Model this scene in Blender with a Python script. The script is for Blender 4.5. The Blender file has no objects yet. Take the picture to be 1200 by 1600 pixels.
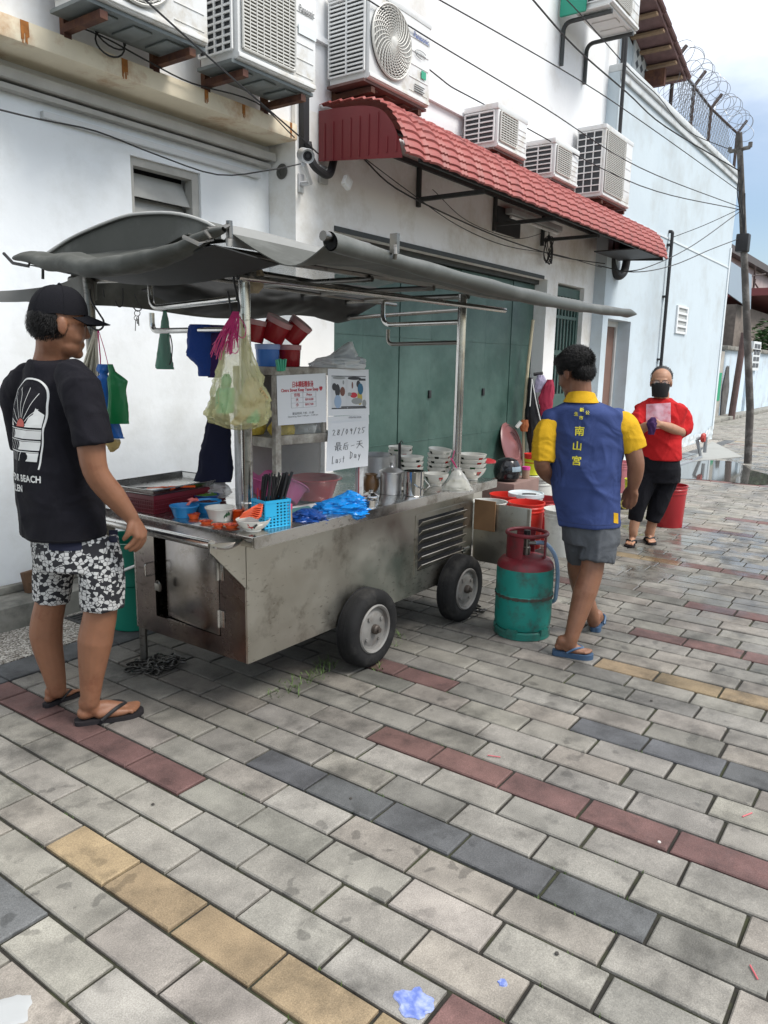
import bpy, bmesh, math, random
import numpy as np
from mathutils import Vector, Matrix, noise
from mathutils.bvhtree import BVHTree
random.seed(7)
SC = bpy.context.scene
COL = SC.collection
# ---------------------------------------------------------------- camera
FPX, PITCH, YAW, ROLL, CAMH = 1190.2, .19556, .62293, .019356, 1.5
_fw = Vector((math.cos(PITCH)*math.cos(YAW), math.cos(PITCH)*math.sin(YAW), -math.sin(PITCH)))
_r0 = Vector((math.sin(YAW), -math.cos(YAW), 0)); _u0 = _r0.cross(_fw)
_rt = math.cos(ROLL)*_r0 + math.sin(ROLL)*_u0
_up = -math.sin(ROLL)*_r0 + math.cos(ROLL)*_u0
CAM = Vector((0, 0, CAMH))
cd = bpy.data.cameras.new('camera'); cam = bpy.data.objects.new('camera', cd); COL.objects.link(cam)
cam.matrix_world = Matrix(((_rt.x, _up.x, -_fw.x, 0), (_rt.y, _up.y, -_fw.y, 0), (_rt.z, _up.z, -_fw.z, CAMH), (0, 0, 0, 1)))
cd.sensor_fit = 'VERTICAL'; cd.sensor_height = 36; cd.lens = 36*FPX/1600
cd.clip_start = .05; cd.clip_end = 3000
SC.camera = cam
# ---------------------------------------------------------------- sky, sun, exposure
SUN_EL, SUN_AZ = math.radians(54), math.radians(-74)      # direction to the sun: azimuth from +X towards +Y
W = bpy.data.worlds.new('World'); SC.world = W; W.use_nodes = True
nt = W.node_tree; nt.nodes.clear()
N = nt.nodes.new; Lk = nt.links.new
sky = N('ShaderNodeTexSky'); sky.sky_type = 'NISHITA'; sky.sun_disc = False
sky.sun_elevation = SUN_EL; sky.sun_rotation = math.pi/2 - SUN_AZ
sky.air_density = 1.0; sky.dust_density = 1.5
skym = N('ShaderNodeVectorMath'); skym.operation = 'SCALE'; skym.inputs[3].default_value = 1.35
tc = N('ShaderNodeTexCoord')
mp = N('ShaderNodeMapping'); mp.inputs['Scale'].default_value = (1.4, 1.4, 3.6); mp.inputs['Location'].default_value = (.35, .1, .0)
nz = N('ShaderNodeTexNoise'); nz.inputs['Scale'].default_value = 1.9; nz.inputs['Detail'].default_value = 7; nz.inputs['Roughness'].default_value = .55
rp = N('ShaderNodeValToRGB'); rp.color_ramp.elements[0].position = .36; rp.color_ramp.elements[1].position = .56
rp.color_ramp.elements[0].color = (.25, .25, .25, 1)
mx = N('ShaderNodeMix'); mx.data_type = 'RGBA'
mx.inputs['B'].default_value = (13.0, 13.4, 13.9, 1)
bg = N('ShaderNodeBackground'); bg.inputs['Strength'].default_value = .085
ow = N('ShaderNodeOutputWorld')
Lk(sky.outputs[0], skym.inputs[0]); Lk(tc.outputs['Generated'], mp.inputs[0]); Lk(mp.outputs[0], nz.inputs['Vector'])
sx = N('ShaderNodeSeparateXYZ'); Lk(tc.outputs['Generated'], sx.inputs[0])
hr_ = N('ShaderNodeMapRange'); hr_.interpolation_type = 'SMOOTHSTEP'; hr_.inputs[1].default_value = .16; hr_.inputs[2].default_value = .44; Lk(sx.outputs[2], hr_.inputs[0])
mm_ = N('ShaderNodeMath'); mm_.operation = 'MULTIPLY'; Lk(nz.outputs[0], rp.inputs[0]); Lk(rp.outputs[0], mm_.inputs[0]); Lk(hr_.outputs[0], mm_.inputs[1]); Lk(mm_.outputs[0], mx.inputs['Factor']); Lk(skym.outputs[0], mx.inputs['A'])
Lk(mx.outputs['Result'], bg.inputs[0]); Lk(bg.outputs[0], ow.inputs[0])
sl = bpy.data.lights.new('sun', 'SUN'); sl.energy = 2.3; sl.angle = math.radians(24); sl.color = (1, .96, .9)
so = bpy.data.objects.new('sun', sl); COL.objects.link(so)
so.rotation_euler = Vector((math.cos(SUN_EL)*math.cos(SUN_AZ), math.cos(SUN_EL)*math.sin(SUN_AZ), math.sin(SUN_EL))).to_track_quat('Z', 'Y').to_euler()
SC.view_settings.view_transform = 'Standard'; SC.view_settings.look = 'None'
SC.view_settings.exposure = 0.56; SC.view_settings.gamma = 1
SC.cycles.use_denoising = True
SC.cycles.max_bounces = 8; SC.cycles.transparent_max_bounces = 16

# ---------------------------------------------------------------- measuring helpers: a sight line met with a real plane
def ray(x, y): return ((x-600)/FPX)*_rt + ((800-y)/FPX)*_up + _fw
def gp(x, y, z=0.0): d = ray(x, y); return CAM + d*((z-CAMH)/d.z)
def py_(x, y, Y): d = ray(x, y); return CAM + d*(Y/d.y)
def px_(x, y, X): d = ray(x, y); return CAM + d*(X/d.x)
FH = Vector((math.cos(YAW), math.sin(YAW), 0))
def pd(x, y, D): d = ray(x, y); return CAM + d*(D/d.dot(FH))     # D = level distance in front of the lens
def hz(x, y, X, Y):
    d = ray(x, y); return CAMH + d.z*(X*d.x+Y*d.y)/(d.x**2+d.y**2)

# ---------------------------------------------------------------- materials
def lin(c):
    if isinstance(c, str):
        c = [int(c[i:i+2], 16)/255 for i in (1, 3, 5)]
        c = [v/12.92 if v <= .04045 else ((v+.055)/1.055)**2.4 for v in c]
    return (*c[:3], 1)
MATS = {}
def mat(name, col, rough=.6, metal=0, var=.0, vscale=6, bump=0, bscale=40, alpha=1, trans=0, spec=.5, sss=0, stain=None, coat=0, rvar=0, emit=None, sheen=0):
    """Principled material; var = brightness variation by noise, stain = (colour, amount, scale), bump = strength of fine relief"""
    if name in MATS: return MATS[name]
    m = bpy.data.materials.new(name); m.use_nodes = True; MATS[name] = m
    t = m.node_tree; b = t.nodes['Principled BSDF']; n = t.nodes.new; l = t.links.new
    c = lin(col); b.inputs['Base Color'].default_value = c
    b.inputs['Roughness'].default_value = rough; b.inputs['Metallic'].default_value = metal
    b.inputs['Specular IOR Level'].default_value = spec
    b.inputs['Alpha'].default_value = alpha; b.inputs['Transmission Weight'].default_value = trans
    if coat: b.inputs['Coat Weight'].default_value = coat; b.inputs['Coat Roughness'].default_value = .1
    if sss: b.inputs['Subsurface Weight'].default_value = sss; b.inputs['Subsurface Radius'].default_value = (.01, .004, .002)
    if sheen: b.inputs['Sheen Weight'].default_value = sheen
    if emit: b.inputs['Emission Color'].default_value = c; b.inputs['Emission Strength'].default_value = emit
    tcn = n('ShaderNodeTexCoord'); src = None
    if var or rvar:
        z = n('ShaderNodeTexNoise'); z.inputs['Scale'].default_value = vscale; z.inputs['Detail'].default_value = 8; z.inputs['Roughness'].default_value = .6
        l(tcn.outputs['Object'], z.inputs['Vector'])
    if var:
        r = n('ShaderNodeMapRange'); r.inputs[1].default_value = .25; r.inputs[2].default_value = .75
        r.inputs[3].default_value = 1-var; r.inputs[4].default_value = 1+var
        l(z.outputs[0], r.inputs[0])
        v = n('ShaderNodeVectorMath'); v.operation = 'SCALE'; v.inputs[0].default_value = c[:3]
        l(r.outputs[0], v.inputs[3]); src = v.outputs[0]
    if rvar:
        r = n('ShaderNodeMapRange'); r.inputs[1].default_value = .3; r.inputs[2].default_value = .7
        r.inputs[3].default_value = max(.02, rough-rvar); r.inputs[4].default_value = min(1, rough+rvar)
        l(z.outputs[0], r.inputs[0]); l(r.outputs[0], b.inputs['Roughness'])
    if stain:
        sc_, amt, ssc = stain
        z2 = n('ShaderNodeTexNoise'); z2.inputs['Scale'].default_value = ssc; z2.inputs['Detail'].default_value = 10; z2.inputs['Roughness'].default_value = .68
        l(tcn.outputs['Object'], z2.inputs['Vector'])
        r = n('ShaderNodeMapRange'); r.inputs[1].default_value = .62-.3*amt; r.inputs[2].default_value = .75-.1*amt
        l(z2.outputs[0], r.inputs[0])
        x = n('ShaderNodeMix'); x.data_type = 'RGBA'; l(r.outputs[0], x.inputs['Factor'])
        if src: l(src, x.inputs['A'])
        else: x.inputs['A'].default_value = c
        x.inputs['B'].default_value = lin(sc_); src = x.outputs['Result']
    if src: l(src, b.inputs['Base Color'])
    if bump:
        z3 = n('ShaderNodeTexNoise'); z3.inputs['Scale'].default_value = bscale; z3.inputs['Detail'].default_value = 6
        l(tcn.outputs['Object'], z3.inputs['Vector'])
        bp = n('ShaderNodeBump'); bp.inputs['Strength'].default_value = bump; bp.inputs['Distance'].default_value = .01
        l(z3.outputs[0], bp.inputs['Height']); l(bp.outputs[0], b.inputs['Normal'])
    return m

# ---------------------------------------------------------------- objects
ORG = {}
def setp(o, label=None, cat=None, group=None, kind=None):
    if label: o['label'] = label
    if cat: o['category'] = cat
    if group: o['group'] = group
    if kind: o['kind'] = kind
    return o
def thing(name, label, cat, loc=(0, 0, 0), group=None):
    o = bpy.data.objects.new(name, None); COL.objects.link(o); o.empty_display_size = .1
    o.location = loc; ORG[o.name] = Vector(loc)
    return setp(o, label, cat, group)
def copy_tree(o, parent=None):
    c = o.copy(); COL.objects.link(c); ORG[c.name] = ORG.get(o.name, Vector()).copy()
    if parent: c.parent = parent
    for ch in list(o.children): copy_tree(ch, c)
    return c
class MB:
    def __init__(s): s.v = []; s.f = []; s.m = []; s.cm = 0
    def add(s, vs, fs, mi=None):
        k = len(s.v); s.v += [tuple(p) for p in vs]
        for f in fs: s.f.append([i+k for i in f]); s.m.append(s.cm if mi is None else mi)
        return s
    def box(s, a, b, bev=0, M=None, mi=None):
        (x0, y0, z0), (x1, y1, z1) = a, b
        x0, x1 = min(x0, x1), max(x0, x1); y0, y1 = min(y0, y1), max(y0, y1); z0, z1 = min(z0, z1), max(z0, z1)
        if not bev:
            vs = [(x, y, z) for z in (z0, z1) for y in (y0, y1) for x in (x0, x1)]
            fs = [(0, 2, 3, 1), (4, 5, 7, 6), (0, 1, 5, 4), (2, 6, 7, 3), (0, 4, 6, 2), (1, 3, 7, 5)]
        else:
            bm = bmesh.new(); bmesh.ops.create_cube(bm, size=1)
            for v in bm.verts: v.co = Vector(((x0+x1)/2+v.co.x*(x1-x0), (y0+y1)/2+v.co.y*(y1-y0), (z0+z1)/2+v.co.z*(z1-z0)))
            bmesh.ops.bevel(bm, geom=bm.edges[:], offset=min(bev, .45*min(x1-x0, y1-y0, z1-z0)), segments=2, affect='EDGES', profile=.6)
            bm.verts.index_update(); vs = [v.co.copy() for v in bm.verts]; fs = [[v.index for v in f.verts] for f in bm.faces]; bm.free()
        if M: vs = [M @ Vector(v) for v in vs]
        return s.add(vs, fs, mi)
    def tube(s, pts, r, n=10, cap=True, mi=None, flat=1.0):
        pts = [Vector(p) for p in pts]; R = r if isinstance(r, (list, tuple)) else [r]*len(pts)
        vs = []; prev = None
        for i, p in enumerate(pts):
            t = (pts[min(i+1, len(pts)-1)]-pts[max(i-1, 0)])
            t = t.normalized() if t.length > 1e-9 else Vector((0, 0, 1))
            if prev is None:
                a = t.orthogonal().normalized()
                if flat != 1 and abs(t.z) < .95: a = Vector((0, 0, 1)).cross(t).normalized()
            else: a = (prev - t*prev.dot(t)); a = a.normalized() if a.length > 1e-6 else t.orthogonal().normalized()
            prev = a; b = t.cross(a)
            for k in range(n):
                q = 2*math.pi*k/n; vs.append(p + R[i]*(math.cos(q)*a + flat*math.sin(q)*b))
        fs = [(i*n+k, i*n+(k+1) % n, (i+1)*n+(k+1) % n, (i+1)*n+k) for i in range(len(pts)-1) for k in range(n)]
        if cap: fs += [tuple(range(n))[::-1], tuple((len(pts)-1)*n+k for k in range(n))]
        return s.add(vs, fs, mi)
    def lathe(s, prof, c=(0, 0, 0), n=32, M=None, mi=None, mf=None, close=False, arc=None):
        """prof: (r, z) list from outside bottom round; axis Z through c, or mapped by M"""
        vs = []; c = Vector(c)
        for r, z in prof:
            for k in range(n):
                q = 2*math.pi*k/n; p = Vector((r*math.cos(q), r*math.sin(q), z)); vs.append((M @ p if M else p)+c)
        k0 = len(s.v); s.v += [tuple(p) for p in vs]; L = len(prof)
        for i in range(L-1):
            for k in range(n):
                s.f.append([k0+i*n+k, k0+i*n+(k+1) % n, k0+(i+1)*n+(k+1) % n, k0+(i+1)*n+k])
                s.m.append(mf(i, k) if mf else (s.cm if mi is None else mi))
        for i, flip in ((0, True), (L-1, False)):
            if prof[i][0] > 1e-5 and not close:
                f = [k0+i*n+k for k in range(n)]; s.f.append(f[::-1] if flip else f); s.m.append(s.cm if mi is None else mi)
        return s
    def prism(s, poly, ext, mi=None):
        """closed outline extruded along ext"""
        n = len(poly); e = Vector(ext); vs = [Vector(p) for p in poly]; vs += [p+e for p in vs]
        return s.add(vs, [tuple(range(n))[::-1], tuple(range(n, 2*n))]+[(i, (i+1) % n, n+(i+1) % n, n+i) for i in range(n)], mi)
    def grid(s, fn, nu, nv, mi=None, th=0, mf=None):
        """surface fn(u,v), u,v in 0..1; th = thickness"""
        P = [[Vector(fn(i/nu, j/nv)) for j in range(nv+1)] for i in range(nu+1)]
        k0 = len(s.v); w = nv+1
        for row in P: s.v += [tuple(p) for p in row]
        for i in range(nu):
            for j in range(nv):
                s.f.append([k0+i*w+j, k0+(i+1)*w+j, k0+(i+1)*w+j+1, k0+i*w+j+1]); s.m.append(mf(i, j) if mf else (s.cm if mi is None else mi))
        if th:
            k1 = len(s.v)
            for i in range(nu+1):
                for j in range(nv+1):
                    a = P[min(i+1, nu)][j]-P[max(i-1, 0)][j]; b = P[i][min(j+1, nv)]-P[i][max(j-1, 0)]
                    nn = a.cross(b); nn = nn.normalized() if nn.length > 1e-12 else Vector((0, 0, 1)); s.v.append(tuple(P[i][j]-nn*th))
            for i in range(nu):
                for j in range(nv):
                    s.f.append([k1+i*w+j, k1+i*w+j+1, k1+(i+1)*w+j+1, k1+(i+1)*w+j]); s.m.append(mf(i, j) if mf else (s.cm if mi is None else mi))
            ring = [i*w for i in range(nu+1)]+[nu*w+j for j in range(1, nv+1)]+[i*w+nv for i in range(nu-1, -1, -1)]+[j for j in range(nv-1, 0, -1)]
            for q in range(len(ring)):
                a, b = ring[q], ring[(q+1) % len(ring)]; s.f.append([k0+b, k0+a, k1+a, k1+b]); s.m.append(s.cm if mi is None else mi)
        return s
    def build(s, name, mats, parent=None, smooth=30, loc=None, mods=None):
        """ONE mesh object. Coordinates are world coordinates: they are moved to the parent's origin (or loc)."""
        o0 = ORG[parent.name] if parent else Vector(loc or (0, 0, 0))
        me = bpy.data.meshes.new(name)
        me.from_pydata([Vector(p)-o0 for p in s.v], [], s.f)
        for m in (mats if isinstance(mats, (list, tuple)) else [mats]): me.materials.append(m)
        me.polygons.foreach_set('material_index', s.m)
        bm = bmesh.new(); bm.from_mesh(me); bmesh.ops.recalc_face_normals(bm, faces=bm.faces[:]); bm.to_mesh(me); bm.free()
        if smooth:
            me.polygons.foreach_set('use_smooth', [True]*len(me.polygons))
            me.set_sharp_from_angle(angle=math.radians(smooth))
        me.update()
        o = bpy.data.objects.new(name, me); COL.objects.link(o)
        if parent: o.parent = parent
        else: o.location = o0
        ORG[o.name] = o0
        return o
def arcp(c, r, a0, a1, n, ax=(1, 0, 0), ay=(0, 0, 1)):
    c = Vector(c); ax = Vector(ax); ay = Vector(ay)
    return [c+r*(math.cos(math.radians(a0+(a1-a0)*i/n))*ax+math.sin(math.radians(a0+(a1-a0)*i/n))*ay) for i in range(n+1)]
def bez(pts, n=24):
    """smooth curve through points (Catmull-Rom)"""
    P = [Vector(p) for p in pts]; P = [2*P[0]-P[1]]+P+[2*P[-1]-P[-2]]; out = []
    segs = len(P)-3; per = max(2, n//segs)
    for i in range(segs):
        a, b, c, d = P[i:i+4]
        for k in range(per):
            t = k/per
            out.append(.5*((2*b)+(c-a)*t+(2*a-5*b+4*c-d)*t*t+(3*b-a-3*c+d)*t**3))
    out.append(P[-2]); return out
def fil(pts, r, n=6):
    """polyline with rounded corners"""
    P = [Vector(p) for p in pts]; out = [P[0]]
    for i in range(1, len(P)-1):
        a, b, c = P[i-1], P[i], P[i+1]; u = (a-b); v = (c-b); d = min(r, u.length*.45, v.length*.45)
        p, q = b+u.normalized()*d, b+v.normalized()*d
        out += [(1-t)**2*p+2*t*(1-t)*b+t*t*q for t in [k/n for k in range(n+1)]]
    return out+[P[-1]]
def sag(a, b, s, n=16):
    a, b = Vector(a), Vector(b); return [a.lerp(b, i/n)-Vector((0, 0, s*4*(i/n)*(1-i/n))) for i in range(n+1)]
def textmesh(txt, size, align='CENTER', shear=0, ext=0):
    """flat mesh of lettering: list of verts (x,y), faces"""
    c = bpy.data.curves.new('t', 'FONT'); c.body = txt; c.size = size; c.align_x = align; c.shear = shear; c.resolution_u = 2
    o = bpy.data.objects.new('t', c); COL.objects.link(o); bpy.context.view_layer.update()
    dg = bpy.context.evaluated_depsgraph_get(); me = bpy.data.meshes.new_from_object(o.evaluated_get(dg))
    vs = [v.co.copy() for v in me.vertices]; fs = [list(p.vertices) for p in me.polygons]
    bpy.data.objects.remove(o); bpy.data.curves.remove(c); bpy.data.meshes.remove(me)
    return vs, fs
def put_text(mb, txt, size, org, ax, ay, align='CENTER', mi=None, bold=0, shear=0, width=None):
    vs, fs = textmesh(txt, size, align, shear); ax, ay, org = Vector(ax).normalized(), Vector(ay).normalized(), Vector(org)
    if not vs: return
    k = 1
    if width: k = width/max(1e-6, max(v.x for v in vs)-min(v.x for v in vs))
    nn = ax.cross(ay)
    for d in ([(0, 0)] if not bold else [(-bold, 0), (bold, 0), (0, bold), (0, -bold)]):
        off = 0 if d == (0, 0) else (.00005*(1+abs(d[0])*100+ (d[0] > 0)*.7+(d[1] > 0)*1.3))
        mb.add([org+ax*(v.x*k+d[0])+ay*(v.y+d[1])+nn*off for v in vs], fs, mi)
# ================================================================ SETTING: ground, pavement, kerb
def attr_mat(name, wet=True):
    m = bpy.data.materials.new(name); m.use_nodes = True; t = m.node_tree; b = t.nodes['Principled BSDF']; n = t.nodes.new; l = t.links.new
    at = n('ShaderNodeAttribute'); at.attribute_name = 'tone'
    tcn = n('ShaderNodeTexCoord')
    def nse(s, d=8, r=.6):
        z = n('ShaderNodeTexNoise'); z.inputs['Scale'].default_value = s; z.inputs['Detail'].default_value = d; z.inputs['Roughness'].default_value = r
        l(tcn.outputs['Object'], z.inputs['Vector']); return z.outputs[0]
    def rng(x, a, b_, c, d):
        r = n('ShaderNodeMapRange'); r.inputs[1].default_value = a; r.inputs[2].default_value = b_; r.inputs[3].default_value = c; r.inputs[4].default_value = d
        l(x, r.inputs[0]); return r.outputs[0]
    def mul(x, y, op='MULTIPLY'):
        k = n('ShaderNodeMath'); k.operation = op
        for i, q in enumerate((x, y)):
            if isinstance(q, (int, float)): k.inputs[i].default_value = q
            else: l(q, k.inputs[i])
        return k.outputs[0]
    f = mul(rng(nse(7), .3, .7, .78, 1.18), rng(nse(260, 2, .7), .3, .7, .74, 1.24))
    f = mul(f, rng(nse(2.2, 4), .3, .7, .88, 1.08))
    grime = mul(rng(nse(4.6, 7, .62), .46, .64, 0, 1), rng(nse(.9, 2), .32, .58, 0.25, 1))
    spot = mul(rng(nse(8.5, 5, .6), .56, .68, 0, 1), rng(nse(1.6, 2), .42, .56, 0, 1)); f = mul(f, rng(spot, 0, 1, 1, .66))
    f = mul(f, rng(grime, 0, 1, 1, .50))
    drops = mul(rng(nse(13, 3, .45), .60, .635, 0, 1), rng(nse(1.3, 2), .48, .6, 0, 1))
    f = mul(f, rng(drops, 0, 1, 1, .62))
    speck = rng(nse(520, 1, .5), .70, .74, 0, 1)
    f = mul(f, rng(speck, 0, 1, 1, 1.35))
    # painted shade of cart and canopy, plus dampness where the washing-up water ran: round the gas cylinder and along the walkway
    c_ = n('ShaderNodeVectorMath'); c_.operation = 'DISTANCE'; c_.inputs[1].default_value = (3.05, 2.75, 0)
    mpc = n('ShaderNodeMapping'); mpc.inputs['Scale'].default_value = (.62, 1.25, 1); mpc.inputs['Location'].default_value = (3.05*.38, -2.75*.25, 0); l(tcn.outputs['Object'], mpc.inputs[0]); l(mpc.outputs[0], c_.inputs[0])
    cart_shade = mul(rng(c_.outputs['Value'], .45, 1.45, 1, 0), rng(nse(3, 5), .3, .6, .7, 1)); f = mul(f, rng(cart_shade, 0, 1, 1, .40))  # shade under the cart put into the paver colour, with some wet dirt
    g = n('ShaderNodeVectorMath'); g.operation = 'DISTANCE'; g.inputs[1].default_value = (4.6, 2.3, 0)
    sc = n('ShaderNodeMapping'); sc.inputs['Scale'].default_value = (1, 1.0, 1); l(tcn.outputs['Object'], sc.inputs[0]); l(sc.outputs[0], g.inputs[0])
    near = rng(g.outputs['Value'], 1.5, 4.0, 1, 0)
    damp_shade = mul(near, rng(nse(1.7, 5), .32, .58, .35, 1))
    f = mul(f, rng(damp_shade, 0, 1, 1, .56))  # canopy shade and dampness together darken the paver colour here
    g2 = n('ShaderNodeVectorMath'); g2.operation = 'DISTANCE'; g2.inputs[1].default_value = (6.6, 1.75, 0); l(tcn.outputs['Object'], g2.inputs[0])
    g3 = n('ShaderNodeVectorMath'); g3.operation = 'DISTANCE'; g3.inputs[1].default_value = (13, 2.6, 0); l(tcn.outputs['Object'], g3.inputs[0])
    wet = mul(rng(g2.outputs['Value'], .8, 3.2, 1, 0), rng(g3.outputs['Value'], 1.5, 5, 1, 0), 'MAXIMUM')
    wet = mul(wet, rng(nse(2.8, 4, .5), .44, .56, 0, 1))
    f = mul(f, rng(wet, 0, 1, 1, .72))
    v = n('ShaderNodeVectorMath'); v.operation = 'SCALE'; l(at.outputs['Color'], v.inputs[0]); l(f, v.inputs[3])
    l(v.outputs[0], b.inputs['Base Color'])
    ro = mul(rng(wet, 0, 1, 1, .16), rng(nse(30), .3, .7, .68, .9)); ro = mul(ro, rng(drops, 0, 1, 1, .8)); l(ro, b.inputs['Roughness'])
    bp = n('ShaderNodeBump'); bp.inputs['Distance'].default_value = .004
    l(mul(nse(190, 4, .7), mul(nse(9, 3), .8), 'ADD'), bp.inputs['Height']); l(rng(wet, 0, 1, .5, .06), bp.inputs['Strength']); l(bp.outputs[0], b.inputs['Normal'])
    return m
def set_tone(me, cols):
    a = me.color_attributes.new('tone', 'FLOAT_COLOR', 'CORNER'); arr = np.ones((len(me.loops), 4), 'f')
    for p, c in zip(me.polygons, cols): arr[p.loop_start:p.loop_start+p.loop_total, :3] = c
    a.data.foreach_set('color', arr.ravel())

PW, PL, PX0 = .14613, .30048, 2.2820
OFF = {0: 1.4158, -1: 1.4158-.23*PL, -2: 1.4158-.89*PL, -3: 1.0530, 4: 1.0872, -8: 2.0824, 1: 1.4158+.62*PL, 2: 1.4158+.85*PL, 3: 1.4158+.45*PL, -7: .7802, -5: 1.985, -10: 1.7965, 9: .195*PL, 12: .05*PL, 18: .875*PL}
TONES = dict(grey=(.315, .298, .262), warm=(.328, .298, .260), red=(.195, .105, .095), dark=(.130, .133, .138), yellow=(.34, .255, .152), deep=(.245, .236, .21))
SEG = []
for colr, a, b in (('red', (-60, 1045), (268, 1207)), ('dark', (405, 1182), (945, 1412)), ('red', (632, 1155), (1300, 1420)), ('yellow', (145, 1328), (620, 1605)),
                   ('dark', (-80, 1360), (20, 1412)), ('red', (622, 1042), (690, 1062)), ('dark', (950, 1137), (1240, 1225)),
                   ('yellow', (985, 1045), (1240, 1115)), ('red', (1030, 1000), (1240, 1048)), ('red', (885, 907), (1240, 980)), ('yellow', (985, 868), (1040, 878)),
                   ('red', (1110, 885), (1240, 908)), ('red', (1045, 820), (1130, 832)), ('red', (1145, 808), (1240, 822)), ('deep', (1000, 925), (1060, 938)), ('deep', (905, 985), (960, 1000))):
    A, B = gp(*a), gp(*b); row = math.floor(((A.x+B.x)/2-PX0)/PW); SEG.append((row, min(A.y, B.y)-.15, max(A.y, B.y)+.15, colr))
SEG.append((-7, -2, .79, 'red'))
random.seed(11)
for row in range(52, 260):
    if random.random() < .30:
        y = random.uniform(-1, 3); SEG.append((row, y, y+random.uniform(.6, 2.4), random.choice(['red', 'red', 'yellow', 'dark'])))
mb = MB(); cols = []
cum = 0.0
for row in range(-14, 232):
    o = OFF.get(row)
    if o is None: o = .31*PL*row + (0.21*PL if row % 2 else 0) + random.uniform(-.03, .03)
    o = o % PL
    x0, x1 = PX0+row*PW, PX0+(row+1)*PW
    ymax = 3.36 if x0 < 17.3 else 4.9
    a = int(-4.0/PL)-1
    while True:
        ya, yb = o+a*PL, o+(a+1)*PL; a += 1
        if ya >= ymax-.02: break
        yb = min(yb, ymax)
        yc = (ya+yb)/2
        if yc < -4 + .0: continue
        cn = 'grey' if random.random() < .72 else random.choice(['warm', 'warm', 'deep'])
        for r_, s0, s1, c in SEG:
            if r_ == row and s0 < yc < s1: cn = c
        base = np.array(TONES[cn])*random.uniform(.86, 1.12)*(1, random.uniform(.985, 1.01), random.uniform(.97, 1.02))
        gx = .0045 if x0 > 5 else .0058; dz = random.uniform(-.0015, .0015) if x0 < 12 else 0; c = .004
        jx, jy = random.uniform(-.0012, .0012), random.uniform(-.0012, .0012)
        X0, X1, Y0, Y1 = x0+gx+jx, x1-gx+jx, ya+gx+jy, yb-gx+jy
        tl = [random.uniform(-.001, .001) for _ in range(4)]; jj = [random.uniform(-.0016, .0016) for _ in range(8)] if x0 < 5 else [0]*8
        vs = [(X0+c+jj[0], Y0+c+jj[1], dz+tl[0]), (X1-c+jj[2], Y0+c+jj[3], dz+tl[1]), (X1-c+jj[4], Y1-c+jj[5], dz+tl[2]), (X0+c+jj[6], Y1-c+jj[7], dz+tl[3]),
              (X0+jj[0], Y0+jj[1], dz-.004), (X1+jj[2], Y0+jj[3], dz-.004), (X1+jj[4], Y1+jj[5], dz-.004), (X0+jj[6], Y1+jj[7], dz-.004), (X0, Y0, -.03), (X1, Y0, -.03), (X1, Y1, -.03), (X0, Y1, -.03)]
        fs = [(0, 1, 2, 3), (4, 5, 1, 0), (5, 6, 2, 1), (6, 7, 3, 2), (7, 4, 0, 3), (8, 9, 5, 4), (9, 10, 6, 5), (10, 11, 7, 6), (11, 8, 4, 7)]
        mb.add(vs, fs); cols += [base]*9
# dark border course laid lengthways along the gutter slab
x = -1.0
while x < 17.3:
    base = np.array(TONES['dark'])*random.uniform(.8, 1.15)
    for (Y0, Y1) in ((3.365, 3.575),):
        c = .004; X0, X1 = x+.004, x+.296; Y0 += .004; Y1 -= .004
        vs = [(X0+c, Y0+c, 0), (X1-c, Y0+c, 0), (X1-c, Y1-c, 0), (X0+c, Y1-c, 0), (X0, Y0, -.004), (X1, Y0, -.004), (X1, Y1, -.004), (X0, Y1, -.004), (X0, Y0, -.03), (X1, Y0, -.03), (X1, Y1, -.03), (X0, Y1, -.03)]
        mb.add(vs, [(0, 1, 2, 3), (4, 5, 1, 0), (5, 6, 2, 1), (6, 7, 3, 2), (7, 4, 0, 3), (8, 9, 5, 4), (9, 10, 6, 5), (10, 11, 7, 6), (11, 8, 4, 7)]); cols += [base]*9
    x += .3
mb_faces = len(mb.f)
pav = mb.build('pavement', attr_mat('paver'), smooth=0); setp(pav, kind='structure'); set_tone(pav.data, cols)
soil = mat('joint_soil', (.022, .020, .016), .95, var=.5, vscale=60, stain=((.05, .06, .02), .45, 5))
g = MB(); g.grid(lambda u, v: (-600+1200*u, -600+1200*v, -.011), 24, 24)
setp(g.build('ground', soil, smooth=0), kind='structure')
agg = mat('aggregate', (.36, .33, .29), .85, bump=.6, bscale=160)
def speckle(m, sc, c1, c2, c3):
    t = m.node_tree; b = t.nodes['Principled BSDF']; n = t.nodes.new; l = t.links.new
    tcn = n('ShaderNodeTexCoord'); v = n('ShaderNodeTexVoronoi'); v.inputs['Scale'].default_value = sc; l(tcn.outputs['Object'], v.inputs['Vector'])
    s = n('ShaderNodeSeparateColor'); l(v.outputs['Color'], s.inputs[0]); r = n('ShaderNodeValToRGB'); r.color_ramp.interpolation = 'CONSTANT'
    r.color_ramp.elements[0].color = lin(c1); r.color_ramp.elements[1].position = .35; r.color_ramp.elements[1].color = lin(c2)
    e = r.color_ramp.elements.new(.72); e.color = lin(c3); l(s.outputs[0], r.inputs[0]); l(r.outputs[0], b.inputs['Base Color'])
speckle(agg, 130, (.14, .12, .10), (.34, .31, .27), (.58, .55, .50))
s = MB(); s.box((-2, 3.582, -.03), (17.2, 4.0, -.002)); setp(s.build('gutter_slab', agg), kind='structure')
conc = mat('old_concrete', (.27, .26, .23), .85, var=.25, vscale=5, bump=.35, bscale=30, stain=((.07, .07, .06), .5, 3))
s = MB(); s.box((-2, 4.0, -.03), (8.95, 4.29, .13), bev=.012); s.box((-2, 4.235, .131), (4.40, 4.285, .175), bev=.008)
setp(s.build('kerb', conc), kind='structure')
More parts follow.
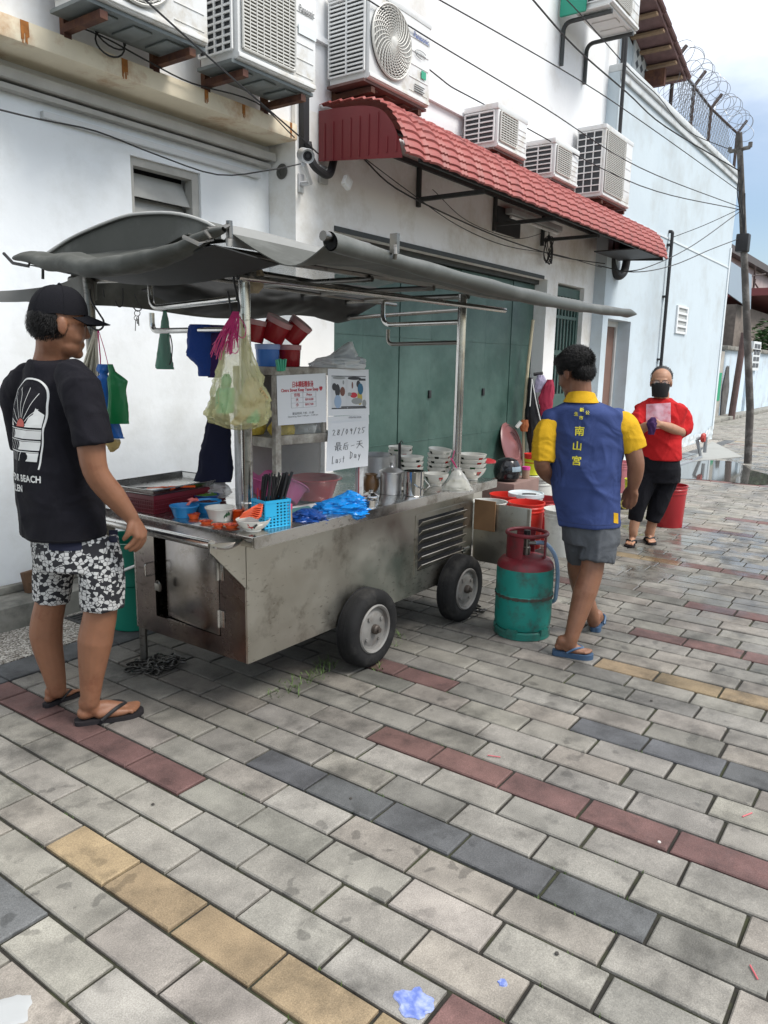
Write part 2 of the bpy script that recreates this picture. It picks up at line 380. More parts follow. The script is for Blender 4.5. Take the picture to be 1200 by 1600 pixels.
steel_d = mat('grate_iron', (.10, .10, .10), .55, .7, var=.3, vscale=20)
gt = MB()
for k in range(9): y = 3.645+k*.036; gt.box((2.36, y, -.0015), (2.98, y+.018, .006))
for x in (2.345, 2.66, 2.98): gt.box((x, 3.64, -.0012), (x+.018, 3.955, .005))
setp(gt.build('drain_grate', steel_d, loc=(2.66, 3.8, 0)), 'dark iron drain grate in the gutter slab behind the man in the cap', 'drain grate')

# ================================================================ SHOPHOUSE with the green folding gate
GY, LY, WY = 4.03, 4.30, 3.87
wall_w = mat('lime_wall', (.86, .855, .83), .9, var=.06, vscale=1.3, bump=.18, bscale=22, stain=((.56, .51, .42), .42, .9))
wall_b = mat('blue_white_wall', (.82, .85, .87), .9, var=.05, vscale=1.5, bump=.22, bscale=18, stain=((.70, .72, .72), .4, 1.6))
wall_u = mat('upper_wall', (.82, .83, .84), .9, var=.05, vscale=1.0, bump=.12, bscale=22, stain=((.60, .57, .52), .35, .7))
ledge_m = mat('ledge_paint', (.76, .68, .52), .85, var=.12, vscale=3, bump=.2, bscale=30, stain=((.42, .20, .07), .30, 2.2))
green = mat('gate_green', (.026, .066, .053), .5, var=.25, vscale=2.6, bump=.08, bscale=8, stain=((.085, .15, .128), .70, 1.1), rvar=.12)
green_d = mat('grille_green', (.05, .10, .085), .5, var=.2, vscale=6)
black = mat('black_void', (.012, .012, .013), .8)
rust = mat('rusty_iron', (.085, .035, .025), .8, .2, var=.35, vscale=18, bump=.2, bscale=60, stain=((.16, .07, .03), .5, 8))
grey_m = mat('grey_paint', (.33, .33, .32), .6, var=.15, vscale=8)
white_p = mat('white_plastic', (.75, .75, .73), .45, var=.05, vscale=5, stain=((.50, .46, .38), .3, 4))
blackp = mat('black_rubber', (.018, .018, .02), .55)
frame_g = mat('bracket_grey', (.055, .06, .06), .6, .3, var=.2, vscale=10)

XR = py_(855, 450, GY).x; GGY = px_(836, 450, XR).y; XL = py_(523, 360, GY).x
XG0, XG1 = py_(872, 445, GY).x, py_(913, 455, GY).x; XE = 10.74
H = 2.50
shop = thing('shophouse', 'white two storey shophouse with a dark green folding gate, behind the food cart', 'building', (7, 4.3, 0))
b = MB()
b.box((4.42, GY, 0), (XL, 4.6, H)); b.box((XR, GY, 0), (XG0, 4.6, H)); b.box((XG1, GY, 0), (XE, 4.6, H))
b.box((4.42, GY, H), (XE, 4.6, 3.30))
b.build('wall', wall_w, shop)
b = MB(); b.box((4.42, GY, 3.3), (XE, 4.6, 9)); b.box((4.42, GY-.035, 3.78), (XE-.1, GY-.002, 3.815)); b.box((-3, 4.07, 3.155), (4.418, 4.6, 9)); b.build('upper_wall', wall_u, shop)
WX0, WX1, WZ0, WZ1 = 3.19, 3.755, 2.17, 2.735
b = MB(); b.box((-3, LY, 0), (WX0, 4.6, 3.05)); b.box((WX1, LY, 0), (4.419, 4.6, 3.05)); b.box((WX0, LY, 0), (WX1, 4.6, WZ0)); b.box((WX0, LY, WZ1), (WX1, 4.6, 3.05))
b.build('recessed_wall', wall_b, shop)
b = MB(); b.box((-3, 3.99, 3.045), (4.40, 4.58, 3.155), bev=.012); led = b.build('ledge', ledge_m, shop)
rs = mat('rust_streak', (.34, .13, .03), .9, var=.4, vscale=30)
for x, w, h in ((2.36, .045, .108), (2.95, .04, .108), (3.55, .03, .08), (3.87, .026, .085), (4.33, .02, .105), (2.0, .03, .1)):
    n_ = 8; b = MB()
    for k in range(n_):
        ww = w*(.35+.65*abs(math.sin(k*1.7+x*9))); xx = x-w/2+w*k/n_; hh = h*(.45+.55*abs(math.sin(k*2.3+x*5)))
        b.box((xx, 3.9872, 3.15-hh), (xx+w/n_*1.0, 3.9889, 3.15))
    b.build('rust_stain', rs, led)

b = MB(); b.box((-3, 4.20, 2.93), (4.40, 4.297, 2.985), bev=.01); b.box((-3, 4.235, 2.885), (4.38, 4.297, 2.915), bev=.006); b.build('moulding', mat('dirty_trim', (.45, .44, .41), .8, var=.15, vscale=6), shop)
b = MB(); b.box((2.60, 4.262, 2.80), (4.30, 4.297, 2.838), bev=.006); b.build('wire_trunking', mat('trunking', (.62, .63, .63), .5), shop)
b = MB(); b.lathe([(.05, 0), (.055, .004), (.03, .006), (.03, -.02)], M=Matrix.Rotation(-math.pi/2, 4, 'Y'), c=(4.4165, 4.16, 2.86), n=20); b.build('pipe_hole', mat('hole_grey', (.10, .10, .09), .9), shop)
# louvre window
b = MB()
for a_, c_ in (((WX0, LY+.02, WZ0), (WX0+.035, LY+.09, WZ1)), ((WX1-.06, LY+.02, WZ0), (WX1, LY+.09, WZ1)), ((WX0+.035, LY+.02, WZ1-.05), (WX1-.06, LY+.09, WZ1)), ((WX0+.035, LY+.02, WZ0), (WX1-.06, LY+.09, WZ0+.05))): b.box(a_, c_)
fr = b.build('window', mat('window_frame', (.42, .41, .38), .7, var=.15, vscale=9), shop)
b = MB(); z = WZ1-.06
while z > WZ0+.1:
    b.box((WX0+.037, -.003, -.09), (WX1-.062, .003, .09), M=Matrix.Translation((0, LY+.085, z-.09)) @ Matrix.Rotation(math.radians(-28), 4, 'X')); z -= .15
b.build('louvre', mat('frosted_louvre', (.42, .42, .40), .35, var=.12, vscale=5), fr)
b = MB(); b.box((WX0, LY+.2, WZ0), (WX1, LY+.21, WZ1)); b.build('dark_room', black, fr)
# folding gate
seams = [py_(x, 560, GGY).x for x in (567, 624, 673, 716, 757, 797)]
edges = [XL-.3]+seams+[XR]
gate = None
for i in range(len(edges)-1):
    b = MB(); x0, x1 = edges[i]+.004, edges[i+1]-.004; yy = GGY+.006*(i % 2)
    b.box((x0, yy, .10), (x1, yy+.03, H-.055), bev=.004)
    b.box((x0+.004, yy-.004, 1.72), (x1-.004, yy+.003, 1.728)); b.box((x0+.004, yy-.004, .72), (x1-.004, yy+.003, .728))
    p = b.build('gate_panel', green, shop)
    if i in (2, 4):
        b = MB(); b.box((x1-.03, yy-.02, 1.14), (x1+.01, yy-.0005, 1.22), bev=.004); b.build('latch', blackp, p)
b = MB(); b.box((XL, GGY-.05, H-.05), (XR, GGY-.002, H+.01)); b.box((XL-.01, GY-.012, H-.005), (XR-.12, GY-.002, H+.035)); b.build('gate_track', frame_g, shop)
b = MB(); b.box((XL, GGY+.07, 0), (XR, GGY+.08, H)); b.build('gate_backing', black, shop)
# grille door
door = MB(); y0 = GY+.06
for a_, c_ in (((XG0, y0, .13), (XG0+.06, y0+.05, H-.03)), ((XG1-.06, y0, .13), (XG1, y0+.05, H-.03)), ((XG0+.06, y0, H-.14), (XG1-.06, y0+.05, H-.03)), ((XG0+.06, y0, .13), (XG1-.06, y0+.03, 1.12)), ((XG0+.06, y0+.004, 1.62), (XG1-.06, y0+.046, 1.68)), ((XG0+.06, y0+.004, 2.08), (XG1-.06, y0+.046, 2.12))): door.box(a_, c_)
gd = door.build('grille_door', green_d, shop)
b = MB(); k = XG0+.12
while k < XG1-.09: b.box((k, y0+.012, 1.12), (k+.032, y0+.036, H-.14)); k += .105
b.build('bar', green_d, gd)
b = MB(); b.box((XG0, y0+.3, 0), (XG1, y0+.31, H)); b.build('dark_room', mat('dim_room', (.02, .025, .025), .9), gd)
# pipes on the wall
b = MB(); b.tube([(XE-.06, GY-.05, 3.0), (XE-.06, GY-.05, .2)], .035, 10); b.build('drain_pipe', mat('cream_pipe', (.55, .52, .46), .6, var=.1), shop)
b = MB(); b.tube(fil([(XE-.03, GY-.06, 8), (XE-.03, GY-.06, 6.1), (XE, GY-.06, 4.35)], .1), .026, 10); b.build('service_pipe', blackp, shop)
b = MB(); xx = py_(471, 200, GY).x; b.box((xx-.03, GY-.05, 3.0), (xx+.03, GY-.002, 3.7)); b.tube(fil([(xx, GY-.06, 3.05), (xx+.02, GY-.08, 2.9), (xx+.2, GY-.1, 2.84), (xx+.3, GY-.06, 3.0)], .08), .03, 10); b.build('pipe_cover', blackp, shop)
# dark vent opening under the awning
vx0, vx1 = py_(775, 330, GY).x, py_(812, 330, GY).x
b = MB(); b.box((vx0, GY-.02, 2.86), (vx1, GY-.002, 3.12)); b.build('vent_opening', mat('vent_dark', (.03, .03, .032), .8), shop)
# conduit to the right end of the awning
b = MB(); b.tube(bez([(XE-.12, GY-.10, 3.25), (XE-.10, GY-.14, 2.9), (XE+.0, GY-.2, 2.72), (XE+.14, GY-.24, 2.78), (XE+.18, GY-.26, 3.0)], 30), .055, 12); b.build('cable_duct', blackp, shop)

# awning of pressed red tile sheets
tile = mat('red_tile', (.31, .068, .058), .55, var=.12, vscale=9, stain=((.20, .06, .055), .3, 3), bump=.08, bscale=60)
AX0, AX1 = 4.67, 10.90
awn = thing('awning', 'red tile pattern awning with a curved edge, fixed over the green gate', 'awning', (7.8, 4.0, 2.9))
prof = bez([(4.02, 3.335), (3.80, 3.325), (3.58, 3.30), (3.44, 3.25), (3.345, 3.15), (3.285, 3.03), (3.255, 2.915)], 36)
prof = [Vector((0, p.x, p.y)) for p in prof]
def awn_pt(u, v):
    f = v*(len(prof)-1); i = min(int(f), len(prof)-2); p = prof[i].lerp(prof[i+1], f-i); t = (prof[i+1]-prof[i]).normalized(); nn = Vector((0, t.z, -t.y))
    if nn.z < 0 and i < 3: nn = -nn
    nn = Vector((0, -abs(nn.y), abs(nn.z)))
    X = AX0+(AX1-AX0)*u; w = (X-AX0)/.27 % 1.0
    h = .036*abs(math.sin(math.pi*w))**.7 + (.020 if w < .10 or w > .92 else 0)
    stp = (v*13) % 1.0; h += .014*(stp)
    return Vector((X, p.y, p.z)) + nn*h
b = MB(); b.grid(awn_pt, 276, 90, th=.004); b.build('roof_sheet', tile, awn, smooth=40)
b = MB()
outl = [(p.y, p.z-.02) for p in prof]
red_d = mat('red_sheet', (.17, .022, .026), .45, var=.15, vscale=3)
bot = [(3.27, 2.915), (4.02, 2.965)]
poly = [Vector((AX0-.004, y, z)) for y, z in outl[:1]+outl[3:]]+[Vector((AX0-.004, 4.02, 2.965))]
b.prism(poly, (.006, 0, 0))
for k in range(9): yk = 3.30+k*.082; zt = 3.24 if yk > 3.44 else 3.07; b.box((AX0-.012, yk, 2.94+.03*(yk-3.27)), (AX0-.003, yk+.012, zt-.02))
b.build('end_panel', red_d, awn, smooth=0)
b = MB(); poly = [Vector((AX1-.05, y, z)) for y, z in outl[:1]+outl[3:]]+[Vector((AX1-.05, 3.9, 2.93))]; b.prism(poly, (.006, 0, 0)); b.box((AX1-1.0, 3.29, 2.93), (AX1-.06, 3.86, 2.945)); b.build('end_box', mat('dark_box', (.05, .05, .052), .6), awn, smooth=0)
b = MB(); b.box((AX0+.3, 3.30, 2.935), (AX1-.1, 3.325, 2.96)); b.box((AX0+.05, 3.6, 3.20), (AX1-.1, 3.63, 3.225)); b.box((AX0+.02, 4.0, 3.19), (AX1-.1, 4.028, 3.23)); b.build('purlin', frame_g, awn)
for px0 in (652, 773, 850):
    X = py_(px0, 290, GY).x
    b = MB(); b.box((X-.018, 3.995, 2.86), (X+.018, 4.028, 3.19)); b.box((X-.018, 3.34, 2.905), (X+.018, 3.995, 2.94)); b.build('bracket', frame_g, awn)
fl = thing('tube_lamp', 'unlit white fluorescent tube lamp under the red awning', 'lamp', py_(835, 335, 3.93))
A, B = py_(797, 318, 3.93), py_(876, 350, 3.93); A.z = B.z = 3.04
b = MB(); b.box((A.x, 3.90, 3.05), (B.x, 3.985, 3.11), bev=.01); b.build('housing', grey_m, fl)
b = MB(); b.tube([(A.x+.05, 3.94, 3.028), (B.x-.05, 3.94, 3.028)], .016, 12); b.build('tube', white_p, fl)
# ================================================================ WHITE BUILDING further along
wb_ = thing('white_building', 'blue white painted building at the end of the row, with a tall bare side wall', 'building', (13.9, 4.3, 0))
WX = 10.42; WE = 17.42; WT = 5.22
DX0, DX1 = py_(950, 500, WY).x, py_(986, 500, WY).x; DZ = 2.14; DYp = px_(963, 505, DX1).y
far_w = mat('far_wall_paint', (.56, .64, .69), .88, var=.05, vscale=.8, bump=.25, bscale=9, stain=((.48, .53, .55), .45, 1.3))
b = MB(); b.box((WX, WY, 0), (DX0, 9, DZ)); b.box((DX1, WY, 0), (WE, 9, DZ)); b.box((WX, WY, DZ), (WE, 9, WT)); b.build('wall', far_w, wb_)
b = MB(); b.box((DX0, DYp, 0), (DX1, DYp+.04, DZ)); d = b.build('door', mat('brown_door', (.19, .11, .085), .6, var=.12, vscale=4), wb_)
b = MB(); b.box((DX1-.07, DYp-.03, 0), (DX1-.002, DYp-.002, DZ-.002)); b.box((DX0+.0, DYp-.03, DZ-.08), (DX1-.07, DYp-.002, DZ-.002)); b.build('door_frame', mat('white_frame', (.62, .62, .60), .7, var=.1), d)
b = MB(); b.box((WX, WY-.07, WT), (WE+.06, WY+.25, WT+.10), bev=.03); b.box((WX, WY-.035, WT-.10), (WE+.03, WY-.002, WT-.002), bev=.012); b.build('parapet', mat('coping', (.62, .65, .66), .85, var=.1, vscale=3, stain=((.4, .4, .38), .4, 4)), wb_)
b = MB(); b.grid(lambda u, v: (WX+.15+(WE-WX-.2)*u, WY-.004-.018*noise.noise((u*30, v*3, 1))-.012, (.20+.14*noise.noise((u*14, 0, 5))+.06*noise.noise((u*60, 0, 2)))*v), 160, 6)
b.build('plaster_base', mat('flaking_plaster', (.60, .66, .69), .95, bump=.5, bscale=14, var=.1, vscale=6, stain=((.36, .36, .33), .5, 5)), wb_)
v0, v1 = py_(1060, 480, WY), py_(1074, 524, WY)
b = MB(); vx0, vx1, vz1, vz0 = v0.x-.12, v0.x+.56, v0.z+.03, v0.z-.44
b.box((vx0, WY-.03, vz0), (vx0+.07, WY-.002, vz1)); b.box((vx1-.07, WY-.03, vz0), (vx1, WY-.002, vz1))
for k in range(5): zz = vz0+(vz1-vz0-.035)*k/4; b.box((vx0+.07, WY-.028, zz), (vx1-.07, WY-.002, zz+.035))
vt = b.build('wall_vent', mat('vent_white', (.74, .76, .77), .7), wb_)
b = MB(); b.box((vx0+.07, WY-.006, vz0+.03), (vx1-.07, WY-.004, vz1-.02)); b.build('vent_recess', mat('vent_shade', (.42, .43, .42), .9), vt)
bx = py_(1045, 362, WY).x
b = MB(); b.tube(fil([(bx, WY+.02, 3.62), (bx, WY-.06, 3.62), (bx, WY-.06, 0)], .05), .026, 10)
for z in (.6, 1.6, 2.6, 3.4): b.box((bx-.06, WY-.055, z), (bx+.06, WY-.002, z+.03))
b.build('down_pipe', blackp, wb_)
b = MB(); b.tube(fil([(WX-.03, WY-.05, 6.0), (WX-.02, WY-.05, 4.7), (WX+.0, WY-.05, 3.2)], .1), .024, 10); b.build('cable_pipe', blackp, wb_)
b = MB(); b.box((WX+.05, WY-.012, 3.50), (WE, WY-.002, 3.53)); b.box((WE-.13, WY-.02, 0.2), (WE-.02, WY-.002, 3.9)); b.build('render_line', mat('render_trim', (.66, .71, .74), .9), wb_)
# upper storey with the gable roof set back over the parapet
GYy = 4.25; ge = py_(1031, 149, GYy).x
up = MB(); rz = lambda x: 6.28-(x-11.3)*.30
poly = [(8.3, GYy, WT+.0), (ge, GYy, WT), (ge, GYy, rz(ge)-.08), (8.3, GYy, rz(8.3)-.08)]
up.prism(poly, (0, 4.5, 0)); up.build('gable_wall', far_w, wb_, smooth=0)
rf = MB(); poly = [(8.3, WY-.1, rz(8.3)), (12.95, WY-.1, rz(12.95)), (12.95, WY-.1, rz(12.95)+.07), (8.3, WY-.1, rz(8.3)+.07)]
rf.prism(poly, (0, 5.2, 0))
for k in range(16): x = 8.4+k*.29; rf.tube([(x, WY-.115, rz(x)+.075), (x+.28, WY-.115, rz(x+.28)+.095)], .035, 8)
roof = rf.build('roof', mat('roof_tile', (.16, .09, .085), .75, var=.25, vscale=10, bump=.3, bscale=30), wb_, smooth=0)
for k in range(12): b = MB(); x = 9.0+k*.34; b.box((x, WY-.08, rz(x)-.065), (x+.09, GYy-.002, rz(x)-.032)); b.build('batten', mat('batten_wood', (.26, .17, .10), .8, var=.3, vscale=12), roof)
b = MB(); b.box((12.35, WY+.05, rz(12.4)-.35), (12.43, GYy+4.4, rz(12.4)-.12)); b.build('gutter', rust, roof)
gv = py_(1000, 92, GYy); b = MB()
b.box((gv.x-.33, GYy-.03, gv.z-.22), (gv.x+.33, GYy-.002, gv.z+.24)); gvo = b.build('gable_vent', mat('vent_block', (.66, .69, .70), .85), wb_)
b = MB()
for i in range(3):
    for j in range(3):
        c = Vector((gv.x-.2+.2*i, GYy-.031, gv.z-.14+.15*j)); b.prism([c+Vector((.07, 0, 0)), c+Vector((0, 0, .06)), c-Vector((.07, 0, 0)), c-Vector((0, 0, .06))], (0, -.003, 0))
b.build('vent_recess', mat('vent_black', (.10, .11, .12), .9), gvo, smooth=0)

# fence with razor wire on the parapet
fm = mat('fence_iron', (.07, .05, .045), .7, .3, var=.3, vscale=14)
fe = thing('fence', 'rusty chain link fence with razor wire coils on top of the white parapet', 'fence', (15, WY+.12, WT+.1))
FY = WY+.12; zt = WT+.1
posts = [py_(x, y, FY).x for x, y in ((1047, 170), (1079, 196), (1106, 222), (1147, 258))]
hts = [.78, .76, .72, .80]
b = MB(); b.tube([(posts[i], FY, zt+hts[i]) for i in range(4)], .022, 8); b.tube([(posts[0], FY, zt+.05), (posts[3], FY, zt+.05)], .015, 8); b.build('rail', fm, fe)
for i, x in enumerate(posts):
    b = MB(); b.tube([(x, FY, zt-.02), (x, FY, zt+hts[i]), (x+.15, FY-.12, zt+hts[i]+.25)], .03, 8); b.build('post', fm, fe)
b = MB(); L_ = posts[3]-posts[0]; n_ = 34
for k in range(n_):
    for sg in (1, -1):
        x0 = posts[0]+L_*k/n_; x1 = x0+sg*.72; p, q = Vector((x0, FY, zt+.04)), Vector((x1, FY, zt+.74))
        if posts[0] <= x1 <= posts[3]: b.tube([p, q], .005, 4, cap=False)
b.build('wire_mesh', mat('wire_grey', (.22, .22, .22), .5, .6), fe)
b = MB(); pts = []
for k in range(620):
    a = k/620*2*math.pi*22; x = posts[0]+.1+(L_+.25)*k/620; r = .17+.06*math.sin(k*.31)
    pts.append((x+.08*math.sin(k*.17), FY-.1+r*math.cos(a), zt+.93+.05*math.sin(k*.05)+r*math.sin(a)*.9))
b.tube(pts, .005, 4); pts = []
for k in range(300):
    a = k/300*2*math.pi*13+1; x = posts[0]-.3+1.9*k/300; r = .22+.07*math.sin(k*.41); pts.append((x, FY+.05+r*math.cos(a), zt+.45+r*math.sin(a)))
b.tube(pts, .004, 4); b.build('razor_wire', mat('razor_steel', (.30, .31, .33), .4, .7), fe)
sh = MB(); p = pd(1098, 205, 17); q = pd(1152, 200, 19.5)
sh.prism([(15.2, 5.4, WT), (19.6, 5.4, WT), (19.6, 5.4, 6.05), (15.2, 5.4, 6.25)], (0, 3, 0))
o = sh.build('roof_shed', mat('zinc_grey', (.27, .28, .30), .6, .2, var=.1, vscale=3), smooth=0, loc=(17, 6.5, WT)); setp(o, 'grey zinc clad roof shed behind the fence with the razor wire', 'shed')

# ================================================================ AIR CONDITIONERS
acm = mat('ac_white', (.74, .745, .735), .42, var=.04, vscale=4, stain=((.50, .45, .36), .28, 3.5))
acd = mat('ac_dark', (.045, .05, .055), .6, .2)
acg = mat('ac_wire', (.60, .59, .55), .5, .1)
txtb = mat('logo_blue', (.10, .16, .42), .5); txtk = mat('logo_black', (.05, .05, .05), .5); eco = mat('eco_green', (.03, .34, .20), .5)
acb = mat('ac_underside', (.18, .185, .18), .6, .3, var=.25, vscale=6, stain=((.12, .05, .03), .4, 5))
def aircon(label, X0, X1, Y0, z0, h, kind, depth=.30, brand=None, brk='arm', under=None, gw=.66, side=(3, 6)):
    Y1 = Y0+depth; z1 = z0+h; w = X1-X0
    t = thing('air_conditioner', label, 'air conditioner', ((X0+X1)/2, (Y0+Y1)/2, z0), 'outdoor air conditioner units on the walls')
    b = MB(); b.box((X0+.02, Y0+.006, z0), (X1, Y1, z1), bev=.016)
    b.box((X0, Y0, z1-.045), (X1+.006, Y1+.006, z1+.008), bev=.012)
    zc = z0+h*.5
    for k in range(5):
        zz = z0+.06+k*(h-.14)/5; b.box((X0+w*gw+.02, Y0+.0015, zz), (X1-.03, Y0+.005, zz+.004))
    b.box((X0+.02, Y0-.004, z0+.01), (X1-.01, Y0+.01, z0+.035), bev=.003)
    b.build('casing', acm, t)
    b = MB(); b.box((X0-.006, Y0+.035, z0-.022), (X1+.004, Y1+.0, z0-.003))
    for k in range(3): b.box((X0+.1+k*w*.28, Y0+.08, z0-.034), (X0+.1+k*w*.28+w*.16, Y1-.06, z0-.022), bev=.005)
    b.build('base_pan', under or acb, t)
    # side grille over the fins
    b = MB(); nx, nz_ = side; b.box((X0+.010, Y0+.05, z0+.06), (X0+.0185, Y1-.02, z1-.07)); sg = b.build('side_fins', acd, t)
    b = MB(); ya, yb, za, zb = Y0+.04, Y1-.012, z0+.05, z1-.06
    for k in range(nx+1): y = ya+(yb-ya)*k/nx; b.box((X0-.004, y-.006, za), (X0+.008, y+.006, zb))
    for k in range(nz_+1): z = za+(zb-za)*k/nz_; b.box((X0-.003, ya, z-.006), (X0+.007, yb, z+.006))
    b.build('side_grille', acm, t)
    cx = X0+w*gw*.5+.02; r = min(h*.44, w*gw*.48)
    if kind == 'fan':
        b = MB(); b.lathe([(r, 0), (r, .004), (r-.001, .0045), (0.001, .0045)], M=Matrix.Rotation(math.pi/2, 4, 'X'), c=(cx, Y0+.0045, zc), n=48); b.build('fan_opening', acd, t)
        b = MB()
        for k in range(13):
            rr = r*(.16+.84*k/12); b.tube([(cx+rr*math.cos(a), Y0-.014-.012*(1-(rr/r)**2), zc+rr*math.sin(a)) for a in [2*math.pi*j/48 for j in range(49)]], .0042 if k < 12 else .009, 5, cap=False)
        for k in range(30):
            a0 = 2*math.pi*k/30; b.tube([(cx+r*s*math.cos(a0+1.0*s), Y0-.017-.012*(1-s*s), zc+r*s*math.sin(a0+1.0*s)) for s in [.12+.88*j/8 for j in range(9)]], .0042, 5, cap=False)
        b.lathe([(.045, 0), (.045, .02), (.03, .026), (.0, .028)], M=Matrix.Rotation(math.pi/2, 4, 'X'), c=(cx, Y0-.008, zc), n=24)
        b.build('fan_guard', acg, t)
    else:
        x0, x1, za, zb = X0+.05, X0+w*gw, z0+.06, z1-.06
        b = MB(); b.box((x0, Y0+.003, za), (x1, Y0+.005, zb)); b.build('grille_shadow', mat('grille_back', (.16, .155, .14), .7), t)
        b = MB(); n_ = int((zb-za)/.020)
        for k in range(n_+1): z = za+(zb-za)*k/n_; b.box((x0, Y0-.010, z-.004), (x1, Y0-.002, z+.004))
        m_ = int((x1-x0)/.055)
        for k in range(m_+1): x = x0+(x1-x0)*k/m_; b.box((x-.003, Y0-.012, za), (x+.003, Y0-.0105, zb))
        b.tube(fil([(x0, Y0-.008, za), (x1, Y0-.008, za), (x1, Y0-.008, zb), (x0, Y0-.008, zb), (x0, Y0-.008, za)], .03), .008, 6)
        b.build('front_grille', acg, t)
    if brand:
        b = MB(); xx = (X0+w*gw+.04+X1-.02)/2; put_text(b, brand[0], .058, (xx, Y0-.002, z1-.17), (1, 0, 0), (0, 0, 1), mi=0, bold=.0009, width=w*(1-gw)*.66)
        mats_ = [txtb if brand[1] == 'blue' else txtk, eco, txtk]
        if brand[1] == 'blue':
            put_text(b, 'INVERTER', .03, (xx, Y0-.002, z1-.285), (1, 0, 0), (0, 0, 1), mi=2, width=w*(1-gw)*.42, shear=.2)
            b.tube([(xx+.085*math.cos(a), Y0-.003, z1-.27+.028*math.sin(a)) for a in [math.radians(40+k*14) for k in range(18)]], .002, 4, mi=2)
            b.box((xx+.01, Y0-.004, z1-.43), (xx+.075, Y0-.001, z1-.375), mi=1)
            for k in range(4): b.box((xx-.08, Y0-.003, z0+.11-k*.016), (xx+.06-.02*(k % 2), Y0-.001, z0+.117-k*.016), mi=2)
        else: b.box((xx-.08, Y0-.003, z1-.30), (xx+.09, Y0-.001, z1-.24), mi=1); mats_[1] = mat('sticker_pale', (.72, .78, .80), .5)
        b.build('lettering', mats_, t, smooth=0)
    ywall = GY if X1 < 10.6 else WY
    for x in (X0+.08, X1-.12):
        b = MB()
        if brk == 'arm':
            b.box((x, Y0+.03, z0-.075), (x+.045, ywall-.04, z0-.036)); b.box((x, ywall-.04, z0-.10), (x+.045, ywall-.003, z0+.38))
        else:
            b.tube(fil([(x, Y0+.02, z0-.06), (x, ywall-.03, z0-.06), (x, ywall-.03, z0-.5)], .1), .025, 8)
        b.build('bracket', rust if brk == 'arm' else frame_g, t)
    return t
aircon('white air conditioner cut off by the top left of the photo, over the stained ledge', 2.50, 3.27, 3.64, 3.245, .58, 'fan', .33, under=mat('zinc_pan', (.17, .19, .19), .5, .4, var=.2, vscale=5))
aircon('white air conditioner with a black wordmark and a wire front grille', 3.46, 4.18, 3.62, 3.245, .60, 'mesh', .34, ('Panasonic', 'black'), gw=.70, side=(4, 12), under=mat('zinc_pan', (.17, .19, .19)))
aircon('white air conditioner with a spiral fan guard above the near end of the awning', 4.74, 5.56, 3.62, 3.50, .61, 'fan', .38, ('Panasonic', 'blue'), gw=.62, side=(2, 18), under=mat('red_pan', (.14, .075, .065), .6, var=.3))
aircon('smaller white air conditioner, first of the three above the far half of the awning', 6.71, 7.34, 3.62, 3.47, .37, 'mesh', .36, gw=.62, side=(2, 6), under=mat('red_pan', (.14, .075, .065)))
aircon('smallest white air conditioner, between two others above the far half of the awning', 8.0, 8.66, 3.62, 3.45, .385, 'mesh', .36, gw=.64, side=(2, 6), under=mat('red_pan', (.14, .075, .065)))
aircon('tall white air conditioner above the far end of the awning', 9.41, 10.40, 3.62, 3.51, .80, 'mesh', .36, gw=.70, side=(3, 9), under=mat('red_pan', (.14, .075, .065)))
a7 = py_(962, 30, 3.5)
aircon('air conditioner high up beside the gable roof, seen from below', a7.x-.35, a7.x+.55, 3.42, a7.z+.04, .6, 'mesh', .42, brk='curve', under=mat('ac_pale_under', (.62, .62, .60), .6))
tarp = MB(); tarp.box((a7.x-.40, 3.7, a7.z+.0), (a7.x-.36, 4.0, a7.z+.5), bev=.01); o = tarp.build('green_cover', mat('green_tarp', (.02, .30, .20), .5), loc=(a7.x-.38, 3.85, a7.z)); setp(o, 'green plastic cover hanging beside the highest air conditioner', 'cover')

# ================================================================ CAMERAS ON THE WALL
silver = mat('silver_paint', (.55, .56, .57), .35, .4)
c = py_(478, 243, 3.70)
t = thing('security_camera', 'round silver bullet camera on a wall arm left of the awning', 'camera', c)
ax = Vector((-.55, -.78, -.28)).normalized()
Mx = Matrix.Translation(c) @ ax.to_track_quat('Z', 'Y').to_matrix().to_4x4()
b = MB(); b.lathe([(.0, -.10), (.036, -.10), (.046, -.085), (.047, .055), (.044, .07), (.042, .055), (.0, .054)], M=Mx, n=28); b.build('housing', silver, t)
b = MB(); b.lathe([(.0, .060), (.013, .060), (.016, .056)], M=Mx, n=20); b.lathe([(.022, .0555), (.024, .058), (.030, .058), (.032, .0555)], M=Mx, n=24); b.build('lens', blackp, t)
b = MB(); b.tube([(4.47, GY-.01, c.z-.09), (4.47, GY-.10, c.z-.09), c+Vector((0, .02, -.05))], [.02, .018, .018], 10); b.box((4.44, GY-.014, c.z-.15), (4.50, GY-.002, c.z-.02), bev=.004); b.build('arm', silver, t)
c = py_(535, 278, 3.85)
t = thing('motion_sensor', 'small white sensor light on the wall under the awning end', 'sensor', c)
b = MB(); b.box((c.x-.075, GY-.03, c.z-.03), (c.x+.02, GY-.002, c.z+.10), bev=.012); b.build('base', mat('sensor_grey', (.45, .45, .43), .6), t)
b = MB(); b.lathe([(0, 0), (.032, .003), (.034, .02), (.02, .034), (0, .04)], M=Matrix.Translation((c.x-.0, GY-.06, c.z+.05)), n=20); b.build('swivel', white_p, t)
b = MB(); b.box((-.04, -.02, -.04), (.04, .02, .04), bev=.008, M=Matrix.Translation(c+Vector((.03, -.02, -.03))) @ Matrix.Rotation(.5, 4, 'Y')); b.build('head', white_p, t)

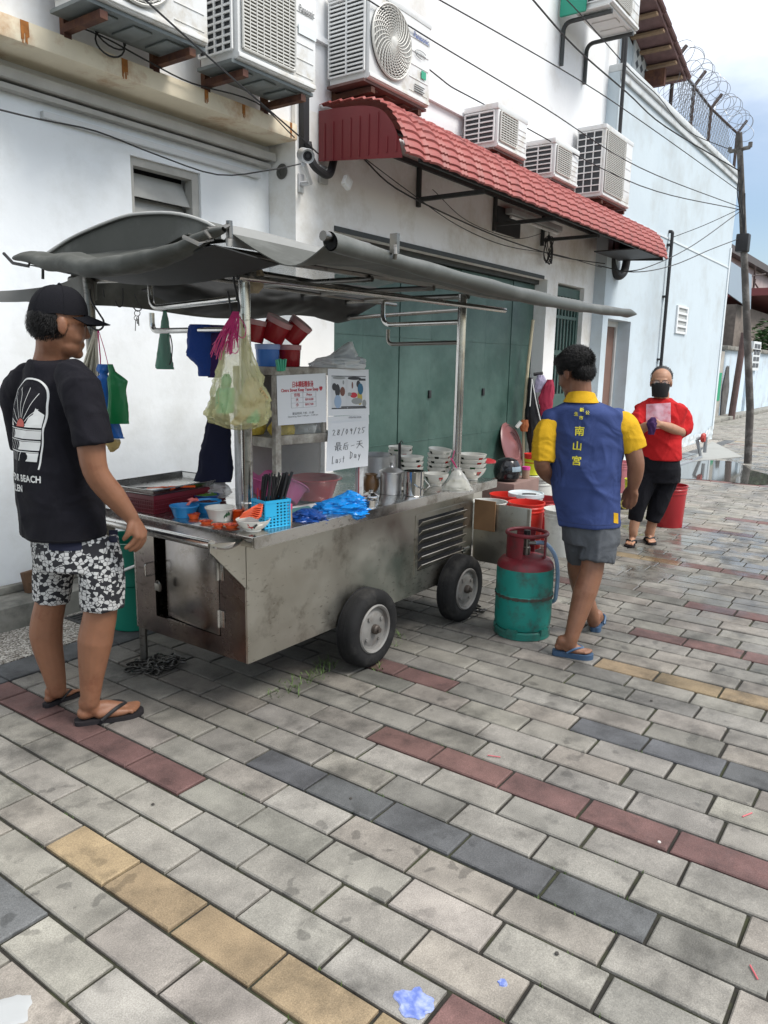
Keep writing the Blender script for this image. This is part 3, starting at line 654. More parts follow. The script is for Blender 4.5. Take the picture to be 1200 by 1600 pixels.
# ================================================================ POLE, CABLES
pf = gp(1169, 724); PD = pf.dot(FH)
ptop = pd(1155, 208, PD)
wood = mat('pole_wood', (.085, .075, .068), .9, var=.35, vscale=9, bump=.5, bscale=24, stain=((.30, .29, .27), .5, 2.2))
t = thing('utility_pole', 'dark weathered utility pole with a junction box, standing past the white building', 'pole', pf)
b = MB(); b.tube([pf-Vector((0, 0, .1)), pd(1172, 640, PD), pd(1166, 480, PD), pd(1160, 330, PD), ptop], [.060, .057, .053, .048, .042], 14); b.build('shaft', wood, t)
b = MB(); pj_ = pd(1161, 380, PD); b.box((pj_.x-.10, pj_.y-.09, pj_.z-.13), (pj_.x+.08, pj_.y+.09, pj_.z+.13), bev=.02); b.build('junction_box', blackp, t)
b = MB(); a = pd(1140, 237, PD+.1); e = pd(1172, 230, PD-.1); b.tube([a, e], .028, 6); b.tube([e+Vector((0, 0, .0)), e+Vector((0, 0, .07))], .03, 8); b.tube([a, a+Vector((0, 0, .06))], .03, 8); b.build('crossarm', wood, t)
b = MB()
for k in range(3): pts = [pd(1158+3*k, 262+20*k, PD-.05), pd(1152+6*k, 300+10*k, PD-.08), pd(1160+2*k, 345, PD-.07), pd(1163, 375, PD-.08)]; b.tube(bez(pts, 18), .008, 5)
b.build('loose_wire', blackp, t)
cbl = mat('cable_black', (.02, .02, .022), .6)
def cable(label, pts, r, n=28, group='cables strung along and across the walls'):
    b = MB(); b.tube(bez(pts, n), r*.5, 6); o = b.build('cable', cbl, loc=pts[0]); setp(o, label, 'cable', group); return o
E_ = lambda y, dx=0: pd(1157+dx, y, PD)
cable('long black cable passing behind the air conditioners to the utility pole', [py_(480, -62, 3.95), py_(675, 112, 3.8), py_(760, 165, 3.8), py_(1000, 290, 3.4), E_(328)], .012)
cable('thin cable crossing the upper wall to the utility pole, second lowest', [py_(560, -10, 3.6), py_(680, 66, 3.6), py_(850, 168, 3.5), py_(1000, 262, 3.2), E_(324)], .011)
cable('thin cable crossing the upper wall just above the middle of it', [py_(600, -45, 3.5), py_(687, 0, 3.5), py_(900, 122, 3.3), py_(1010, 195, 3.1), E_(300)], .011)
cable('thick black cable slanting from the top of the photo down to the parapet', [py_(800, -40, 3.4), py_(833, 0, 3.4), py_(900, 75, 3.4), py_(980, 145, 3.35), py_(1040, 198, 3.4), E_(268)], .018)
cable('black cable passing beside the highest air conditioner towards the fence', [py_(860, -25, 3.3), py_(905, 20, 3.3), py_(985, 110, 3.3), py_(1030, 152, 3.6), py_(1075, 205, 3.7), E_(240)], .012)
cable('pale cable dipping across the white building from the awning end to the pole', [py_(965, 425, 3.5), py_(1010, 418, 3.2), py_(1080, 385, 3.1), E_(330)], .013)
cable('black cable dipping low past the awning end and up to the junction box', [py_(935, 415, 3.9), py_(990, 425, 3.3), py_(1050, 415, 3.1), py_(1110, 390, 3.0), E_(372)], .013)
cable('thin cable from the black down pipe up to the pole', [py_(1048, 372, 3.8), py_(1100, 352, 3.3), E_(326)], .010)
cable('bundle of black cables sagging under the awning to its far end, thicker strand', [py_(566, 246, 3.98), py_(620, 295, 3.9), py_(720, 345, 3.9), py_(800, 378, 3.9), py_(880, 402, 3.95), py_(945, 412, 3.9)], .013)
cable('bundle of black cables sagging under the awning to its far end, thinner strand', [py_(568, 246, 3.97), py_(640, 300, 3.88), py_(715, 352, 3.9), py_(790, 384, 3.88), py_(870, 398, 3.94), py_(940, 418, 3.9)], .008)
cable('looped wire hanging between the second and third awning brackets', [py_(676, 296, 3.95), py_(730, 345, 3.92), py_(800, 372, 3.93), py_(842, 366, 3.95), py_(868, 352, 3.95)], .007)
b = MB(); c0 = py_(858, 390, 3.93)
pts = [c0+Vector((.10*math.sin(k*1.9)+.02*math.cos(k*.7), .02*math.cos(k), .16*math.cos(k*1.37))) for k in range(26)]
b.tube([py_(857, 355, 3.95)]+bez(pts, 100), .006, 5); o = b.build('wire_tangle', cbl, loc=c0); setp(o, 'tangled knot of black wire hanging beside the green grille door', 'wire')
cable('thin black cable swagged across the wall above the food cart to the silver camera', [py_(-30, 164, 3.92), py_(60, 186, 4.0), py_(150, 205, 4.2), py_(240, 240, 4.22), py_(340, 273, 4.1), py_(420, 266, 4.0), py_(470, 256, 3.95)], .009)
cable('black cable looping under the leftmost air conditioner brackets', [py_(115, 38, 4.0), py_(170, 62, 3.98), py_(230, 95, 3.96), py_(300, 130, 3.96), py_(400, 160, 3.95), py_(460, 215, 3.95)], .009)
cable('thick black cable hanging in front of the two left air conditioners', [py_(205, -20, 3.5), py_(300, 66, 3.52), py_(345, 106, 3.56), py_(395, 150, 3.7), py_(470, 215, 3.9), py_(497, 240, 3.95)], .011)
b = MB(); c0 = py_(172, 62, 3.97); b.tube([c0+Vector((.10*math.cos(k*.35), .01*math.sin(k*.4), .06*math.sin(k*.35)+.03*math.sin(k*.17))) for k in range(38)], .005, 5); o = b.build('wire_coil', cbl, loc=c0); setp(o, 'thin loop of spare wire hanging under the leftmost air conditioner', 'wire')

# ================================================================ FAR SIDE OF THE LANE
fw_ = mat('far_blue_wall', (.56, .66, .74), .9, var=.08, vscale=1, stain=((.42, .45, .46), .4, 1.5))
t = thing('boundary_wall', 'pale blue boundary wall across the side lane, behind the utility pole', 'wall', (30, 5.3, 0))
ztop = hz(1165, 548, 25.5, 5.3)
b = MB(); b.box((24.4, 5.3, 0), (50, 5.55, ztop)); b.box((27.6, 5.22, 0), (28.1, 5.299, ztop)); b.build('wall_panel', fw_, t)
b = MB(); b.box((24.3, 5.2, ztop), (50, 5.6, ztop+.12), bev=.02); b.build('coping', conc, t)
vb = pd(1178, 545, 28*.812+5.2*.583); vb = py_(1179, 560, 5.25)
b = MB(); b.box((vb.x-.62, 5.20, vb.z-.4), (vb.x+.62, 5.298, vb.z+.55)); v_ = b.build('vent_block', mat('vent_block', (.66, .69, .70)), t)
b = MB()
for i in range(2):
    for j in range(4): b.box((vb.x-.48+.52*i, 5.19, vb.z-.30+.21*j), (vb.x-.06+.52*i, 5.199, vb.z-.16+.21*j))
b.build('vent_recess', mat('vent_black', (.1, .11, .12)), v_)
t = thing('mural_wall', 'grimy grey wall stub with a dark painted figure, left of the leaning post', 'wall', (23.3, 5.2, 0))
b = MB(); b.box((22.0, 5.28, 0), (24.29, 5.6, ztop-.05)); b.build('wall_panel', mat('grimy_wall', (.42, .40, .36), .9, var=.2, vscale=1.5, stain=((.14, .13, .12), .5, 1.2)), t)
b = MB(); mur = py_(1133, 620, 5.27)
b.prism([Vector((mur.x+.42*math.cos(a)*(1+.12*math.sin(5*a)), 5.277, mur.z-.05+1.0*math.sin(a)*(1+.06*math.sin(7*a)))) for a in [2*math.pi*k/40 for k in range(40)]], (0, -.004, 0)); b.build('painted_figure', mat('mural_dark', (.10, .095, .09), .9, var=.6, vscale=5), t, smooth=0)
b = MB(); gx = py_(1119, 640, 5.27).x; b.box((22.05, 5.262, .55), (gx+.25, 5.27, 1.35)); b.build('green_patch', mat('mural_green', (.03, .30, .16), .8), t)
b = MB(); b.box((21, 4.9, -.02), (50, 5.3, .10), bev=.02); setp(b.build('far_kerb', conc), kind='structure')
lp = gp(1142, 655); LD = lp.dot(FH)
b = MB(); b.tube([lp-Vector((0, 0, .1)), pd(1163, 520, LD)], [.10, .09], 10); o = b.build('leaning_post', mat('post_brown', (.12, .075, .07), .8, var=.3, vscale=6), loc=lp); setp(o, 'thin dark post leaning in front of the far pale blue wall', 'post')
# old brick house and the long pink building behind the boundary wall
t = thing('old_house', 'old brick house with a dark open porch and red eaves behind the far wall', 'house', (33, 8, 0))
brk = mat('old_brick', (.20, .165, .14), .9, var=.35, vscale=5, bump=.4, bscale=8)
HY = 7.0
def at(x, y): return py_(x, y, HY)
b = MB(); p0, p1 = at(1149, 480), at(1149, 560)
b.box((at(1149, 500).x, HY, 0), (55, HY+5, at(1160, 478).z)); b.build('wall', brk, t)
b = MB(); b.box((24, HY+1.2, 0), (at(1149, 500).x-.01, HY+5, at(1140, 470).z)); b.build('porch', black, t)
b = MB(); za = at(1150, 468).z; b.prism([(at(1125, 450).x, HY-.3, za+.0), (at(1161, 480).x, HY-.3, za-.3), (at(1161, 440).x, HY-.3, za+1.0), (at(1125, 440).x, HY-.3, za+1.1)], (0, .05, 0)); b.build('zinc_panel', mat('blue_zinc', (.33, .40, .47), .6, .2), t, smooth=0)
b = MB(); z2 = at(1185, 478).z; b.prism([(at(1168, 470).x, HY-.8, z2+.25), (60, HY-.8, z2-.0), (60, HY-.8, z2+.28), (at(1168, 470).x, HY-.8, z2+.55)], (0, 3, 0)); b.build('eaves', mat('red_eaves', (.20, .05, .05), .7), t, smooth=0)
t = thing('pink_building', 'long dusty pink building with a dark roof edge, beyond the brick house', 'building', (45, 14, 0))
BY = 12.0
b = MB(); zb = py_(1170, 416, BY).z; b.box((36, BY, 0), (90, BY+8, zb)); b.build('wall', mat('dusty_pink', (.45, .36, .35), .9, var=.15, vscale=.6, stain=((.33, .28, .27), .5, .5)), t)
b = MB(); b.box((35.5, BY-.5, zb), (90, BY+8.5, zb+.45)); b.build('roof', mat('roof_dark', (.10, .09, .09), .8), t)
def bush(name, label, c, r, n, seed):
    random.seed(seed); b = MB()
    for k in range(n):
        v = Vector((random.gauss(0, 1), random.gauss(0, 1), random.gauss(0, .8))); v = v.normalized()*r*random.uniform(.45, 1.05); p = Vector(c)+v
        q = Matrix.Rotation(random.uniform(0, 6.3), 4, 'Z') @ Matrix.Rotation(random.uniform(-1, 1), 4, 'X'); s = r*random.uniform(.10, .2)
        b.add([p+q @ Vector(w) for w in ((-s, 0, 0), (0, -s*.45, .0), (s, 0, 0), (0, s*.45, 0))], [(0, 1, 2, 3)])
    t = thing(name, label, 'bush', c); b.build('foliage', mat('bush_leaf', (.05, .12, .035), .6, var=.5, vscale=3), t, smooth=0)
    b = MB(); b.tube([Vector(c)-Vector((0, 0, r*1.6)), c], .06, 6); b.build('stem', wood, t)
bb = py_(1204, 528, 5.9); bush('bush', 'green bush showing over the far wall at the right edge', (bb.x, 5.9, bb.z), .8, 500, 3)
t = thing('antenna_mast', 'thin bent antenna mast with stay wires above the red eaves', 'antenna', at(1176, 470))
b = MB(); m0 = py_(1176, 470, 8.6); m1 = py_(1180, 415, 8.6); b.tube([m0, m1], .05, 6); b.tube([py_(1168, 432, 8.6), py_(1196, 428, 8.6)], .035, 6); b.tube([py_(1178, 440, 8.6), py_(1200, 475, 8.6)], .04, 6); b.tube([py_(1180, 436, 8.6), py_(1172, 476, 8.6)], .05, 6); b.build('mast', fm, t)
# street corner clutter: taps, concrete, puddle
b = MB(); b.prism([gp(1080, 722), gp(1100, 700), gp(1113, 690), gp(1160, 714), gp(1135, 716)], (0, 0, .008)); o = b.build('concrete_apron', mat('pale_concrete', (.34, .34, .32), .8, var=.15, vscale=2, stain=((.3, .3, .28), .4, 2)), smooth=0); setp(o, kind='structure')
tp = gp(1098, 716); t = thing('standpipe', 'grey water pipe with a red tap handle at the foot of the white corner', 'tap', tp)
TD = tp.dot(FH); b = MB(); gp_m = mat('galv_pipe', (.35, .36, .37), .4, .6)
b.tube([pd(1095, 714, TD), pd(1089, 687, TD)], .028, 8); b.tube([pd(1101, 707, TD), pd(1103, 683, TD)], .03, 8); b.tube([pd(1089, 686, TD), pd(1102, 683, TD)], .028, 8); b.tube([pd(1095, 714, TD), pd(1080, 722, TD-.5), pd(1060, 727, TD-1)], .03, 8); b.build('pipe', gp_m, t)
b = MB(); rv = pd(1099, 684, TD-.05); b.lathe([(.0, -.03), (.07, -.03), (.085, 0), (.07, .03), (0, .03)], M=Matrix.Translation(rv) @ Matrix.Rotation(math.pi/2, 4, 'X'), n=10); b.build('handle', mat('tap_red', (.45, .04, .03), .5), t)
b = MB(); random.seed(5); pc = gp(1110, 737)
pud = [pc+Vector((1.25*math.cos(a)*(1+.25*math.sin(3*a+1)), .85*math.sin(a)*(1+.3*math.sin(2*a)), 0)) for a in [2*math.pi*k/48 for k in range(48)]]
b.add([(p.x, p.y, .004) for p in pud], [tuple(range(48))]); wm = mat('water', (.07, .07, .065), .04, spec=.9); o = b.build('puddle', wm, smooth=0); setp(o, kind='structure')
# ================================================================ FOOD CART
def steel_mat(name, col, rough, stain_amt=.35, bump=.02, metal=1.0):
    m = mat(name, col, rough, metal, var=.12, vscale=3.5, rvar=.12, bump=bump, bscale=4, stain=((.25, .225, .19), stain_amt, 5.5))
    t = m.node_tree; b = t.nodes['Principled BSDF']; n = t.nodes.new; l = t.links.new          # short dark scuffs and spatter
    tcn = n('ShaderNodeTexCoord'); mp_ = n('ShaderNodeMapping'); mp_.inputs['Scale'].default_value = (1, 1, 2.6); mp_.inputs['Rotation'].default_value = (0, .5, 0); l(tcn.outputs['Object'], mp_.inputs[0])
    z = n('ShaderNodeTexNoise'); z.inputs['Scale'].default_value = 26; z.inputs['Detail'].default_value = 5; z.inputs['Roughness'].default_value = .6; l(mp_.outputs[0], z.inputs['Vector'])
    z2 = n('ShaderNodeTexNoise'); z2.inputs['Scale'].default_value = 2.2; l(tcn.outputs['Object'], z2.inputs['Vector'])
    a = n('ShaderNodeMath'); a.operation = 'MULTIPLY_ADD'; a.inputs[1].default_value = .45; l(z2.outputs[0], a.inputs[0]); l(z.outputs[0], a.inputs[2])
    r = n('ShaderNodeMapRange'); r.inputs[1].default_value = .845; r.inputs[2].default_value = .90; r.inputs[3].default_value = 0; r.inputs[4].default_value = .55; l(a.outputs[0], r.inputs[0])
    x = n('ShaderNodeMix'); x.data_type = 'RGBA'; src = b.inputs['Base Color'].links[0].from_socket; l(src, x.inputs['A']); x.inputs['B'].default_value = (col[0]*.35, col[1]*.33, col[2]*.30, 1); l(r.outputs[0], x.inputs['Factor']); l(x.outputs['Result'], b.inputs['Base Color'])
    return m
steel = steel_mat('cart_steel', (.52, .50, .445), .36, .26, .09)
steel_b = steel_mat('bright_steel', (.62, .61, .59), .24, .25, .015)
steel_dk = steel_mat('dark_steel', (.30, .275, .265), .22, .45, .03)
mirror = steel_mat('mirror_steel', (.34, .315, .30), .22, .45, .02)
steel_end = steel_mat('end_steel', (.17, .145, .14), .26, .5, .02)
tubem = steel_mat('tube_steel', (.58, .57, .55), .20, .2, .0)
tube_dk = steel_mat('worn_tube', (.20, .195, .185), .32, .5, .0)
CX0, CX1, CY0, CY1 = 2.13, 4.02, 2.22, 2.97
CZ0, CZ1 = .235, .745
CT = .80                                             # counter height
cart = thing('food_cart', 'stainless steel street food cart on two rubber wheels with a grey tarpaulin roof', 'food cart', (3.05, 2.6, 0))
b = MB(); th = .012
b.box((CX0, CY0, CZ0), (CX1, CY0+th, CZ1-.003))                                            # long side towards the street
lx0, lx1, lz0, lz1 = 3.41, 3.90, .365, .655
b2 = MB()
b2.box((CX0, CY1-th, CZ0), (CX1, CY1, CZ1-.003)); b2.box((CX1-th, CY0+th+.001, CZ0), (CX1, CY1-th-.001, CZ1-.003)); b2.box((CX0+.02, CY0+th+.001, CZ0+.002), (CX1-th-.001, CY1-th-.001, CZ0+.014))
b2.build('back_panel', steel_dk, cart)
pan = b.build('side_panel', steel, cart)
# louvre let into the long side
lv = MB(); y = CY0-.004
for a_, c_ in (((lx0-.028, y, lz0-.02), (lx0, y+.003, lz1+.028)), ((lx1, y, lz0-.02), (lx1+.028, y+.003, lz1+.028)), ((lx0, y, lz1), (lx1, y+.003, lz1+.028)), ((lx0, y, lz0-.02), (lx1, y+.003, lz0))): lv.box(a_, c_)
louv = lv.build('louvre_vent', steel, cart)
b = MB(); b.box((lx0, CY0-.002, lz0), (lx1, CY0-.0012, lz1)); b.build('vent_gap', black, louv)
b = MB()
for k in range(6):
    z = lz0+.022+k*.0485
    b.box((lx0+.003, -.002, -.022), (lx1-.003, .002, .022), M=Matrix.Translation((0, CY0-.016, z)) @ Matrix.Rotation(math.radians(40), 4, 'X'))
b.build('slat', steel, louv)
# end face with the open hatch and its hinged door
ys = [CY0+.013, 2.385, 2.82, CY1-.014]
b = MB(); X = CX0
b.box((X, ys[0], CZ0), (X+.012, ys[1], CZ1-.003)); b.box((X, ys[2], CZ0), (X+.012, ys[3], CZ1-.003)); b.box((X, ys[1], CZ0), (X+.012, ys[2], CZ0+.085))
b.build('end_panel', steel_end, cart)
b = MB(); b.box((X+.10, ys[1]-.02, CZ0+.03), (X+.11, ys[2]+.02, CZ1-.01)); b.build('hatch_dark', black, cart)
b = MB(); b.box((-.004, 0, 0), (.004, .375, .375), bev=.003, M=Matrix.Translation((X+.001, ys[1]+.004, CZ0+.088)) @ Matrix.Rotation(math.radians(-3.5), 4, 'Z'))
dr = b.build('hatch_door', mirror, cart)
b = MB()
for z in (CZ0+.13, CZ0+.34):
    b.box((X-.006, ys[1]-.03, z), (X-.0005, ys[1]-.002, z+.075), bev=.002); b.tube([(X-.010, ys[1]-.001, z-.002), (X-.010, ys[1]-.001, z+.077)], .006, 8)
b.build('hinge', tubem, dr)
b = MB(); b.tube(fil([(X, ys[2]+.03, .57), (X-.03, ys[2]+.03, .57), (X-.03, ys[2]+.03, .51), (X, ys[2]+.03, .51)], .012), .004, 8); b.build('handle', tubem, cart)
# padlock and its chain in the hatch
pl_ = MB(); py0 = ys[2]-.045
pl_.box((X-.028, py0-.016, .455), (X-.012, py0+.016, .49), bev=.003); pl_.tube(arcp((X-.02, py0, .49), .011, 0, 180, 8, (0, 1, 0), (0, 0, 1)), .0028, 6)
o = pl_.build('padlock', mat('brass_worn', (.25, .24, .22), .35, .8), loc=(X-.02, py0, .47)); setp(o, 'small metal padlock hanging in the open hatch of the cart', 'padlock')
# overhanging apron at the end, with the tube handle and two triangular brackets
TX, TZ = 1.955, .783
b = MB(); b.grid(lambda u, v: (CX0-.02-(CX0-.02-TX)*v, CY0-.02+(.94)*u, CT-.010-.012*v-.02*math.sin(math.pi*v)), 4, 8, th=.006); b.build('apron', steel_dk, cart)  # darker steel puts the dark reflection of man and wall into the colour
b = MB(); b.tube([(TX, CY0+.01, TZ), (TX, 3.13, TZ)], .020, 14); b.build('handle_tube', steel_b, cart)
for y in (CY0+.002, 3.10):
    b = MB(); b.prism([(TX-.012, y, TZ+.008), (CX0-.034, y, TZ-.012), (CX0-.003, y, TZ-.036), (CX0-.003, y, .565), (CX0-.02, y, .585), (TX-.012, y, TZ-.03)], (0, .006, 0)); b.build('bracket_plate', steel, cart, smooth=0)
# counter
b = MB(); b.box((CX0-.03, 2.15, CT-.047), (4.18, 3.08, CT), bev=.006); b.build('counter', steel_b, cart)
b = MB(); b.box((CX0-.026, 2.1465, CT-.050), (4.176, 2.1495, CT-.002)); b.build('counter_edge', steel_b, cart)
# legs and axle
b = MB(); b.tube([(2.22, 3.05, 0), (2.22, 3.05, .75)], .019, 10); b.build('leg', tube_dk, cart)
b = MB(); b.tube([(2.60, 2.9, 0), (2.60, 2.9, .24)], .019, 10); b.build('leg', tube_dk, cart)
rubber = mat('tyre_rubber', (.012, .012, .0125), .8, spec=.25, var=.3, vscale=14, bump=.15, bscale=40, stain=((.045, .043, .04), .40, 6))
rimm = mat('rim_grey', (.20, .195, .185), .55, .2, var=.25, vscale=12, stain=((.12, .09, .07), .5, 7))
def wheel(cx, yo, r=.197, w=.105):
    M = Matrix.Translation((cx, yo, r)) @ Matrix.Rotation(math.pi/2, 4, 'X')     # local z -> -Y, outer face at z = 0
    b = MB(); b.lathe([(r*.60, -.012), (r*.70, .002), (r*.86, .004), (r*.955, -.006), (r, -.024), (r, -w+.024), (r*.95, -w+.006), (r*.8, -w), (r*.6, -w+.01)], M=M, n=56, close=True)
    wh = b.build('wheel', rubber, cart, smooth=40)
    b = MB()
    for k in range(3): b.lathe([(r+.0005, -.038-k*.022), (r-.006, -.040-k*.022), (r-.006, -.044-k*.022), (r+.0005, -.046-k*.022)], M=M, n=56)
    b.build('tread_groove', blackp, wh)
    b = MB(); b.lathe([(r*.61, -.02), (r*.635, -.004), (r*.60, .002), (r*.555, -.004), (r*.53, -.022), (r*.50, -.024), (r*.40, -.014), (r*.28, -.012), (r*.18, -.012), (.0, -.012)], M=M, n=48)
    rm = b.build('rim', rimm, wh, smooth=30)
    b = MB(); b.lathe([(.024, -.012), (.024, .008), (.018, .014), (.012, .014), (.012, .026), (.0, .027)], M=M, n=16); b.build('hub', mat('hub_rust', (.085, .07, .06), .6, .5, var=.3, vscale=30), wh)
    b = MB()
    for k in range(4):
        a = math.radians(35+90*k); b.lathe([(.011, -.014), (.011, -.006), (.0, -.005)], M=M @ Matrix.Translation((r*.36*math.cos(a), r*.36*math.sin(a), 0)), n=8)
    b.build('wheel_nut', rimm, wh)
wheel(2.895, 2.115); wheel(3.78, 2.10)
b = MB(); b.tube([(2.895, 2.15, .197), (2.895, 2.95, .197)], .02, 10); b.tube([(3.78, 2.15, .197), (3.78, 2.95, .197)], .02, 10); b.build('axle', tube_dk, cart)
b = MB(); b.box((3.86, CY0-.035, .385), (3.94, CY0-.002, .405), bev=.003); b.tube([(3.87, CY0-.03, .41), (3.93, CY0-.03, .41)], .008, 8); b.build('bolt_latch', tubem, cart)
# fold out wing panel at the far end, with a scrap of cardboard
b = MB(); b.box((4.032, 1.845, .305), (4.044, CY0-.002, .672), bev=.003); b.box((4.026, 1.847, .31), (4.0315, 1.865, .668)); wing = b.build('wing_panel', steel, cart)
b = MB(); b.box((4.012, CY0-.155, .505), (4.020, CY0-.012, .690), bev=.002); o = b.build('cardboard', mat('cardboard', (.24, .135, .065), .85, var=.12, vscale=9), loc=(4.016, CY0-.07, .6)); setp(o, 'brown cardboard scrap stuck to the fold out panel at the end of the cart', 'cardboard')
# posts and roof frame
PF1, PF2 = Vector((2.335, 2.42, 0)), Vector((3.885, 2.27, 0))
PR1 = px_(133, 450, 2.12); PR2 = Vector((3.93, 3.22, 0)); RZ = 1.86
for p, z1 in ((PF1, RZ+.03), (PF2, RZ+.02)):
    b = MB(); b.tube([(p.x, p.y, CT-.002), (p.x, p.y, z1)], .0255, 18); po = b.build('post', tubem, cart)
    b = MB(); b.lathe([(.030, 0), (.030, .075), (.0262, .08)], c=(p.x, p.y, CT), n=20); b.build('post_sleeve', steel_b, po)
b = MB(); b.tube([(PR1.x, 3.20, CT-.05), (PR1.x, 3.20, RZ+.03)], .024, 14); b.build('post', tube_dk, cart)
def rail(pts, r, m=tube_dk, rr=.08): b = MB(); b.tube(fil(pts, rr), r, 12); return b.build('roof_rail', m, cart)
fa, fb = py_(372, 432, 2.385), py_(789, 485, 2.215)
rail([fa, fb], .014, tubem)                                                          # long front rail
rail([(2.02, 2.33, RZ+.045), (4.35, 2.20, RZ+.04)], .018)
rail([(2.08, 3.30, RZ+.03), (4.3, 3.25, RZ+.03)], .016)
rail([(PR1.x, 3.34, RZ-.02), (PF1.x, PF1.y-.06, RZ-.012)], .018)
rail([(3.0, 3.30, RZ+.02), (3.0, 2.25, RZ+.02)], .014); rail([(3.5, 3.30, RZ+.02), (3.5, 2.22, RZ+.02)], .014)
rail([(3.92, 3.30, RZ+.01), (3.90, 2.24, RZ+.01)], .016)
rail([py_(545, 497, 3.2), py_(726, 484, 3.2)], .014)
# hanging loops, two at each end
def loop(X, pxs, pt, r): rail([Vector((X, px_(*pxs[0], X).y, pt)), px_(*pxs[0], X), px_(*pxs[1], X)], r, tubem if r > .012 else tube_dk, .07)
loop(2.33, [(236, 482), (372, 466)], RZ, .014); loop(2.335, [(238, 517), (376, 515)], 1.70, .013)
loop(3.885, [(598, 508), (724, 503)], RZ, .014); loop(3.887, [(606, 538), (722, 535)], 1.69, .012)

# ---- tarpaulin roof
tarp_m = mat('grey_tarp', (.070, .073, .065), .8, var=.16, vscale=3, bump=.35, bscale=11, stain=((.135, .14, .13), .5, 3.2))
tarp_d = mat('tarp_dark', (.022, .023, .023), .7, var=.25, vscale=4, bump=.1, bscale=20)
tarp_l = mat('tarp_pale', (.40, .40, .385), .7, var=.1, vscale=4, bump=.1, bscale=20)
nz3 = lambda x, y, s=1.0: noise.noise((x*s, y*s, .3))
# the vaulted roof sheet over the frame
RY0, RY1 = 2.24, 3.52
def vault(u, v):
    X = 2.08+2.2*u; t = v; y = RY0+(RY1-RY0)*t
    z = 1.935+.135*math.sin(math.pi*(.5*t**.8*2 if t < 1 else 1))**.85 if 0 < t < 1 else 1.935
    return (X, y, z - .045*u + .006*nz3(X*5, y*5))
b = MB(); b.grid(lambda u, v: vault(u, v*.52), 40, 24, th=.004); roofs = b.build('roof_sheet', tarp_m, cart, smooth=50)
b = MB(); b.grid(lambda u, v: vault(u*.16, .52+v*.48), 8, 20, th=.004); b.build('roof_corner', tarp_m, cart, smooth=50)
b = MB(); b.grid(lambda u, v: vault(.16+u*.84, .52+v*.48), 30, 20); b.build('clear_sheet', mat('dirty_clear_sheet', (.42, .41, .38), .45, var=.25, vscale=6, alpha=.42, stain=((.12, .115, .105), .45, 5)), cart, smooth=50)
b = MB(); b.tube([(2.06, RY0, 1.945), (4.3, RY0-.02, 1.905)], .014, 10); b.build('eave_pole', tubem, cart)
b = MB(); b.grid(lambda u, v: (2.06+2.25*u, RY0-.012+.004*math.sin(9*u), 1.985-.075*v-.04*u+.004*math.sin(20*u)), 30, 4, th=.004); b.build('eave_band', tarp_l, cart)
b = MB(); b.prism([Vector(vault(0, k/24))+Vector((.012, 0, -.004)) for k in range(25)], (.006, 0, 0)); b.build('gable_cloth', tarp_m, cart, smooth=0)
b = MB(); b.tube([Vector(vault(0, k/24))+Vector((0, 0, .004)) for k in range(25)], .006, 8); b.build('seam_piping', mat('piping_pale', (.45, .45, .43), .7), roofs)
# the flap at the near end: a sagging fold of cloth, rolled over a pole
FX = 1.86
def flap(u, v):
    # u along Y from the wall side to the street side, v round the fold
    y = 3.38-1.34*u; r = .010+.036*math.sin(math.pi*min(max(u, 0), 1))**.75+.010*math.sin(math.pi*min(1, u*1.2)); a = 2*math.pi*v
    zc = 1.925-.085*math.sin(math.pi*u**1.15)**1.1+.016*nz3(y*6, 2)+.006*nz3(y*15, 5)
    rr = r*(.92+.25*math.sin(2*a+2.5*u)+.09*nz3(u*7, a*1.2)+.035*nz3(u*22, a*3))
    return (FX+.02+.95*rr*math.cos(a)*1.15, y, zc+rr*math.sin(a)*(.95))
b = MB(); b.grid(flap, 110, 30); b.build('end_flap', tarp_m, cart, smooth=60)
b = MB(); b.grid(lambda u, v: (FX+.05+(2.10-FX-.05)*v, 3.38-1.12*u+.0*v, (1.935-.075*math.sin(math.pi*u)**1.2)*(1-v)+v*(1.945+.125*math.sin(math.pi*u)**.9*0)+.008*nz3(u*9, v*4)), 40, 10, th=.004); b.build('flap_sheet', tarp_m, cart, smooth=60)
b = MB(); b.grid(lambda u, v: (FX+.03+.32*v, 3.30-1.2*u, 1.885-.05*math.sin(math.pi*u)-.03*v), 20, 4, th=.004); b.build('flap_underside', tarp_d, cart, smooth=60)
# hooked rods carrying the flap
b = MB(); a0 = px_(45, 416, FX-.02); b.tube([px_(46, 409, FX), a0, px_(30, 413, FX-.03), px_(20, 411, FX-.03), px_(6, 396, FX-.03)], .007, 8); b.tube([px_(67, 417, FX), px_(67, 436, FX)], .006, 8); b.build('hook_rod', blackp, cart)
b = MB(); k0 = px_(287, 370, FX-.03); b.tube([px_(287, 370, FX-.04), px_(312, 382, FX-.04), px_(331, 374, FX-.02), px_(322, 362, FX)], .008, 6); b.tube([px_(322, 364, FX+.05), px_(338, 362, FX+.12)], .020, 14); b.tube([px_(338, 362, FX+.12), px_(358, 352, 2.06)], .010, 8); b.tube([px_(358, 345, 2.06), px_(359, 372, 2.06)], .012, 8); b.build('flap_pole', tube_dk, cart)
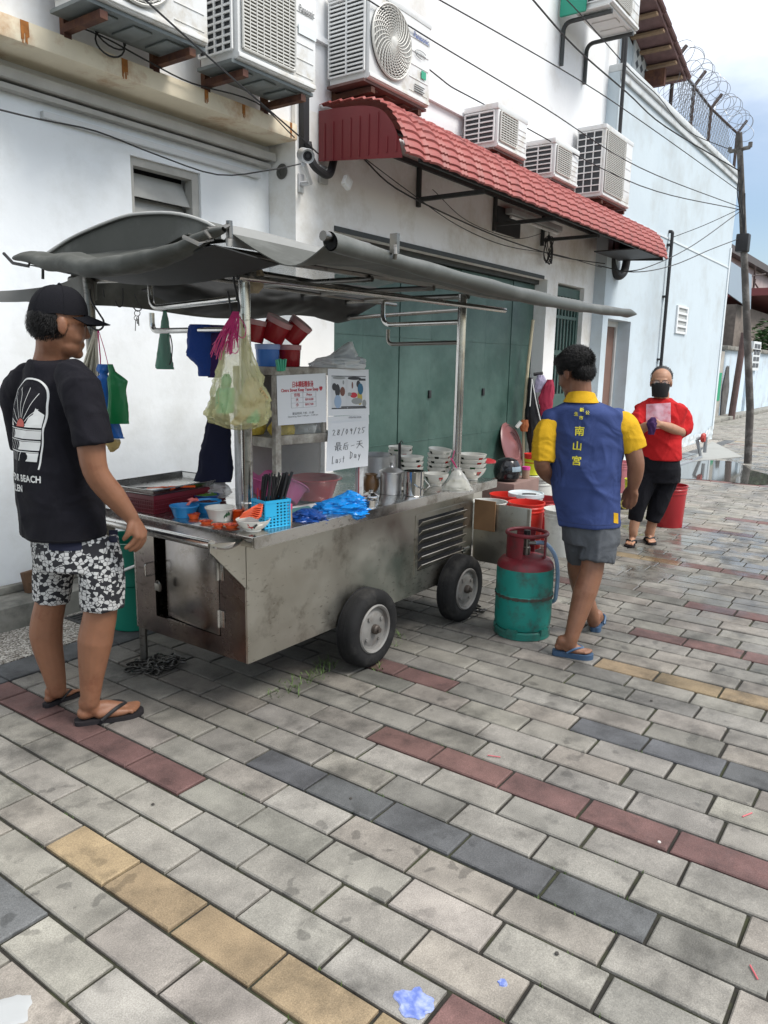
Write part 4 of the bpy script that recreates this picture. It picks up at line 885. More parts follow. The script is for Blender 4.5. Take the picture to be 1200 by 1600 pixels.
# the awning flap towards the street, rolled on a long pole
r0, r1 = py_(516, 377, 1.66), py_(994, 491, 1.62)
RL = Vector(r0); RR = Vector(r1)
def rpos(u): p = RL.lerp(RR, u); p.z -= .035*math.sin(math.pi*u); return p
def roll(u, v):
    p = rpos(u); a = 2*math.pi*v; r = .031-.003*u+.002*math.sin(u*40)+.0015*noise.noise((u*30, 0, 3))
    if u > .95: r *= max(.15, 1-(u-.95)/.05*.85)
    r *= 1+.10*math.sin(a*2+u*9)
    return p+Vector((0, r*math.cos(a), r*math.sin(a)))
b = MB(); b.grid(roll, 80, 18); rl = b.build('awning_roll', mat('roll_cloth', (.080, .085, .076), .5, var=.18, vscale=3.5, stain=((.14, .145, .135), .4, 3), bump=.05, bscale=18), cart, smooth=60)
b = MB(); d_ = (RR-RL).normalized(); b.tube([RL-d_*.035+Vector((0, 0, .012)), RL+d_*.2+Vector((0, 0, .012))], .013, 14); b.tube([RL-d_*.036+Vector((0, 0, .012)), RL-d_*.012+Vector((0, 0, .012))], .016, 14); b.build('roll_pole', tube_dk, rl)
b = MB(); b.lathe([(.0, .004), (.026, .004)], M=Matrix.Translation(RL) @ d_.to_track_quat('Z', 'Y').to_matrix().to_4x4(), n=20); b.build('roll_inside', black, rl)
def fsheet(u, v):
    # v 0 at the eave, 1 at the roll; u along X
    e = Vector((2.09+2.25*u, RY0-.01, 1.955-.05*u)); p = rpos(min(u*.985, .985)) + Vector((0, .02, -.012))
    q = e.lerp(p, v); s = math.sin(math.pi*v)
    q.z -= s*(.055*math.exp(-u*9)+.018)+.014*nz3(q.x*4, q.y*5)*s+.007*nz3(q.x*11+q.y*6, q.y*3)*s
    q.x += s*.05*math.exp(-u*10)
    return q
b = MB(); b.grid(fsheet, 70, 16, th=.004); b.build('awning_sheet', tarp_m, cart, smooth=60)
b = MB()
for px in (620,):
    p = py_(614, 386, 1.62); b.box((p.x-.006, p.y-.02, p.z-.02), (p.x+.012, p.y+.01, p.z+.045)); b.tube([p+Vector((-.03, -.03, .0)), p+Vector((-.035, -.035, -.03)), p+Vector((-.03, -.03, -.045))], .008, 8)
b.build('roll_clip', tube_dk, rl)
tip = rpos(.93); b = MB(); b.prism([rpos(.70)+Vector((0, .02, .012)), rpos(.80)+Vector((.10, .42, .085)), rpos(.90)+Vector((.22, .40, .075)), rpos(.985)+Vector((0, .01, .006))], (0, 0, -.004)); b.build('awning_corner', tarp_m, cart, smooth=0)
# wall side flap: pale band of cloth reaching behind the man
def bflap(u, v): 
    X = 4.25-2.05*u; y = 3.42+.10*v; z = 1.955-.18*v+.02*math.sin(u*9)*v-.05*(u*v); return (X, y, z)
b = MB(); b.grid(bflap, 40, 8, th=.004); b.build('back_flap', tarp_m, cart, smooth=60)
b = MB(); pA = [pd(-25, 456, 3.55), pd(40, 452, 3.6), pd(95, 443, 3.65), pd(128, 428, 3.6), pd(150, 415, 3.6)]; wd = [.045, .055, .09, .14, .15]
cc = bez(pA, 24); ww = np.interp(np.linspace(0, 1, len(cc)), np.linspace(0, 1, 5), wd)
b.grid(lambda u, v: cc[int(round(u*(len(cc)-1)))] - Vector((0, .02*math.sin(v*5), 1))*ww[int(round(u*(len(cc)-1)))]*v*1.0, len(cc)-1, 6, th=.004); b.build('back_flap_end', mat('tarp_faded', (.25, .25, .24), .8, var=.2, vscale=5), cart, smooth=60)
# dark cloth rolled up and sagging along the back of the roof
lowx = [222, 260, 300, 350, 400, 440, 470, 500, 525, 545, 575]; lowy = [452, 470, 488, 494, 497, 492, 487, 497, 504, 500, 478]
def bsag(u, v):
    x = 222+353*u; yl = float(np.interp(x, lowx, lowy)); yt = 424+24*u; y = yt+(yl-yt)*v
    p = py_(x, y, 3.30); p.y -= .16*math.sin(math.pi*v)**.8+.02*nz3(u*14, v*6)+.012*nz3(u*30, v*3); return p
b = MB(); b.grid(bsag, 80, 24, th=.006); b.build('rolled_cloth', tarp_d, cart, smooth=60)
for yy, zz in ((3.02, .035), (2.72, .05)): rail([(2.1, yy, RZ+zz), (4.25, yy-.03, RZ+zz-.03)], .012)
# ================================================================ THINGS ON AND ABOUT THE CART
def plas(name, col, rough=.35, **k): return mat(name, col, rough, **k)
P_red = plas('plastic_red', (.36, .016, .022), var=.08, vscale=5); P_mug = plas('mug_red', (.30, .012, .018), .22); P_blue = plas('plastic_blue', (.015, .24, .55), .35)
P_white = plas('pail_white', (.66, .66, .62), .5, var=.08, vscale=6, stain=((.35, .34, .31), .5, 5)); P_org = plas('plastic_orange', (.72, .10, .015), .35); P_orl = plas('orange_light', (.80, .13, .05), .35)
P_mar = plas('crate_maroon', (.16, .012, .022), .4); P_pink = plas('plastic_pink', (.50, .09, .24), .4); P_ylw = plas('plastic_yellow', (.55, .56, .02), .4)
P_black = plas('plastic_black', (.012, .012, .014), .35); P_green = plas('peg_green', (.04, .35, .20), .4); alu = mat('aluminium', (.55, .55, .55), .38, .9, var=.12, vscale=16, bump=.12, bscale=34)
P_mauve = plas('lid_mauve', (.20, .075, .075), .35)
china = mat('china', (.70, .685, .62), .18, var=.03, vscale=12); ch_blk = mat('glaze_black', (.02, .025, .02), .25); ch_red = mat('glaze_red', (.42, .03, .025), .25); ch_grn = mat('glaze_green', (.03, .10, .04), .3)
def sheet(name, col, a=.75, rough=.25, tr=0, **k): return mat(name, col, rough, alpha=a, trans=tr, **k)
bag_y = sheet('bag_yellow', (.72, .68, .36), .44, .22, bump=.5, bscale=30); bag_c = sheet('bag_clear', (.75, .75, .72), .5, .2); bag_b = sheet('bag_blue', (.01, .27, .75), .90, .25); bag_db = sheet('bag_dark_blue', (.010, .06, .26), .97, .3)
bag_g = sheet('bag_green', (.01, .20, .06), .93, .35); net_g = sheet('net_green', (.01, .20, .11), .82, .4); raf = mat('raffia_pink', (.60, .05, .20), .45); bag_w = sheet('bag_milky', (.72, .73, .72), .80, .35)
R0 = _r0.copy()
def ringloft(mb, rings, n=40, wr=.10, seed=0, fold=5, cap=True, mi=None):
    """rings: (centre, half width across, half depth); gathers and creases run down the length"""
    rs = []
    for k, (c, a, d) in enumerate(rings):
        row = []
        for j in range(n):
            q = 2*math.pi*j/n
            f = 1+wr*(.6*noise.noise((math.cos(q)*fold*.5+seed*3.1, math.sin(q)*fold*.5, k*.22+seed))+.4*noise.noise((math.cos(q)*fold+seed, math.sin(q)*fold, k*.6))) 
            row.append(Vector(c)+R0*a*f*math.cos(q)+FH*d*f*math.sin(q))
        rs.append(row)
    vs = [p for r in rs for p in r]
    fs = [(i*n+k, i*n+(k+1) % n, (i+1)*n+(k+1) % n, (i+1)*n+k) for i in range(len(rs)-1) for k in range(n)]
    if cap: fs += [tuple(range(n))[::-1], tuple((len(rs)-1)*n+k for k in range(n))]
    mb.add(vs, fs, mi)
def pxrings(D, rows, sub=5):
    """rows of (x left, x right, y, depth in metres) read off the photograph, at level distance D; smoothed"""
    P = [(pd(a, y, D)+pd(b, y, D))/2 for a, b, y, d in rows]; A = [(pd(b, y, D)-pd(a, y, D)).length/2 for a, b, y, d in rows]; Dd = [r[3]/2 for r in rows]
    t = np.arange(len(rows)); tt = np.linspace(0, len(rows)-1, (len(rows)-1)*sub+1)
    out = []
    for s in tt:
        i = min(int(s), len(rows)-2); f = s-i; g = f*f*(3-2*f)
        out.append((P[i].lerp(P[i+1], f), A[i]+(A[i+1]-A[i])*(.5*f+.5*g), Dd[i]+(Dd[i+1]-Dd[i])*(.5*f+.5*g)))
    return out
def single(name, label, cat, mb, mats, loc, group=None, smooth=40):
    o = mb.build(name, mats, loc=loc, smooth=smooth); setp(o, label, cat, group); return o
def Dat(p): return Vector(p).dot(FH)

# ---- display cabinet
F0 = Vector((2.50, 2.405, CT)); CA = math.radians(-9)
CM = Matrix.Translation(F0) @ Matrix.Rotation(CA, 4, 'Z'); cax = CM.to_3x3() @ Vector((1, 0, 0)); cay = CM.to_3x3() @ Vector((0, 1, 0)); caz = Vector((0, 0, 1))
CW, CD, CH = .552, .33, .665
def cf(x, y, off=0.0):                     # a point of the cabinet's front, off metres proud of it
    d = ray(x, y); P = F0-cay*off; return CAM+d*((P-CAM).dot(cay)/d.dot(cay))
wood_w = mat('weathered_wood', (.47, .44, .38), .85, var=.3, vscale=14, bump=.4, bscale=45, stain=((.13, .10, .075), .75, 9))
paint_w = mat('cabinet_white', (.62, .63, .62), .6, var=.1, vscale=8, stain=((.30, .28, .25), .4, 9))
glass = mat('cabinet_glass', (.35, .38, .37), .05, alpha=.10, spec=.5)
cab = thing('display_cabinet', 'weathered glass fronted food cabinet standing on the cart counter', 'cabinet', F0)
def cbox(a, c, bev=.003): b = MB(); b.box(a, c, bev=bev, M=CM); return b
for x in (0, CW-.032): 
    for y in (0, CD-.03): cbox((x, y, 0), (x+.032, y+.03, CH-.037)).build('post', wood_w if (x == 0 and y == 0) else paint_w, cab)
b = cbox((0, 0, CH-.036), (CW, CD, CH)); b.build('top', wood_w, cab)
b = cbox((.033, .002, .315), (CW-.033, .026, .358)); b.box((.006, .031, .30), (.026, CD-.031, .345), M=CM); b.build('cross_rail', wood_w, cab)
b = cbox((.033, .002, .0), (CW-.033, .026, .02)); b.build('bottom_rail', paint_w, cab)
b = cbox((.285, .003, .359), (.305, .024, CH-.037)); b.build('mullion', wood_w, cab)
b = cbox((.034, .028, .33), (CW-.034, CD-.004, .342)); b.build('shelf', paint_w, cab)
b = cbox((.034, .012, .021), (CW-.034, .015, .314), 0); b.build('glass_pane', glass, cab); b = cbox((.034, .012, .359), (.284, .015, CH-.038), 0); b.build('glass_pane', glass, cab)
b = cbox((.306, .012, .359), (CW-.034, .015, CH-.038), 0); b.build('glass_pane', glass, cab)
b = cbox((.02, CD-.028, .0), (CW-.033, CD-.02, CH-.038), 0); b.build('back_board', mat('back_sheet', (.30, .28, .27), .4, .3, var=.2, vscale=5), cab)
b = cbox((CW-.036, -.001, .02), (CW-.031, .001, .20), 0); b.build('red_tape', mat('tape_red', (.30, .01, .03), .5), cab)
paper = mat('paper', (.74, .75, .76), .7, var=.02, vscale=9); ink_r = mat('ink_red', (.50, .045, .06), .7); ink_k = mat('ink_black', (.03, .03, .035), .7); ink_g = mat('ink_grey', (.34, .34, .36), .7)
def quadpaper(px4, off, nu=10, curl=.002):
    c = [cf(*p, off) for p in px4]
    return lambda u, v: c[0].lerp(c[1], u).lerp(c[3].lerp(c[2], u), v)-cay*curl*(math.sin(5*u+2*v)+.6*math.sin(9*v+3*u))
# price notice
q4 = [(432, 587), (509, 583), (510, 659.5), (434, 665)]
fn = quadpaper(q4, .005, curl=.0006); b = MB(); b.grid(fn, 8, 8, th=.0006)
nl = single('price_notice', 'white price notice with red lettering taped to the left half of the cabinet front', 'notice', b, paper, fn(.5, .5))
nl_ = nl
def on(fn, u, v, off=.0022): return fn(u, v)-cay*off
ux = (fn(1, .5)-fn(0, .5)); NWd = ux.length; ux.normalize(); uy = (fn(.5, 0)-fn(.5, 1)); NH = uy.length; uy.normalize()
b = MB()
put_text(b, '日本横街粿条汤', .030, on(fn, .51, .245), ux, uy, mi=0, bold=.0006, width=NWd*.42)
put_text(b, 'Cintra Street Koay Teow Soup ♥', .02, on(fn, .50, .335), ux, uy, mi=0, bold=.0006, width=NWd*.84)
for txt, u, v, s in (('价钱', .39, .435, .017), ('Price', .64, .435, .016), ('大', .39, .53, .017), ('RM 8.00', .64, .53, .0145), ('小', .39, .63, .017), ('RM 7.00', .64, .63, .0145)): put_text(b, txt, s, on(fn, u, v), ux, uy, mi=0, bold=.0003)
for v in (.365, .465, .565, .665): p, q = on(fn, .27, v), on(fn, .78, v); b.tube([p, q], .0005, 4, mi=1)
for u in (.27, .51, .78): b.tube([on(fn, u, .365), on(fn, u, .665)], .0005, 4, mi=1)
put_text(b, '营业时间: 7.00 - 11.00', .013, on(fn, .51, .80), ux, uy, mi=2, width=NWd*.44)
put_text(b, 'Operating Hour: 7.00 pm - 11.00 pm', .010, on(fn, .51, .85), ux, uy, mi=2, width=NWd*.62)
b.build('lettering', [ink_r, ink_g, ink_k], nl, smooth=0)
# photo print
q4 = [(512, 576), (576, 577.5), (577, 648), (512.5, 650)]
fn = quadpaper(q4, .004, curl=.0004); b = MB(); b.grid(fn, 6, 6, th=.0006); ph = single('photo_print', 'white sheet with a printed photo at the top right of the cabinet front', 'photo print', b, paper, fn(.5, .5))
ux = (fn(1, .5)-fn(0, .5)).normalized(); uy = (fn(.5, 0)-fn(.5, 1)).normalized()
pics = [mat('print_%s' % n, c, .5) for n, c in (('pale', (.66, .67, .68)), ('black', (.04, .04, .045)), ('sky', (.32, .43, .58)), ('red_ink', (.55, .03, .05)), ('ochre', (.50, .38, .08)), ('teal', (.03, .14, .24)), ('brown', (.18, .07, .05)), ('mid', (.30, .31, .30)))]
b = MB()
def blob(u0, v0, u1, v1, mi, off): 
    c = ((u0+u1)/2, (v0+v1)/2); r = ((u1-u0)/2, (v1-v0)/2)
    b.add([on(fn, c[0]+r[0]*math.cos(a), c[1]+r[1]*math.sin(a), off) for a in [2*math.pi*k/14 for k in range(14)]], [tuple(range(14))], mi)
def rect(u0, v0, u1, v1, mi, off): b.add([on(fn, u, v, off) for u, v in ((u0, v0), (u1, v0), (u1, v1), (u0, v1))], [(0, 1, 2, 3)], mi)
rect(.08, .15, .92, .85, 0, .0012); rect(.08, .83, .92, .855, 1, .0016); rect(.08, .145, .92, .16, 1, .0016)
for a_ in ((.10, .16, .42, .22, 7), (.46, .16, .80, .23, 1), (.09, .30, .2, .46, 1), (.16, .32, .28, .60, 1), (.14, .55, .31, .84, 2), (.28, .38, .40, .58, 6), (.30, .58, .44, .80, 0), (.34, .24, .38, .33, 7), (.45, .50, .56, .58, 7), (.52, .50, .70, .62, 3), (.71, .30, .85, .55, 5), (.68, .24, .78, .40, 1), (.70, .45, .82, .78, 4), (.55, .62, .82, .76, 7), (.46, .60, .58, .82, 0), (.82, .66, .92, .82, 7), (.56, .27, .60, .42, 6)): blob(*a_, .002+.00004*a_[4])
rect(.44, .16, .465, .84, 0, .0026); rect(.74, .20, .91, .245, 1, .0026); rect(.3, .80, .9, .825, 1, .003)
b.build('printed_picture', pics, ph, smooth=0)
b = MB(); q4 = [(512, 651), (576, 648), (576.5, 662), (512.5, 665)]; f2 = quadpaper(q4, .0035, curl=.0003); b.grid(f2, 4, 4, th=.0005); put_text(b, 'OPERATING HOURS', .012, f2(.65, .3)-cay*.002, ux, uy, mi=1, bold=.0004, width=.085); put_text(b, 'Thank you for your support', .008, f2(.66, .85)-cay*.002, ux, uy, mi=1, width=.10)
b.box((0, 0, 0), (.001, .001, .001), M=Matrix.Translation(f2(.2, .5)), mi=1)
single('printed_slip', 'narrow printed slip showing between the photo print and the handwritten note', 'notice', b, [paper, ink_g], f2(.5, .5), smooth=0)
# handwritten note
q4 = [(512.5, 661), (577, 657), (574.5, 728), (508.5, 737)]
fn = quadpaper(q4, .010, curl=.003); b = MB(); b.grid(fn, 16, 16, th=.0006); hw = single('handwritten_note', 'creased handwritten last day note taped to the lower right of the cabinet', 'notice', b, paper, fn(.5, .5))
b = MB(); r_ = .0011
def stroke(pts): b.tube([on(fn, u, v, .0022) for u, v in pts], r_, 5)
def glyphs(text, u, v, h, step):
    G = {'2': [[(0, .2), (.3, 0), (.6, .2), (.1, .95), (.75, .95)]], '8': [[(.6, .1), (.2, .05), (.15, .35), (.6, .6), (.5, .95), (.1, .9), (.15, .6), (.6, .3), (.6, .1)]], '/': [[(.6, -.15), (.1, 1.1)]],
         '0': [[(.3, 0), (.05, .5), (.3, .95), (.6, .5), (.3, 0)]], '9': [[(.6, .15), (.3, 0), (.1, .3), (.4, .45), (.6, .1), (.5, 1)]], '5': [[(.2, 0), (.15, .4), (.55, .55), (.45, .9), (.05, .95)], [(.2, 0), (.9, -.05)]],
         'L': [[(.2, 0), (.05, .95), (.65, .85)]], 'a': [[(.55, .5), (.2, .45), (.1, .85), (.4, .9), (.6, .5), (.65, .95)]], 's': [[(.55, .45), (.2, .5), (.5, .75), (.1, .95)]], 't': [[(.35, .15), (.25, .95)], [(.05, .45), (.6, .4)]],
         'D': [[(.2, .05), (.1, .95)], [(.0, .05), (.7, .3), (.6, .75), (.1, .95)]], 'y': [[(.1, .5), (.3, .85), (.6, .5)], [(.6, .5), (.2, 1.3)]], ' ': []}
    for ch in text:
        for st in G[ch]: stroke([(u+x*step*.85, v+(y-1)*h) for x, y in st])
        u += step
glyphs('28/09/25', .10, .265, .12, .105); glyphs('Last', .12, .86, .17, .085); glyphs('Day', .55, .80, .17, .10)
def han(c, u, v, s, S):
    for st in S: stroke([(u+x*s, v+y*s) for x, y in st])
han('zui', .17, .42, .17, [[(.25, 0), (.75, 0), (.75, .3), (.25, .3), (.25, 0)], [(.25, .15), (.75, .15)], [(0, .42), (1, .40)], [(.2, .42), (.15, .95)], [(.45, .42), (.42, 1.05)], [(.2, .6), (.45, .58)], [(.1, .82), (.5, .74)], [(.6, .55), (.9, .55), (.55, 1)], [(.6, .65), (1, 1)]])
han('hou', .37, .44, .15, [[(.75, 0), (.25, .1)], [(.25, .1), (.1, .9)], [(.2, .38), (.95, .34)], [(.35, .58), (.8, .56), (.75, .95), (.38, .95), (.35, .58)]])
han('yi', .57, .52, .10, [[(0, 0), (.8, -.15)]]); han('tian', .70, .42, .17, [[(.1, .1), (.8, .05)], [(0, .42), (.9, .36)], [(.48, .08), (.40, .5), (.05, .95)], [(.45, .45), (1, .95)]])
b.build('ink_strokes', ink_k, hw, smooth=0)

# ---- inside the cabinet
def basin(r, h, rb, th=.004): return [(rb, 0), (rb+.002, .004), (r*.93, h*.85), (r, h*.97), (r+.012, h*.97), (r+.014, h), (r+.010, h+.004), (r-.002, h), (r*.93-th, h*.85), (rb-.004, .008), (0, .008)]
def lth(name, label, cat, prof, p, m, n=40, M=None, group=None, mf=None, smooth=40):
    b = MB(); b.lathe(prof, c=(p if M is None else (0, 0, 0)), n=n, M=M, mf=mf); return single(name, label, cat, b, m, p, group, smooth)
def cl(x, y, z): return CM @ Vector((x, y, z))
lth('plastic_tub', 'large red plastic tub behind the lower glass of the cabinet', 'tub', basin(.135, .105, .095), cl(.355, .165, .012), P_red)
lth('colander', 'pink plastic colander leaning inside the cabinet beside the red tub', 'colander', basin(.082, .085, .06), cl(.135, .10, .03), P_pink, M=Matrix.Translation(cl(.135, .11, .035)) @ Matrix.Rotation(.55, 4, 'Y'))
lth('colander', 'pink plastic colander at the left side of the cabinet, behind the cart post', 'colander', basin(.09, .09, .06), cl(.10, .26, .02), P_pink, M=Matrix.Translation(cl(.12, .24, .05)) @ Matrix.Rotation(.2, 4, 'X'))
b = MB(); ringloft(b, [(cl(.095, .08, .345+k*.014), .062*math.sin(math.pi*(.25+.6*k/6)), .035*math.sin(math.pi*(.25+.6*k/6))) for k in range(7)], wr=.5, seed=3, fold=3); single('noodle_bag', 'bag of yellow noodles on the cabinet shelf below the price notice', 'bag', b, mat('noodle_yellow', (.62, .46, .07), .55, var=.25, vscale=40, bump=.5, bscale=90), cl(.095, .08, .345))
b = MB(); ringloft(b, [(cl(.205, .07, .345+k*.013), .075*math.sin(math.pi*(.2+.7*k/6)), .035*math.sin(math.pi*(.2+.7*k/6))) for k in range(7)], wr=.6, seed=5, fold=4); single('clear_bag', 'clear plastic bag on the cabinet shelf beside the yellow noodles', 'bag', b, bag_c, cl(.2, .07, .345))
b = MB(); ringloft(b, [(cl(.035, .2, .35+k*.015), .05*math.sin(math.pi*(.25+.6*k/6)), .06*math.sin(math.pi*(.25+.6*k/6))) for k in range(7)], wr=.5, seed=8, fold=3); single('noodle_bag', 'bag of yellow noodles at the left end of the cabinet shelf', 'bag', b, MATS['noodle_yellow'], cl(.04, .2, .35))
lth('bowl_inside', 'white bowl standing at the right end inside the cabinet', 'bowl', basin(.05, .06, .03), cl(.475, .2, .012), china)

# ---- mugs on the cabinet roof
def mug(label, base, mt, up=(0, 0, 1), hand=None, r=.056, h=.098):
    M = Matrix.Translation(base) @ Vector(up).to_track_quat('Z', 'Y').to_matrix().to_4x4()
    t = thing('plastic_mug', label, 'mug', base, 'plastic mugs stacked on the cabinet')
    b = MB(); b.lathe([(r*.86, 0), (r*.9, .004), (r, h), (r-.003, h), (r*.87, .006), (0, .006)], M=M, n=36); b.build('cup', mt, t)
    b = MB(); b.lathe([(r*.985, h*.78), (r+.0012, h*.785), (r+.003, h), (r-.001, h+.002), (r-.003, h)], M=M, n=36); b.build('rim', mat('mug_rim_'+mt.name, [min(1, .25+c*.8) for c in mt.node_tree.nodes['Principled BSDF'].inputs['Base Color'].default_value[:3]], .3), t)
    if hand is not None:
        c, s = math.cos(hand), math.sin(hand); b = MB(); b.tube([M @ Vector((c*q, s*q, z)) for q, z in fil([(r*.92, h*.85, 0), (r+.026, h*.85, 0), (r+.026, h*.25, 0), (r*.9, h*.2, 0)], .02) for q, z in [(q, z)]] if False else [M @ Vector((c*v.x, s*v.x, v.y)) for v in fil([(r*.92, h*.85, 0), (r+.026, h*.85, 0), (r+.026, h*.25, 0), (r*.9, h*.2, 0)], .02)], .005, 8); b.build('handle', mt, t)
    return t
P_mugb = plas('mug_blue', (.07, .20, .55), .25)
zt_ = CT+CH+.001
m1 = cl(.056, .13, CH+.001); m2 = cl(.172, .12, CH+.001)
mug('blue plastic mug standing at the left corner of the cabinet top', m1, P_mugb)
mug('red plastic mug standing upright on the cabinet beside the blue one', m2, P_mug, hand=math.radians(-25))
ar = R0; 
mug('red plastic mug leaning at the left, highest behind the hanging yellow bag', cl(-.002, .17, CH+.110), P_mug, up=Vector((0, 0, 1))+ar*.18)
mug('red plastic mug tipped sideways on top of the blue mug', m1+Vector((.022, 0, .118)), P_mug, up=Vector((0, 0, 1))+ar*.50-FH*.12, r=.060, h=.106)
mug('red plastic mug tipped furthest to the right on top of the upright red mug', m2+Vector((.000, 0, .122)), P_mug, up=Vector((0, 0, 1))+ar*.80-FH*.1, r=.055, h=.104)
b = MB(); p = cf(439, 571, .012)
for k in range(4): b.box((-.0045, -.008, -.026), (.0045, .008, .026), bev=.002, M=Matrix.Translation(p+cax*(k*.0125-.018)+Vector((0, 0, .003*(k % 2)))) @ Matrix.Rotation(CA, 4, 'Z') @ Matrix.Rotation(.12*(k-1.5), 4, 'Y'))
single('clothes_pegs', 'row of four green clothes pegs clipped to the cabinet top edge', 'pegs', b, P_green, p)
b = MB(); D = Dat(cl(.38, .1, 0)); ringloft(b, pxrings(D, [(486, 566, 575.5, .14), (484, 570, 568, .16), (498, 570, 561, .13), (515, 558, 555, .10), (528, 554, 546, .05), (538, 552, 538, .03), (545, 551, 534, .015)]), wr=.35, seed=4, fold=4); single('plastic_bags', 'crumpled milky plastic bags lying on the right half of the cabinet top', 'bag', b, bag_w, cl(.4, .1, CH))

# ---- crockery with the painted cockerel
def bowl_prof(r, h): return [(r*.46, 0), (r*.46, h*.12), (r*.44, h*.13), (r*.62, h*.25), (r*.82, h*.52), (r*.95, h*.84), (r*1.0, h), (r*.985, h*1.01), (r*.93, h*.84), (r*.79, h*.52), (r*.58, h*.28), (0, h*.2)]
def motif(seed, n=48):
    rr = random.Random(seed); marks = {}
    k0 = rr.randrange(n)
    for q in range(4):
        c = (k0+q*12+rr.randrange(3)) % n; col_ = (2, 1, 3, 1)[q % 4]
        for d in range(-2, 3):
            marks[((c+d) % n, 4)] = col_ if abs(d) < 2 else 0
            if abs(d) < 2: marks[((c+d) % n, 3)] = (1, col_, 3)[d+1]
    return lambda i, k: marks.get((k, i), 0) if i in (3, 4) else 0
def bowl_prof2(r, h): return [(r*.46, 0), (r*.46, h*.12), (r*.62, h*.25), (r*.76, h*.44), (r*.86, h*.60), (r*.935, h*.78), (r*1.0, h), (r*.985, h*1.012), (r*.92, h*.80), (r*.74, h*.46), (r*.55, h*.28), (0, h*.2)]
def bowl(label, p, r, h, seed, tilt=None, group='painted china bowls'):
    b = MB(); M = Matrix.Translation(p) @ (tilt or Matrix.Identity(4)); b.lathe(bowl_prof2(r, h), M=M, n=48, mf=motif(seed)); return single('china_bowl', label, 'bowl', b, [china, ch_blk, ch_red, ch_grn], p, group, 45)
def stack(xy, r, h, n, gap, s0, names, last_tilt=None):
    for k in range(n): bowl(names[k], Vector((xy[0], xy[1], CT+.001+k*gap)), r, h, s0+k*7, last_tilt if k == n-1 else None)
A_ = (3.70, 2.47)
stack(A_, .076, .068, 4, .029, 3, ['bottom bowl of the stack behind the steel dipper mug', 'second bowl from the bottom behind the steel dipper mug', 'third bowl from the bottom behind the steel dipper mug', 'top bowl of the stack behind the steel dipper mug'])
stack((3.98, 2.74), .078, .066, 5, .026, 40, ['bottom bowl of the stack furthest back by the green gate', 'second bowl up in the stack furthest back', 'middle bowl in the stack furthest back', 'fourth bowl up in the stack furthest back', 'top bowl of the stack furthest back by the green gate'])
stack((3.98, 2.45), .074, .066, 5, .028, 80, ['bottom bowl of the tall stack left of the far cart post', 'second bowl up in the tall stack left of the far post', 'middle bowl in the tall stack left of the far post', 'fourth bowl up in the tall stack left of the far post', 'tilted top bowl of the tall stack left of the far cart post'], Matrix.Rotation(.12, 4, 'X'))
bowl('single painted bowl in front of the stacks, behind the tied soup bag', Vector((3.72, 2.305, CT+.001)), .074, .068, 12)
stack((4.055, 2.262), .090, .072, 4, .028, 120, ['bottom bowl of the stack at the far right end of the counter', 'second bowl up in the stack at the right end of the counter', 'third bowl up in the stack at the right end of the counter', 'top bowl of the stack at the far right end of the counter'])
lth('china_saucer', 'small white saucer lying on the counter by the lidded pot', 'saucer', [(.03, 0), (.05, .008), (.052, .010), (.03, .004), (0, .003)], Vector((3.43, 2.36, CT+.001)), china)
# pots
def pot(name, label, cat, p, r, h, m, lid=True, body=None):
    t = thing(name, label, cat, p); b = MB(); b.lathe([(r*.96, 0), (r, .006), (r, h*.97), (r+.005, h), (r-.002, h), (r-.004, .01), (0, .008)], c=p, n=40); b.build('body', m, t)
    if lid:
        b = MB(); b.lathe([(r+.008, h), (r+.008, h+.006), (r*.85, h+.017), (r*.4, h+.026), (.012, h+.028), (.008, h+.036), (.015, h+.044), (.008, h+.05), (0, h+.05)], c=p, n=40); b.build('lid', m, t)
    return t
pot('lidded_pot', 'dented aluminium pot with a knobbed lid near the cabinet', 'pot', Vector((3.31, 2.335, CT+.001)), .058, .115, alu)
pot('cooking_pot', 'large aluminium pot behind the lidded pot', 'pot', Vector((3.80, 2.80, CT+.001)), .125, .13, alu, lid=False)
lth('clay_jar', 'small brown glazed jar between the cabinet and the lidded pot', 'jar', [(.028, 0), (.04, .015), (.047, .045), (.042, .075), (.032, .09), (.036, .10), (.030, .10), (.025, .09), (0, .085)], Vector((3.27, 2.44, CT+.001)), mat('brown_glaze', (.16, .085, .035), .3, var=.3, vscale=9))
mm = Vector((3.345, 2.212, CT+.001)); t = thing('dipper_mug', 'shiny straight steel dipper mug with a bent wire handle at the counter edge', 'mug', mm)
shiny = mat('shiny_steel', (.62, .61, .59), .12, 1.0, rvar=.05, vscale=6)
b = MB(); b.lathe([(.053, 0), (.055, .003), (.055, .130), (.057, .132), (.053, .132), (.053, .006), (0, .005)], c=mm, n=40); b.build('cup', shiny, t)
b = MB(); sd = (R0*.9-FH*.5).normalized(); b.tube([mm+Vector((0, 0, .10))-R0*.045-FH*.03, mm+Vector((0, 0, .055))+R0*.02-FH*.06, mm+Vector((0, 0, .035))+R0*.06-FH*.03, mm+Vector((0, 0, .05))+R0*.085, mm+Vector((0, 0, .085))+R0*.055], .004, 8); b.build('handle', shiny, t)
for lb, xy, r, h in (('flat round steel tin at the foot of the cabinet, nearest the blue bag', (2.945, 2.205), .036, .030), ('small domed steel condiment pot at the foot of the cabinet', (3.035, 2.262), .040, .030)):
    p = Vector((*xy, CT+.001)); t = thing('steel_tin', lb, 'tin', p); b = MB(); b.lathe([(r, 0), (r, h), (r-.002, h), (0, h-.004)], c=p, n=32); b.build('body', shiny, t)
    if h > .02 and r > .038:
        b = MB(); b.lathe([(r+.004, h), (r+.003, h+.004), (r*.6, h+.018), (.01, h+.022), (.012, h+.032), (0, h+.034)], c=p, n=32); b.build('lid', shiny, t)
p = Vector((3.12, 2.30, CT+.001)); 
